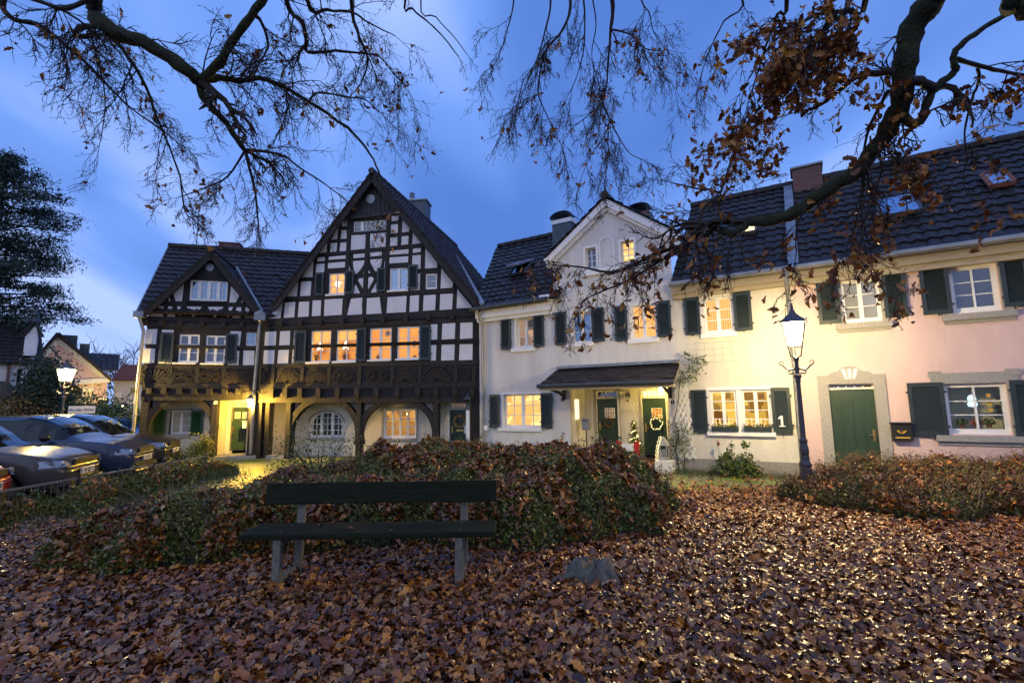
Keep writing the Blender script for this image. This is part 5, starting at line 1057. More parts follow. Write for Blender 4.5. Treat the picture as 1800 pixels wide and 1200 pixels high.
# ------------------------------------------------------------------ cars
def make_car(name, loc, heading, pm, label, L=4.5, W=1.8, Hh=1.47, belt=.95, plate='GL·DE 88', hood=1.15, kind='hatch', number=True):
    B = empty(name, loc, heading, label, 'car', 'cars parked in a row by the railing'); wr = .31; fx, rx = L/2-.88, -L/2+.85
    xs = np.array(sorted(set([-L/2, -L/2+.05, -L/2+.18, -L/2+.35, fx-.36, fx-.25, fx, fx+.25, fx+.36, rx-.36, rx-.25, rx, rx+.25, rx+.36, L/2-.42, L/2-.25, L/2-.12, L/2-.04, L/2]+list(np.linspace(-L/2+.5, L/2-.6, 15)))))
    ws = L/2-hood                     # windscreen base x
    rf = ws-.78                       # front of roof
    rb = -L/2+.55
    def shoulder(x):                  # height of bonnet / belt
        t = (x-ws)/(L/2-ws)
        if x > ws: return belt-(.05*t+.20*t**2.2)-(.10 if x > L/2-.13 else 0)*((x-(L/2-.13))/.13)
        return belt+.03*min(1, (ws-x)/2)-(.12*((-L/2+.2-x)/.2) if x < -L/2+.2 else 0)
    def roof(x):
        if x >= ws: return shoulder(x)+.015
        if x > rf: t = (ws-x)/(ws-rf); return shoulder(ws)+(Hh-.02-shoulder(ws))*math.sin(t*pi/2)**.9
        if x > rb+.45: return Hh-.03*((rf-x)/(rf-rb))**2
        t = min(1, max(0, (rb+.45-x)/(rb+.45+L/2-.12))); return Hh-.03-(Hh-.03-shoulder(x)-.02)*t**1.3
    def halfw(x):
        e = W/2; tf = max(0, (x-(L/2-.75))/.75); tb = max(0, (-L/2+.5-x)/.5); return e*(1-.30*tf**2.6-.13*tb**2)
    V = []; F = []; K = []; rows = []
    for x in xs:
        hw, sh, rt = halfw(x), shoulder(x), roof(x); end = max(0, (x-(L/2-.12))/.12); lo = .20+.10*end
        arch = 0
        for cx in (fx, rx):
            d = abs(x-cx)
            if d < .37: arch = max(arch, math.sqrt(max(0, .37**2-d*d))+wr-.0)
        zb = max(lo, arch); inn = hw*(.74 if rt > sh+.1 else .8)
        pts = [(0, max(lo, .2)), (hw*.80, zb), (hw*.97, zb+.001), (hw*1.0, max(zb+.01, .48)), (hw*1.0, max(zb+.02, .62)), (hw*.985, sh-.09), (hw*.945, sh)]
        g = rt-sh
        pts += [(hw*.93-(hw*.93-inn)*.12, sh+.02*min(1, g*8)), (inn+.03, sh+g*.86), (inn-.05, rt-.012*min(1, g*4)), (inn*.5, rt+.012), (0, rt+.02)]
        rows.append([(x, y, z) for y, z in pts]); 
    n = len(rows[0]); 
    for r in rows: V += r+[(x, -y, z) for x, y, z in r]
    def gl(i, j):
        x = (xs[i]+xs[i+1])/2
        if j == 7 and rf-.02 > x > rb+.30: return 1
        if j == 7 and ws-.15 > x >= rf-.02: return 1
        if j in (8, 9, 10) and ws-.02 > x > rf+.03: return 1
        return 0
    N2 = 2*n
    for i in range(len(xs)-1):
        for j in range(n-1):
            a, b, c, d = i*N2+j, i*N2+j+1, (i+1)*N2+j+1, (i+1)*N2+j
            F += [(a, b, c, d), (a+n, d+n, c+n, b+n)]; q = gl(i, j); K += [0, 0] if not q else ([1, 1] if j > 7 else [2, 3])
    for i in (0, len(xs)-1):
        for j in range(n-1): F.append((i*N2+j, i*N2+j+1, i*N2+n+j+1, i*N2+n+j)); K.append(0)
    for nm, kk, mm in (('body', 0, pm), ('windscreen', 1, 'car_glass'), ('side_window', 2, 'car_glass'), ('side_window', 3, 'car_glass')):
        k = MB(); k.add(V, [f for f, q in zip(F, K) if q == kk]); o = k.obj(nm, mm, B, smooth=(kk == 0))
        w = o.modifiers.new('weld', 'WELD'); w.merge_threshold = .002
        if kk == 0: body = o; sd = o.modifiers.new('smooth', 'SUBSURF'); sd.levels = 1; sd.render_levels = 1
    k = MB()
    for x0 in (rf+.25, (rf+rb)/2+.2, rb+.75):
        for s_ in (-1, 1): hw = halfw(x0); k.tube([(x0+.02, s_*hw*.93, shoulder(x0)), (x0-.05, s_*(hw*.74+.025), roof(x0)-.08)], .028, 4)
    for s_ in (-1, 1): k.tube([(x, s_*(halfw(x)*1.003), .45) for x in np.linspace(rx+.45, fx-.45, 6)], .025, 4)
    k.obj('pillars', 'black_trim', B)
    for s_ in (-1, 1):
        k = MB()
        for x0 in (rf+.55 if False else ws-.35, (rf+rb)/2+.25): pass
        m_ = MB(); hw = halfw(ws-.35); m_.lathe([(.001, -.09), (.06, -.07), (.085, 0), (.06, .07), (.001, .09)], (ws-.42, s_*(hw+.09), belt+.09), 10, axis='y'); m_.bar((ws-.4, s_*hw*.95, belt+.04), (ws-.42, s_*(hw+.05), belt+.07), .02); m_.obj('mirror', 'black_trim', B, smooth=True)
    for cx in (fx, rx):
        for s_ in (-1, 1):
            y = s_*(W/2-.11); t = MB().lathe([(.20, -.10), (.285, -.105), (wr, -.07), (wr, .07), (.285, .105), (.20, .10)], (cx, y, wr), 28, axis='y').obj('wheel', 'tyre', B, smooth=True)
            r = MB(); r.lathe([(.215, s_*.085), (.20, s_*.10), (.19, s_*.08)], (cx, y, wr), 28, axis='y')
            for i in range(9):
                a = 2*pi*i/9; r.tube([(cx+.04*math.cos(a), y+s_*.085, wr+.04*math.sin(a)), (cx+.2*math.cos(a), y+s_*.092, wr+.2*math.sin(a))], [.026, .018], 4)
            r.lathe([(.05, s_*.08), (.05, s_*.10), (.001, s_*.105)], (cx, y, wr), 12, axis='y'); r.obj('rim', 'rim', t)
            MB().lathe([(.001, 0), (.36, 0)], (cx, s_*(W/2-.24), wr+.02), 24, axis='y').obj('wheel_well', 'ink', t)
    xf = L/2
    def nose(y): 
        lo, hi = xf-.9, xf
        for _ in range(30):
            m_ = (lo+hi)/2
            if halfw(m_) > abs(y): lo = m_
            else: hi = m_
        return lo
    for s_ in (-1, 1):
        k = MB(); Y = [W*.30, W*.36, W*.41, W*.45, W*.475]; X = [min(nose(y*1.0)+.012, xf+.012) for y in Y]; zt = [shoulder(xf-.16)-.02-.0*i for i in range(5)]
        hgt_ = [.07, .10, .115, .11, .08]; dx = [0, -.01, -.03, -.07, -.15]
        vs = [(X[i]+dx[i]*.3, s_*Y[i], .64) for i in range(5)]+[(X[i]+dx[i]*.3-.05, s_*Y[i], .64+hgt_[i]) for i in range(5)]
        k.add(vs, [(i, i+1, i+6, i+5) for i in range(4)]); h = k.obj('headlight', 'headlamp', B)
        k = MB(); k.lathe([(.045, 0), (.05, .02)], (X[1]-.06, s_*(W*.37), .70), 14, axis='x'); k.lathe([(.04, 0), (.045, .02)], (X[3]-.09, s_*(W*.43), .70), 14, axis='x'); k.obj('reflector', 'chrome', h)
        MB().cbox(xf-.03, s_*W*.33, .36, .06, W*.14, .08).obj('fog_light', 'headlamp', B)
    k = MB(); k.cbox(xf-.015, 0, .70, .05, W*.48, .10); gr = k.obj('grille', 'black_trim', B, bevel=.01); k = MB()
    k.cbox(xf+.02, 0, .755, .012, W*.5, .012); k.obj('grille_trim', 'chrome', gr)
    for s_ in (-1, 1):
        k = MB()
        for x0 in (ws-.12, (rf+rb)/2+.28, rb+.62):
            hw = halfw(x0); k.tube([(x0+.02, s_*hw*.985, .30), (x0+.02, s_*hw*.999, .52), (x0, s_*(hw*.985), shoulder(x0)-.10), (x0-.01, s_*hw*.945, shoulder(x0)-.01)], .006, 4)
        k.obj('door_seam', 'ink', B)
        for x0 in ((rf+rb)/2+.42, rb+.80): k = MB(); k.tube([(x0, s_*halfw(x0)*.992, shoulder(x0)-.11), (x0+.18, s_*halfw(x0)*.992, shoulder(x0)-.105)], .016, 6); k.obj('door_handle', pm, B)
    k = MB(); k.cbox(xf-.02, 0, .36, .05, W*.62, .13); k.tube([(xf-.02-.0, -W*.3, .27), (xf+.01, 0, .27), (xf-.02, W*.3, .27)], .03, 4); k.obj('bumper_intake', 'black_trim', B)
    k = MB(); k.cbox(xf+.03, 0, .52, .012, .52, .11); p = k.obj('licence_plate', 'plate', B, bevel=.003)
    text_mesh(plate, .095, 'plate_lettering', 'ink', p, (xf+.038, .025, .52), (pi/2, 0, pi/2), .001); MB().cbox(xf+.037, -.24, .52, .002, .04, .105).obj('plate_band', 'plate_blue', p)
    return B
M['plate_blue'] = mat('plate_blue', (.01, .04, .3), .4, 0)
M['paint_grey'] = paint('paint_grey', (.055, .05, .048)); M['paint_blue'] = paint('paint_blue', (.022, .035, .075)); M['paint_black'] = paint('paint_black', (.02, .022, .028)); M['paint_red'] = paint('paint_red', (.42, .02, .012)); M['paint_sky'] = paint('paint_sky', (.04, .12, .35))
hd = math.radians(20); hv = np.array([math.cos(hd), math.sin(hd)])
def park(nose, L): p = np.array(nose)-hv*L/2; return (p[0], p[1], 0)
CARS = [('parked_car', (-7.38, 7.0), 'paint_red', 'shiny red car at the left edge with only its nose in view', dict(L=3.9, W=1.68, Hh=1.45, belt=.92, plate='GL·BV 590', hood=.95)),
        ('parked_car', (-7.80, 9.05), 'paint_grey', 'dark brownish-grey car with clear headlights between the red and blue cars', dict(L=4.6, plate='GL·DF 7')),
        ('parked_car', (-8.35, 11.25), 'paint_blue', 'tall dark blue car with multi-spoke wheels behind the grey car', dict(L=4.6, W=1.84, Hh=1.47, belt=.96, hood=1.0, plate='GL·K 25')),
        ('parked_car', (-8.95, 13.05), 'paint_black', 'dark car nearest the timber house, half hidden by the blue car', dict(L=4.4, Hh=1.47, plate='GL·T 30'))]
for nm, ns, pm, lb, k in CARS: make_car(nm, park(ns, k['L']), hd, pm, lb, **k)
p = at(205, 765, 20); make_car('parked_car', (p[0]-1.2, p[1]+1, -.2), math.radians(-10), 'paint_sky', 'light blue car further back by the timber house corner', L=4.2)
# ------------------------------------------------------------------ low railing
B = empty('low_railing', (-7.45, 5.5, 0), 0, 'low iron railing between the parked cars and the strip of shrubs', 'railing'); fy0, fy1 = -2.2, 6.5; k = MB()
def rz_(y): return .44
k.box(-.02, .02, -fy1, -fy0, .42, .45); k.obj('top_rail', 'rail_paint', B); k = MB()
n = int((fy1-fy0)/.11)
for i in range(n+1): y = fy0+(fy1-fy0)*i/n; k.bar((0, y, -.02), (0, y, .42), .006, 4)
k.bar((0, fy0, .06), (0, fy1, .06), .008, 4); k.obj('bars', 'iron', B)
for i in range(6): y = fy0+(fy1-fy0)*i/5; MB().box(-.02, .02, -y-.02, -y+.02, -.1, .47).obj('post', 'iron', B)
M['rail_paint'] = mat('rail_paint', (.35, .36, .37), .35, .2, metal=.7); B.children[0].data.materials[0] = M['rail_paint']
# ------------------------------------------------------------------ far houses at the left
def far_house(label, px, y, rz): 
    p = at(px, 700, y); return empty('villa', (p[0], p[1], 0), rz, label, 'house'), Facade((p[0], p[1]), rz)
def pwall(F, mb, pts, w0, w1): mb.prism([F.uz(*q, w1) for q in pts], w0, w1)
H6, F6 = far_house('white villa with dark shutters and a slate dormer at the left edge', 62, 24, math.radians(43))
mb = MB(); q = [(-60, 640), (60, 628), (57, 735), (-60, 735)]; pwall(F6, mb, q, -6, 0); mb.obj('wall', 'white_wall', H6)
e0, e1 = F6.uz(-60, 632, .2), F6.uz(68, 640, .2); ri = F6.uz(20, 566, -3)
mb = MB(); tiles(mb, (e0[0], -.3, e1[1]), (e1[0]+.2, -.3, e1[1]), (e1[0]-.2, 3, ri[1]), (e0[0], 3, ri[1]), .25, .34); rf = mb.obj('roof', 'tile', H6)
a = F6.uz(43, 600, .1); b = F6.uz(63, 625, .1); c = F6.uz(52, 570, .1); mb = MB(); mb.prism([(a[0], b[1]), (b[0], b[1]), (b[0], F6.uz(60, 592, .1)[1]), ((a[0]+b[0])/2+.1, c[1]), (a[0], F6.uz(43, 592, .1)[1])], -3, .1); dm = mb.obj('dormer', 'white_paint', H6)
mb = MB(); mb.tube([(a[0]-.2, -.15, F6.uz(43, 592, .1)[1]), ((a[0]+b[0])/2+.1, -.15, c[1]+.1), (b[0]+.15, -.15, F6.uz(60, 592, .1)[1])], .12, 4); mb.obj('roof', 'tile', dm); MB().lathe([(.1, 0), (.3, .25), (.1, .5), (.16, .6), (.02, 1.0)], ((a[0]+b[0])/2, 1.5, c[1]+.1), 10).obj('finial', 'iron', rf)
def fwin(H, F, x0, y0, x1, y1, lit=None, glass='glass_dark', sh=None, w=.012):
    xm, ym = (x0+x1)/2, (y0+y1)/2; r = (F.uz(x0, ym)[0], F.uz(x1, ym)[0], F.uz(xm, y1)[1], F.uz(xm, y0)[1]); a, b, c, d = r; f = .08
    k = MB(); k.box(a, a+f, 0, .06, c, d); k.box(b-f, b, 0, .06, c, d); k.box(a+f, b-f, 0, .06, c, c+f); k.box(a+f, b-f, 0, .06, d-f, d); k.box((a+b)/2-.03, (a+b)/2+.03, .005, .055, c+f, d-f); o = k.obj('window', 'white_paint', H); MB().quad((a, -w, c), (b, -w, c), (b, -w, d), (a, -w, d)).obj('pane', lit or glass, o)
    if sh:
        t = (b-a)*.62
        for x in (a-t, b): shutter(H, (x, x+t, c-.1, d+.05), 0, sh, 14)
    return r
fwin(H6, F6, 36, 650, 47, 682, 'lit_yellow', sh='bench_wood'); fwin(H6, F6, 46, 602, 59, 620)
mb = MB(); r = [F6.uz(*p_, .02) for p_ in ((-60, 705), (-60, 670), (15, 672), (40, 690), (50, 697))]; mb.prism([(r[0][0], r[4][1]), r[1], r[2], r[3], r[4]], 0, 1.4); mb.obj('porch_roof', 'shutter', H6)
mb = MB(); q = [F6.uz(8, 690, .05), F6.uz(24, 645, .05)]; mb.box(q[0][0], q[1][0]-.1, 0, .12, q[0][1], F6.uz(15, 635, .05)[1]); 
mb.obj('stone_pilaster', 'brick_clad', H6)
M['brick_clad_grey'] = shingle('brick_clad_grey', (.10, .09, .08), (.17, .15, .13), 3, (.05, .05, .05)); H6.children[-1].data.materials[0] = M['brick_clad_grey']
H7, F7 = far_house('pinkish villa with a broad gable and an arched balcony behind the street lamp', 130, 30, math.radians(40))
mb = MB(); pwall(F7, mb, [(56, 640), (102, 592), (188, 666), (188, 735), (56, 735)], -8, 0); mb.obj('wall', 'pink_wall', H7)
mb = MB(); A, B_, C_ = F7.uz(50, 645, .4), F7.uz(102, 585, .4), F7.uz(196, 668, .4)
for f, g in ((A, B_), (B_, C_)): mb.quad((f[0], -.4, f[1]), (g[0], -.4, g[1]), (g[0], 8, g[1]), (f[0], 8, f[1])); beam_seg(mb, (f[0], f[1]), (g[0], g[1]), .16, .25, .42)
r1, r2 = F7.uz(140, 618, -3), F7.uz(210, 618, -3); e1, e2 = F7.uz(140, 672, 0), F7.uz(205, 650, 0); tiles(mb, (r1[0], .3, e2[1]), (r2[0], .3, e2[1]), (r2[0], 3.5, r1[1]), (r1[0], 3.5, r1[1]), .3, .36)
mb.obj('roof', 'tile_brown', H7)
mb = MB(); beam_seg(mb, F7.uz(58, 648, .06), F7.uz(102, 598, .06), .25, 0, .08); beam_seg(mb, F7.uz(102, 598, .06), F7.uz(186, 666, .06), .25, 0, .08); a, b = F7.uz(132, 672, .06), F7.uz(194, 668, .06); beam_seg(mb, a, b, .3, 0, .3)
a = F7.uz(132, 703, .06); b = F7.uz(190, 701, .06); beam_seg(mb, a, b, .12, 0, .08); mb.obj('trim', 'white_paint', H7)
fwin(H7, F7, 145, 681, 164, 697, 'lit_yellow'); fwin(H7, F7, 84, 630, 108, 640)
c = F7.uz(112, 700, .05); k = MB(); k.prism([(c[0]-1.0, c[1]-1), (c[0]+1.0, c[1]-1)]+[(c[0]+1.0*math.cos(t*pi/10), c[1]+.1+.8*math.sin(t*pi/10)) for t in range(11)], 0, .03); k.obj('balcony_recess', 'timber_brown', H7)
k = MB()
for i in range(13): x = c[0]-1+i*.17; k.bar((x, -.5, c[1]-1.1), (x, -.5, c[1]-.3), .04, 4)
k.box(c[0]-1.1, c[0]+1.1, .44, .56, c[1]-.32, c[1]-.2); k.box(c[0]-1.1, c[0]+1.1, 0, .56, c[1]-1.3, c[1]-1.1); k.obj('balustrade', 'white_paint', H7)
c = F7.uz(122, 605, -2); k = MB(); k.box(c[0]-.35, c[0]+.35, -2.6, -2, c[1]-2, c[1]+.6); k.box(c[0]+.5, c[0]+1.0, -2.6, -2.1, c[1]-2, c[1]+.1); k.obj('chimney', 'slate_clad', H7)
H8, F8 = far_house('distant house with a red tiled roof between the villa and the timber house', 222, 36, math.radians(37))
mb = MB(); pwall(F8, mb, [(200, 668), (250, 668), (250, 735), (200, 735)], -6, 0); mb.obj('wall', 'white_wall', H8); e, r = F8.uz(196, 668, .3), F8.uz(215, 640, -2.5); mb = MB(); tiles(mb, (e[0], -.3, e[1]), (e[0]+6, -.3, e[1]), (e[0]+5, 2.5, r[1]), (r[0], 2.5, r[1]), .3, .36); mb.obj('roof', 'brick_red', H8); fwin(H8, F8, 204, 690, 212, 712)
# ------------------------------------------------------------------ shrubs
def shrub(name, c, rad, n, l, m, label, cat='shrub', stems=8, group=None, up=.2, clump=40):
    B = empty(name, c, 0, label, cat, group); rad = np.array(rad)
    d = RNG.normal(size=(clump, 3)); d /= np.linalg.norm(d, axis=1)[:, None]; d[:, 2] = np.abs(d[:, 2])*1.0; pts = d*rad*RNG.uniform(.45, .95, clump)[:, None]**.6*RNG.uniform(.8, 1.1, (clump, 1)); pts[:, 2] += rad[2]*.1
    leafmass(B, 'foliage', pts, tuple(rad*.17), n, l, m, .42, up); k = MB()
    for i in range(stems): q = pts[i]; k.tube([(q[0]*.1, q[1]*.1, -.03), (q[0]*.5, q[1]*.5, q[2]*.55), q], [.014, .010, .004], 4)
    k.obj('stem', 'twig', B); return B
p = gp(352, 812); shrub('round_shrub', (p[0], p[1], 0), (.38, .38, .72), 3200, .028, 'hedge_leaf', 'rounded upright twiggy shrub at the end of the low railing', stems=16)
p = at(560, 800, 9.6); shrub('loose_shrub', (p[0], p[1], .2), (.95, .6, .95), 1500, .03, 'hedge_leaf', 'loose see-through shrub in front of the arched window', stems=30, clump=60)
p = at(300, 800, 13.2); shrub('low_shrub', (p[0], p[1], 0), (.8, .5, .55), 2600, .03, 'bush_leaf', 'bright green low shrub under the green-shuttered arch window')
for i, (x, y, d, r, lb) in enumerate(((170, 715, 24, (2.6, 1.5, 2.1), 'lamp-lit yellow-green hedge bush beside the far small lamp'), (205, 725, 22, (1.6, 1.2, 1.7), 'lamp-lit bush right behind the light blue car'), (78, 705, 21, (1.0, 1.0, 3.3), 'tall dark conifer bush between the white villa and the street lamp'), (20, 725, 20, (2.2, .8, 1.9), 'bare brown hedge in front of the white villa'))):
    p = at(x, y, d); shrub('garden_bush', (p[0], p[1], 0), r, (5000, 4000, 16000, 5000)[i], (.09, .09, .08, .07)[i], ('bush_leaf', 'bush_leaf', 'pine_needle', 'hedge_dry')[i], lb, 'bush', clump=90)
# ------------------------------------------------------------------ mounded hedges
def bump(x, y, cx, cy, rx, ry, h, rot=0, p=2.6):
    c, s_ = math.cos(rot), math.sin(rot); dx, dy = x-cx, y-cy; a = (dx*c+dy*s_)/rx; b = (-dx*s_+dy*c)/ry
    d = (np.abs(a)**p+np.abs(b)**p)**(1/p); return h*np.clip(1-d**3.2, 0, 1)**.6
def mound(label, bumps, n_leaf, n_fall, box, lm='hedge_leaf', dry=.0, seed=1, frac_dry=0, twigs=500):
    rg = np.random.default_rng(seed); ph = rg.uniform(0, 6, 6)
    def hf(x, y):
        wx = x+.18*np.sin(y*3.1+ph[0])+.07*np.sin(y*7.3+ph[3]); wy = y+.18*np.sin(x*2.7+ph[1])+.07*np.sin(x*8+ph[4]); h = 0*x
        for b in bumps: h = np.maximum(h, bump(wx, wy, *b))
        return h*.93*(1+.17*np.sin(x*4.3+ph[2])*np.sin(y*3.7+ph[5])+.12*np.sin(x*9.3+ph[1]+y)*np.sin(y*8.1+ph[0]-x)+.06*np.sin(x*19+ph[3])*np.sin(y*17+ph[4]))
    x0, x1, y0, y1 = box; B = empty('hedge', ((x0+x1)/2, (y0+y1)/2, 0), 0, label, 'hedge'); ox, oy = (x0+x1)/2, (y0+y1)/2
    nx, ny = int((x1-x0)/.09), int((y1-y0)/.09); gx, gy = np.meshgrid(np.linspace(x0, x1, nx), np.linspace(y0, y1, ny)); gz = hf(gx, gy)*.86-.03
    V = np.stack([gx-ox, gy-oy, gz], -1).reshape(-1, 3); idx = np.arange(nx*ny).reshape(ny, nx); F = np.stack([idx[:-1, :-1], idx[:-1, 1:], idx[1:, 1:], idx[1:, :-1]], -1).reshape(-1, 4); F = F[(V[F][:, :, 2] > -.025).any(1)]
    npmesh('mound_core', V, F, 'soil', B)
    def sample(n, thr=.05):
        X = rg.uniform(x0, x1, n*6); Y = rg.uniform(y0, y1, n*6); h = hf(X, Y); e = .04; gr = np.hypot((hf(X+e, Y)-h)/e, (hf(X, Y+e)-h)/e); ok = (h > thr) & (rg.uniform(0, 1, n*6) < np.clip(np.sqrt(1+gr*gr)/3.5, 0, 1)); return X[ok][:n], Y[ok][:n], h[ok][:n], gr[ok][:n]
    for nm, cnt, mm, l in (('foliage', int(n_leaf*(1-frac_dry)), lm, .026), ('dry_foliage', int(n_leaf*frac_dry), 'hedge_dry', .022)):
        if not cnt: continue
        X, Y, h, gr = sample(cnt); n = len(X); cl = .5+.5*np.sin(X*5.1+Y*3.3)*np.sin(X*2.2-Y*6.1)
        Z = h*(.84+.2*rg.uniform(0, 1, n)**.7)+rg.uniform(-.02, .05, n)*(1+cl); C = np.stack([X-ox, Y-oy, Z], 1)+rg.normal(0, .02, (n, 3))
        d = rg.normal(size=(n, 3)); d[:, 2] += .5; d /= np.linalg.norm(d, axis=1)[:, None]; e = np.cross(d, rg.normal(size=(n, 3))); e /= np.linalg.norm(e, axis=1)[:, None]; L = (l*rg.uniform(.6, 1.4, n))[:, None]; nn = np.cross(d, e)
        V = np.stack([C-d*L, C+e*L*.45+nn*L*.2, C+d*L, C-e*L*.45+nn*L*.2], 1).reshape(-1, 3); npmesh(nm, V, np.arange(4*n).reshape(n, 4), mm, B)
    X, Y, h, gr = sample(twigs); k = MB()
    for i in range(len(X)):
        a = rg.uniform(0, 6.28); L = rg.uniform(.14, .42); p = np.array([X[i]-ox, Y[i]-oy, h[i]*.8]); q = p+np.array([math.cos(a)*L*.6, math.sin(a)*L*.6, L*.75]); r = q+np.array([math.cos(a)*L*.4, math.sin(a)*L*.4, L*rg.uniform(-.3, .3)]); k.tube([p, q, r], [.004, .003, .0015], 3, cap=False)
    k.obj('twigs', 'twig_dry', B)
    X, Y, h, gr = sample(twigs//3); PT_ = []
    for i in range(len(X)):
        a = rg.uniform(0, 6.28); Ls = rg.uniform(.12, .34)
        for t in np.linspace(.25, 1, 7): PT_.append((X[i]-ox+math.cos(a)*Ls*.5*t, Y[i]-oy+math.sin(a)*Ls*.5*t, h[i]*.93+Ls*t*.9))
    leafmass(B, 'shoots', PT_, (.018, .018, .015), len(PT_)*3, .024, lm if frac_dry < .4 else 'hedge_dry', .42, .3)
    X, Y, h, gr = sample(int(n_fall*2.2), .03); keep = (np.sin(X*3.7+ph[0])*np.sin(Y*4.1+ph[1])+.6*np.sin(X*9+Y*5+ph[2])+rg.normal(0, .35, len(X))) > .05; X, Y, h = X[keep], Y[keep], h[keep]; o = oak_leaves(X, Y, h*.98+.05+rg.uniform(0, .07, len(X)), rg, tilt=.55, name='leaf_litter'); o.parent = B; o.location = (-ox, -oy, 0); tag(o, kind='stuff'); return hf
M['twig_dry'] = mat('twig_dry', (.13, .085, .04), .7, .3)
def oak_leaves(X, Y, Z, rg, tilt=.35, name='fallen_leaves', size=(.055, .125), m='oak_leaf'):
    S_ = 12; vs = []
    t = np.linspace(0, 1, S_)
    for v in range(4):
        env = np.sin(pi*np.clip(t*.96+.02, 0, 1)**.8)**.75*.215+.012; lob = 1+.30*np.cos(2*pi*(3.6+.3*(v % 2))*t+v); wL = env*lob; wR = env*(1+.30*np.cos(2*pi*(3.6+.3*(v % 2))*t+v+.7))
        bend = (-.10, .14, -.22, .07)[v]; fold = (.35, -.2, .6, .15)[v]; tw = (.5, -.7, .3, -.3)[v]
        zz = bend*4*t*(1-t)*-1+.10*np.sin(t*5+v)
        mid = np.stack([t-.5, 0*t, zz], 1); le = np.stack([t-.5, wL, zz+fold*wL+tw*wL*(t-.5)+.05*np.sin(t*17+v)], 1); ri = np.stack([t-.5, -wR, zz+fold*wR-tw*wR*(t-.5)+.05*np.cos(t*15+v)], 1); vs.append(np.concatenate([le, mid, ri]))
    vs = np.array(vs); n = len(X); a = rg.uniform(0, 2*pi, n); s_ = rg.uniform(size[0], size[1], n); v = rg.integers(0, 4, n); W_ = vs[v]*s_[:, None, None]
    tx = rg.normal(0, tilt, n); ty = rg.normal(0, tilt, n); flip = np.where(rg.uniform(0, 1, n) < .45, -1., 1.)[:, None]
    x, y, z = W_[:, :, 0], W_[:, :, 1]*flip, W_[:, :, 2]*flip
    c, s = np.cos(tx)[:, None], np.sin(tx)[:, None]; y, z = y*c-z*s, y*s+z*c
    c, s = np.cos(ty)[:, None], np.sin(ty)[:, None]; x, z = x*c+z*s, -x*s+z*c
    c, s = np.cos(a)[:, None], np.sin(a)[:, None]; x, y = x*c-y*s, x*s+y*c
    V = np.stack([x+X[:, None], y+Y[:, None], z+Z[:, None]], -1); nv = 3*S_
    f = [(r*S_+i, r*S_+i+1, (r+1)*S_+i+1, (r+1)*S_+i) for r in range(2) for i in range(S_-1)]; F = (np.array(f)[None]+(np.arange(n)*nv)[:, None, None]).reshape(-1, 4)
    return npmesh(name, V.reshape(-1, 3), F, m, smooth=True)
HF = []
HF.append(mound('large leaf-strewn evergreen hedge mound behind the bench', [(.20, 7.7, 2.0, 2.1, .78), (-1.2, 8.5, 1.9, 1.8, .80, .1), (-2.9, 8.6, 1.5, 1.2, .46), (1.0, 7.2, 1.15, 1.45, .82), (-1.0, 6.4, 2.2, .9, .60), (-.2, 10.0, 2.6, .9, .55)], 120000, 19000, (-5.2, 2.9, 5.2, 11.3), seed=3, frac_dry=.22, twigs=1900))
HF.append(mound('low leaf-covered shrub mound left of the bench', [(-3.35, 5.9, 1.10, .85, .56, .25), (-3.95, 5.5, .85, .6, .42, .4), (-2.9, 6.5, .9, .8, .40)], 42000, 5200, (-5.9, -1.9, 4.5, 7.7), seed=5, frac_dry=.25, twigs=900))
HF.append(mound('wide brown-tipped hedge in front of the pink house', [(6.9, 8.05, 2.3, 1.15, .46, -.15), (5.6, 7.6, 1.2, .9, .28), (8.4, 7.4, 1.9, 1.4, .50, -.3), (6.7, 7.2, 1.9, .75, .33)], 85000, 5500, (4.0, 11.0, 5.6, 9.8), seed=8, frac_dry=.5, twigs=2600))
HF.append(mound('narrow green shrub strip along the low railing', [(-7.10, 6.3, .36, 3.0, .25, 0, 3), (-7.1, 9.8, .34, 2.6, .30, 0, 3)], 48000, 900, (-7.7, -6.4, 3.2, 12.6), lm='hedge_leaf', seed=9, frac_dry=.15, twigs=400))
# ------------------------------------------------------------------ fallen leaves and grass
rg = np.random.default_rng(21)
n = 330000; Y = rg.uniform(2.0, 10.8, n); X = rg.uniform(-8, 11, n); dens = np.clip(1.25-.0*Y, 0, 1)*(np.abs(X) < 1.25*Y+1.2)
path = ((X-3.6)/1.5)**2; far = np.clip((9.6-Y-.25*np.abs(X-3.6))/1.8, .04, 1); dens = dens*np.where(Y > 7.2, far, 1)
near = np.clip(3.2/np.maximum(Y, 3.2), .35, 1)
hh = np.zeros(n)
for f in HF: hh = np.maximum(hh, f(X, Y))
dens *= np.where(hh > .06, 0, 1); ok = rg.uniform(0, 1, n) < dens*.52*(.55+.45*near); X, Y = X[ok], Y[ok]; print('leaves', len(X))
tag(oak_leaves(X, Y, .008+.035*rg.uniform(0, 1, len(X))**1.5+.02, rg, tilt=.24), kind='stuff')
n = 700; X = rg.uniform(-6, 9, n); Y = rg.uniform(2.6, 8.5, n); ok = np.array([max(float(f(np.array([x]), np.array([y]))[0]) for f in HF) < .03 for x, y in zip(X, Y)]); X, Y = X[ok], Y[ok]
tag(oak_leaves(X, Y, np.full(len(X), .06), rg, tilt=.9, name='upright_fallen_leaves', size=(.09, .15), m='oak_leaf'), kind='stuff')
n = 9000; u = rg.uniform(0, 1, n); X = np.where(u < .35, rg.uniform(-7.3, -6.2, n), rg.uniform(2.2, 6.5, n)); Y = np.where(u < .35, rg.uniform(4, 12, n), 11.6-.55*(X-4)+rg.normal(0, .25, n)-.45); Lb = rg.uniform(.05, .16, n)*np.where(u < .35, 1.9, .8); a = rg.uniform(0, 6.28, n); dx, dy = np.cos(a), np.sin(a)
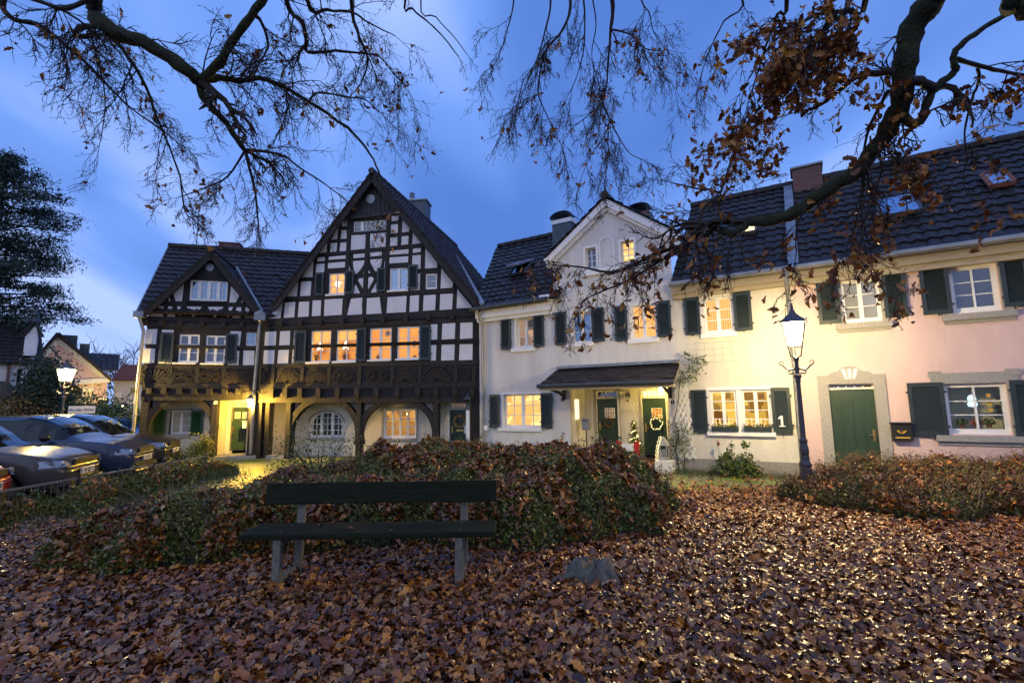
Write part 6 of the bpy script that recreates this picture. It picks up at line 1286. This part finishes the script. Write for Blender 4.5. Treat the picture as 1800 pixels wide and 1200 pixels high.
V = np.stack([np.stack([X-dy*.004, Y+dx*.004, 0*X-.01], 1), np.stack([X+dy*.004, Y-dx*.004, 0*X-.01], 1), np.stack([X+dx*Lb*.5, Y+dy*Lb*.5, Lb], 1)], 1).reshape(-1, 3); tag(npmesh('grass', V, np.arange(3*n).reshape(n, 3), 'grass_blade'), kind='stuff')
# ------------------------------------------------------------------ bench
sF, sB = at(418, 937, 4.45), at(870, 935, 4.45); bx0, bx1 = sF[0], sB[0]; sz = (sF[2]+sB[2])/2; print('BENCH', bx0, bx1, sz)
by = 4.45; B = empty('park_bench', ((bx0+bx1)/2, by+.2, 0), 0, 'weathered mossy wooden park bench on the leaf-covered ground', 'bench'); hw = (bx1-bx0)/2
MB().box(-hw, hw, -.22, .20, sz-.055, sz).obj('seat', 'bench_wood', B, bevel=.012)
bt, bb = at(670, 845, 4.95), at(670, 885, 4.90); k = MB(); k.box(-hw, hw, -.03, .02, -.10, .10); o = k.obj('backrest', 'bench_wood', B, bevel=.01); o.location = (0.0, .28, (bt[2]+bb[2])/2); o.rotation_euler = (math.radians(-10), 0, 0)
for xx in (-hw+.34, hw-.32):
    MB().box(xx-.035, xx+.035, .12, .19, -.06, sz-.055).obj('leg', 'bench_leg', B, bevel=.006)
    k = MB(); q = bt[2]-.03; k.add([(xx-.035, .22, -.06), (xx+.035, .22, -.06), (xx+.035, .29, -.06), (xx-.035, .29, -.06), (xx-.035, .325, q), (xx+.035, .325, q), (xx+.035, .365, q), (xx-.035, .365, q)], [(0, 3, 2, 1), (4, 5, 6, 7), (0, 1, 5, 4), (1, 2, 6, 5), (2, 3, 7, 6), (3, 0, 4, 7)]); k.obj('leg', 'bench_leg', B)
    MB().box(xx-.03, xx+.03, -.16, .12, .04, .10).obj('stretcher', 'bench_leg', B); MB().box(xx-.03, xx+.03, -.24, .12, sz-.12, sz-.056).obj('bearer', 'bench_leg', B)
for xx in (-hw+.34, hw-.32):
    k = MB()
    for yy in (-.12, .10): k.lathe([(.016, sz), (.016, sz+.004), (.008, sz+.007)], (xx, yy, 0), 8)
    k.obj('bolt', 'iron', B)
rb_ = np.random.default_rng(4)
for i, (x, y) in enumerate(((bx0+.95, by+.12), (bx0+1.35, by+.02), (bx1-.12, by+.33), (bx0+.62, by+.28))):
    o = oak_leaves(np.array([x]), np.array([y]), np.array([sz+.014]), rb_, tilt=.08, name='oak_leaf'); tag(o, ('wet oak leaf lying in the middle of the bench seat', 'wet oak leaf near the front edge of the bench seat', 'oak leaf at the right end of the bench seat', 'oak leaf at the back of the bench seat, left of the middle')[i], 'leaf', 'leaves on the bench seat')
# ------------------------------------------------------------------ old tree stump
p = gp(1040, 1022); B = empty('tree_stump', (p[0], p[1], 0), .3, 'small ragged grey tree stump half buried in leaves right of the bench', 'tree stump'); k = MB()
vs = []; N = 44
prof = [(.235, -.03), (.215, .05), (.18, .11), (.15, .15), (.11, .165), (.05, .14), (.01, .12)]
for r, z in prof:
    for j in range(N): a = 2*pi*j/N; rr = r*(1+.16*math.sin(a*5+1)+.10*math.sin(a*9+z*9)+.05*math.sin(a*17)); vs.append((rr*math.cos(a), rr*.8*math.sin(a), z*(1+.22*math.sin(a*7+2)+.12*math.sin(a*13))))
k.add(vs, [(i*N+j, i*N+(j+1) % N, (i+1)*N+(j+1) % N, (i+1)*N+j) for i in range(len(prof)-1) for j in range(N)]); k.obj('trunk', 'stump', B, smooth=True)
k = MB(); k.tube([(-.05, -.05, .12), (-.2, -.05, .10), (-.38, .0, .05)], [.03, .026, .012], 7); k.tube([(.1, -.12, .12), (.16, -.2, .03)], [.04, .03], 6); k.obj('root', 'stump', B)
# ------------------------------------------------------------------ the great oak: trunk behind the viewpoint, limbs reaching over it
rt = random.Random(5)
OAKB = np.array([1.0, -2.9, 0.]); OT = empty('oak_tree', OAKB, 0, 'huge old oak with mossy limbs and few brown leaves hanging over the square', 'tree')
k = MB(); k.tube([(0, 0, -.2), (.02, 0, .5), (.05, .05, 1.6), (.02, .1, 2.8), (0, .2, 4.0), (-.1, .35, 5.4)], [.72, .55, .47, .44, .42, .34], 18); k.obj('trunk', 'trunk', OT, smooth=True)
TW = {'left': MB(), 'mid': MB(), 'right': MB()}; LV = []
def wob(P, a, n=3):
    P = [np.array(p, float) for p in P]; out = []
    for i in range(len(P)-1):
        p0 = P[max(i-1, 0)]; p1, p2 = P[i], P[i+1]; p3 = P[min(i+2, len(P)-1)]
        for j in range(n):
            t = j/n; q = .5*((2*p1)+(-p0+p2)*t+(2*p0-5*p1+4*p2-p3)*t*t+(-p0+3*p1-3*p2+p3)*t**3); out.append(q+np.array([rt.gauss(0, a) for _ in range(3)])*(1 if (i or j) else 0))
    out.append(P[-1]); return out
def rv(): return np.array([rt.gauss(0, 1) for _ in range(3)])
def grow(mb, p, d, L, r, lev, leafp, droop):
    n = 5 if lev else 3; d = d/np.linalg.norm(d); pts = [p]; st = L/n
    for i in range(n):
        d = d+rv()*.17+np.array([0, 0, -droop*.12]); d /= np.linalg.norm(d); pts.append(pts[-1]+d*st)
        if lev:
            for _ in range(1 if rt.random() < .78 else 2):
                s = rv(); s -= d*(s@d); s /= np.linalg.norm(s)+1e-6; grow(mb, pts[-1], d*.75+s*rt.uniform(.45, .8), L*rt.uniform(.36, .60), max(r*.62, .0022), lev-1, leafp, droop)
        elif rt.random() < .35: s = rv(); q = pts[-1]+s/np.linalg.norm(s)*.035; mb.tube([pts[-1], q], [.003, .0018], 3, cap=False)
    R = [max(r*(1-.65*i/n), .0019) for i in range(n+1)]; mb.tube(pts, R, 4 if r < .012 else 5, cap=False)
    if lev <= 1 and rt.random() < leafp*.30: LV.append(pts[-1])
    if lev == 0 and rt.random() < leafp*.16: LV.append(pts[1])
def limb(px, d0, d1, r0, r1, reg, twn=6, lev=2, leafp=.1, tl=.5, start=None, droop=1.0, part='limb', t0=0., sides=9):
    n = len(px); P = [at(x, y, d0+(d1-d0)*i/(n-1)) for i, (x, y) in enumerate(px)]
    if start is not None: P = [np.array(q, float)-0 for q in start]+P
    m = len(start) if start is not None else 0
    rad = [r0*1.25-(r0*.25)*i/max(m, 1) for i in range(m)]+[r0+(r1-r0)*(i/(n-1))**.8 for i in range(n)]
    Q = wob(P, r0*.10, 4); RR = np.interp(np.arange(len(Q))/4, np.arange(len(P)), rad)
    RR = [r*(1+.07*math.sin(i*1.9)+.05*rt.gauss(0, 1)) for i, r in enumerate(RR)]
    k = MB(); k.tube([q-OAKB for q in Q], RR, sides); k.obj(part, 'moss_bark' if r0 > .03 else 'twig', OT, smooth=True)
    j0 = m*4+int(t0*(len(Q)-m*4))
    L = sum(np.linalg.norm(Q[i+1]-Q[i]) for i in range(j0, len(Q)-1))
    for _ in range(int(twn*L)):
        i = rt.randint(j0, len(Q)-2); d = Q[i+1]-Q[i]; d /= np.linalg.norm(d); s = rv(); s -= d*(s@d); s /= np.linalg.norm(s); s[2] -= .35*droop
        grow(TW[reg], Q[i]-OAKB, d*.7+s*.8, tl*rt.uniform(.5, 1.25), max(.0045, min(.010, RR[i]*.45)), lev, leafp, droop)
    d = Q[-1]-Q[-2]; grow(TW[reg], Q[-1]-OAKB, d, tl, max(RR[-1]*.8, .004), lev, leafp, droop)
V3 = lambda pts, ox, oy, s: [(ox+x/s, oy+y/s) for x, y in pts]
top = OAKB+np.array([-.1, .35, 5.2])
# left group
limb([(165, -30), (185, 45), (250, 75), (310, 112), (352, 142)], 4.7, 5.2, .088, .068, 'left', 2.5, 2, .06, .6, start=[OAKB+np.array([-.05, .3, 4.8]), (-.8, -.3, 6.4), (-2.2, 2.0, 6.9)])
limb([(352, 142), (385, 110), (410, 70), (440, 30), (475, -20)], 5.2, 4.7, .052, .04, 'left', 3, 2, .08, .55)
limb([(352, 142), (385, 138), (420, 142), (460, 138), (500, 155), (545, 180), (610, 225), (650, 268), (668, 310)], 5.2, 6.0, .044, .010, 'left', 7, 2, .10, .62)
limb([(350, 140), (356, 170), (378, 195), (400, 220), (420, 250), (431, 264)], 5.2, 5.6, .045, .028, 'left', 4, 2, .08, .5)
limb([(431, 264), (470, 267), (500, 275), (530, 297), (580, 330), (640, 380)], 5.6, 6.2, .022, .006, 'left', 7, 2, .06, .5)
limb([(431, 264), (447, 330), (452, 370), (455, 400)], 5.6, 6.0, .020, .008, 'left', 8, 2, .06, .45)
limb([(431, 264), (400, 310), (360, 330), (320, 345)], 5.6, 5.9, .014, .006, 'left', 8, 2, .06, .45)
limb([(195, 52), (170, 45), (135, 52), (140, 66), (190, 62), (225, 100), (255, 150), (275, 205), (300, 262), (318, 320)], 4.9, 5.6, .038, .009, 'left', 6, 2, .08, .55)
limb([(318, 320), (325, 370), (345, 400)], 5.6, 5.8, .010, .004, 'left', 8, 2, .08, .4, part='limb')
limb([(8, -20), (18, 30), (70, 45), (110, 75), (145, 105), (185, 145), (230, 190), (300, 240)], 4.6, 5.4, .030, .007, 'left', 6, 2, .10, .5, start=[(-3.9, 3.6, 6.4)])
limb([(165, -5), (120, 14), (95, 12), (40, -8)], 4.7, 4.5, .028, .02, 'left', 4, 2, .06, .5)
limb([(100, 12), (150, 45), (165, 80), (185, 170), (178, 240)], 4.7, 5.2, .014, .005, 'left', 7, 2, .10, .5)
limb(V3([(400, -30), (480, 100), (500, 180), (510, 245), (640, 240), (760, 250), (840, 265), (900, 330), (960, 400)], 350, 0, 2.667), 4.8, 5.8, .028, .006, 'left', 7, 2, .10, .5, start=[(-1.9, 3.2, 6.5)])
limb(V3([(710, -30), (740, 140), (780, 240), (790, 300), (760, 390), (720, 440)], 350, 0, 2.667), 5, 5.8, .024, .006, 'left', 6, 2, .14, .5, start=[(-1.3, 3.2, 6.8)])
limb(V3([(500, -20), (600, 45), (720, 60), (800, 110), (920, 170)], 350, 0, 2.667), 4.8, 5.4, .022, .006, 'left', 6, 2, .08, .5, start=[(-1.7, 3, 6.6)])
limb(V3([(265, 70), (300, 120), (322, 200), (310, 250), (270, 320), (240, 420)], 350, 0, 2.667), 5.0, 5.6, .022, .006, 'left', 6, 2, .1, .5)
limb(V3([(520, 470), (560, 435), (700, 455), (780, 470), (850, 530), (920, 600)], 350, 0, 2.667), 5.5, 6.1, .015, .005, 'left', 7, 2, .08, .5)
limb(V3([(970, -40), (1000, 40), (1080, 110), (1150, 180), (1215, 265)], 350, 0, 2.667), 5, 5.4, .014, .006, 'mid', 1, 1, .0, .2, start=[(-.3, 3, 7)])
limb(V3([(1040, -30), (1110, 80), (1200, 180), (1255, 255)], 350, 0, 2.667), 5, 5.4, .009, .004, 'mid', .6, 1, .0, .2, start=[(-.2, 3, 7)])
# middle hanging twigs, from a limb passing high overhead
limb([(1010, -420), (1005, -300)], 3.6, 4.2, .12, .06, 'mid', 0, 1, 0, .2, start=[OAKB+np.array([-.08, .3, 5.0]), (.9, -.6, 7.2), (.8, 1.6, 7.8)])
hub = at(1005, -290, 4.2)
for pts, r in (([(460, -40), (430, 130), (345, 235), (320, 340), (310, 440), (345, 530), (390, 620), (425, 700)], .02), ([(310, 440), (240, 500), (200, 560)], .008), ([(650, -40), (650, 130), (640, 260), (630, 400), (610, 480)], .028), ([(610, 480), (540, 545), (470, 600), (440, 640)], .009), ([(660, 140), (750, 165), (800, 220), (850, 236), (930, 238)], .013), ([(800, 230), (840, 310), (930, 385)], .008), ([(610, 480), (645, 560), (690, 650), (740, 720), (800, 750)], .012), ([(645, 560), (620, 640), (560, 720), (525, 800)], .008), ([(622, 640), (625, 720), (630, 800)], .006), ([(520, -30), (525, 200), (500, 330), (460, 430)], .012), ([(370, -30), (340, 150), (300, 290), (240, 380), (210, 500)], .013), ([(200, -30), (170, 120), (130, 250), (90, 330)], .010), ([(780, -30), (830, 60), (850, 150), (900, 225)], .010), ([(1260, -40), (1180, 100), (1130, 200), (1090, 300), (1060, 400)], .014), ([(560, -30), (580, 120), (560, 260), (590, 380)], .009)):
    st = None if pts[0][1] > 0 else [hub+np.array([(pts[0][0]-560)*.0012, .2, -.1])]
    limb(V3(pts, 830, 0, 2.667), 5.0, 5.7, r*.9, .004, 'mid', 5.5, 2, .045, .42, start=st, droop=1.8, sides=6)
# right group
Z = lambda p: V3(p, 1150, 0, 2.4)
limb(Z([(1200, -60), (1150, 10), (1100, 110), (1055, 270), (1042, 410), (1000, 510), (940, 610), (860, 715), (740, 795), (640, 860), (540, 918), (400, 932)]), 2.9, 3.9, .086, .044, 'right', 2.5, 2, .2, .4, start=[OAKB+np.array([0, .25, 4.0]), (1.6, -1.2, 4.7), (2.3, .8, 4.9)], sides=14)
limb(Z([(400, 932), (355, 975), (330, 988), (260, 962), (190, 940)]), 3.9, 4.1, .038, .024, 'right', 3, 2, .3, .4)
limb(Z([(195, 942), (185, 985), (150, 1015), (100, 1060), (40, 1090), (-20, 1105)]), 4.1, 4.4, .030, .012, 'right', 6, 2, .35, .45)
limb(Z([(190, 940), (215, 870), (280, 815), (150, 790), (70, 770)]), 4.1, 4.3, .018, .005, 'right', 6, 2, .12, .4)
limb(Z([(280, 815), (320, 690), (345, 620), (390, 540)]), 4.2, 4.3, .009, .004, 'right', 6, 2, .25, .4)
limb(Z([(1005, 300), (930, 310), (850, 330), (770, 390), (690, 450), (605, 472)]), 3.1, 3.5, .028, .007, 'right', 4, 1, .3, .35)
limb(Z([(1050, 490), (1100, 525), (1140, 480), (1165, 400), (1190, 368), (1250, 320), (1272, 285), (1262, 230), (1330, 160), (1420, 100), (1520, 45)]), 3.3, 3.0, .036, .016, 'right', 3.5, 2, .3, .4)
limb(Z([(1075, 340), (1120, 342), (1160, 365), (1190, 370)]), 3.1, 3.2, .030, .032, 'right', 1, 1, .2, .3)
limb(Z([(1275, 250), (1370, 278), (1460, 300), (1580, 322)]), 3.15, 3.2, .018, .010, 'right', 6, 2, .4, .4)
limb(Z([(1365, 290), (1370, 340), (1340, 420), (1310, 560), (1320, 680)]), 3.2, 3.5, .012, .005, 'right', 5, 2, .4, .4)
limb(Z([(900, -40), (820, 40), (700, 60), (600, 110), (500, 180), (400, 330)]), 3.0, 3.6, .020, .006, 'right', 8, 2, 1.0, .45, start=[(1.7, 1.6, 5.0)])
limb(Z([(830, -40), (740, 80), (690, 170), (600, 290), (480, 420), (390, 520)]), 3.0, 3.6, .018, .005, 'right', 8, 2, 1.0, .45, start=[(1.6, 1.6, 5.0)])
limb(Z([(560, -40), (520, 60), (470, 200), (400, 420)]), 3.3, 3.8, .016, .005, 'right', 6, 2, 1.0, .45, start=[(1.2, 1.8, 5.3)])
limb(Z([(990, 380), (950, 450), (900, 560), (880, 700), (870, 860), (830, 1000)]), 3.3, 3.7, .014, .005, 'right', 5, 2, .4, .45)
limb(Z([(640, 870), (600, 960), (600, 1060)]), 3.6, 3.8, .010, .004, 'right', 5, 2, .4, .4)
limb(Z([(940, 620), (960, 700), (930, 820), (880, 960), (900, 1080)]), 3.5, 3.6, .010, .004, 'right', 5, 2, .45, .4)
limb([(1200, 432), (1150, 447), (1100, 472), (1065, 478), (1025, 470), (995, 467), (972, 465)], 4.3, 4.6, .022, .005, 'right', 7, 2, .22, .36)
limb([(1190, 437), (1132, 477), (1088, 500), (1050, 515), (1022, 530)], 4.3, 4.6, .016, .005, 'right', 8, 2, .35, .36)
limb(Z([(320, 985), (280, 1000), (255, 1040)]), 4.0, 4.1, .016, .006, 'right', 5, 2, .3, .35)
limb([(1835, -50), (1790, -8), (1800, 8), (1840, 25)], 2.7, 2.7, .06, .06, 'right', 0, 1, 0, .2, start=[OAKB+np.array([.1, .2, 3.8]), (2.6, .2, 4.4)])
for k_, v in TW.items(): o = v.obj('twigs', 'twig', OT); tag(o, kind='stuff')
rg = np.random.default_rng(77); P = []
for p in LV:
    w = p+OAKB; right = w[0] > .9
    for _ in range(rt.randint(1, 4) if right else rt.randint(1, 2)): P.append(p+rv()*.045+np.array([0, 0, -.03]))
P = np.array(P); print('tree leaves', len(P))
o = oak_leaves(P[:, 0], P[:, 1], P[:, 2], rg, tilt=1.1, name='leaves', size=(.05, .10), m='tree_leaf'); o.parent = OT; tag(o, kind='stuff')
# ------------------------------------------------------------------ pine and far bare trees
p = at(-42, 705, 26); PT = empty('pine_tree', (p[0], p[1], 0), 0, 'tall dark pine with flat layered boughs at the left edge', 'tree'); zt = at(-10, 262, 26)[2]; zb_ = at(0, 560, 26)[2]
k = MB(); k.tube([(0, 0, -.2), (.1, 0, 5), (-.1, 0, 11), (0, 0, zt-.3)], [.32, .26, .18, .05], 10); k.obj('trunk', 'trunk', PT); k = MB(); pts = []
for i in range(72):
    t = i/71; z = zb_+(zt-zb_)*t; a = i*2.4+rt.uniform(-.3, .3); R = (4.1*(1-t**4.5)+.5)*rt.uniform(.45, 1.05)*(1+.15*math.sin(t*19)); e = np.array([R*math.cos(a), R*math.sin(a), z-.5+.3*R*rt.uniform(.05, .3)]); k.tube([(0, 0, z-.8), e*np.array([.55, .55, 1])-np.array([0, 0, .25]), e], [.06, .04, .012], 5)
    for _ in range(int(2+R*1.3)): s = rt.uniform(.35, 1.03); pts.append((e[0]*s+rt.gauss(0, .3), e[1]*s+rt.gauss(0, .3), e[2]+.12+rt.gauss(0, .22)-.35*(1-s)))
k.obj('branches', 'trunk', PT); leafmass(PT, 'foliage', pts, (.36, .36, .15), 40000, .13, 'pine_needle', .22, .35)
def bare(p, h, lb):
    B = empty('bare_tree', p, 0, lb, 'tree', 'distant bare trees'); k = MB(); k.tube([(0, 0, -.2), (0, 0, h*.45)], [.16, .10], 7); k.obj('trunk', 'twig', B); k = MB()
    for i in range(9): grow(k, np.array([0, 0, h*(.28+.02*i)]), np.array([math.cos(i*2.4)*.8, math.sin(i*2.4)*.8, 1.0]), h*.42, .05, 2, 0, -.6)
    k.obj('branches', 'twig', B)
q = at(152, 600, 48); bare((q[0], q[1], 0), q[2]*1.12, 'leafless tree rising behind the pinkish villa'); q = at(226, 610, 40); bare((q[0], q[1], 0), q[2]*1.1, 'leafless tree against the sky beside the timber house')
# ------------------------------------------------------------------ dusk sky and light
W = bpy.data.worlds.new('World'); S.world = W; W.use_nodes = True; nt = W.node_tree; nt.nodes.clear(); L = nt.links.new
N = nt.nodes.new; out = N('ShaderNodeOutputWorld'); bg = N('ShaderNodeBackground'); L(bg.outputs[0], out.inputs[0])
tc = N('ShaderNodeTexCoord'); sp = N('ShaderNodeSeparateXYZ'); L(tc.outputs['Generated'], sp.inputs[0])
def math_(op, a, b=None, clamp=False):
    n = N('ShaderNodeMath'); n.operation = op; n.use_clamp = clamp
    for i, v in enumerate((a, b)):
        if v is None: continue
        if isinstance(v, (int, float)): n.inputs[i].default_value = v
        else: L(v, n.inputs[i])
    return n.outputs[0]
zz = math_('ADD', math_('MAXIMUM', sp.outputs[2], 0.0), .22); cx_ = math_('DIVIDE', sp.outputs[0], zz); cy_ = math_('DIVIDE', sp.outputs[1], zz)
cb = N('ShaderNodeCombineXYZ'); L(cx_, cb.inputs[0]); L(cy_, cb.inputs[1])
mp = N('ShaderNodeMapping'); mp.inputs['Rotation'].default_value = (0, 0, .35); mp.inputs['Scale'].default_value = (1.15, .42, 1); mp.inputs['Location'].default_value = (1.3, .4, 0); L(cb.outputs[0], mp.inputs[0])
nz = N('ShaderNodeTexNoise'); nz.inputs['Scale'].default_value = 1.15; nz.inputs['Detail'].default_value = 3.5; nz.inputs['Roughness'].default_value = .45; nz.inputs['Distortion'].default_value = .5; L(mp.outputs[0], nz.inputs['Vector'])
bias = math_('MULTIPLY', sp.outputs[0], -.14); f = math_('ADD', nz.outputs['Fac'], bias)
rp = N('ShaderNodeValToRGB'); e = rp.color_ramp.elements; e[0].position = .38; e[0].color = (.072, .172, .53, 1); e[1].position = .68; e[1].color = (.38, .51, .93, 1); m_ = e.new(.54); m_.color = (.145, .290, .74, 1); L(f, rp.inputs[0])
hz = math_('POWER', math_('SUBTRACT', 1.0, math_('MINIMUM', math_('ABSOLUTE', sp.outputs[2]), 1.0)), 7.0)
mh = N('ShaderNodeMix'); mh.data_type = 'RGBA'; L(math_('MULTIPLY', hz, .30), mh.inputs[0]); L(rp.outputs[0], mh.inputs[6]); mh.inputs[7].default_value = (.30, .48, .90, 1)
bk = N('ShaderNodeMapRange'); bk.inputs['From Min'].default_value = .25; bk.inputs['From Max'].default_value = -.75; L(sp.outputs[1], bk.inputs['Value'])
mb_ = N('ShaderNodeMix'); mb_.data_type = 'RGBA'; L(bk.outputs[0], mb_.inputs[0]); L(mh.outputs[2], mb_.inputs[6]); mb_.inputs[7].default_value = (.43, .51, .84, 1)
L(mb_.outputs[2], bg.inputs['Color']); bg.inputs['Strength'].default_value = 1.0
sd = bpy.data.lights.new('sun', 'SUN'); sd.energy = .12; sd.angle = math.radians(40); sd.color = (.85, .88, 1); so = bpy.data.objects.new('sun', sd); COL.objects.link(so); so.rotation_euler = (math.radians(58), 0, math.radians(-25)); so.location = (0, -20, 20)
S.cycles.use_denoising = True
try: S.cycles.denoiser = 'OPENIMAGEDENOISE'
except Exception: pass
S.cycles.max_bounces = 6; S.cycles.transparent_max_bounces = 12; S.cycles.sample_clamp_indirect = 6; S.cycles.use_light_tree = True; S.cycles.caustics_reflective = False; S.cycles.caustics_refractive = False
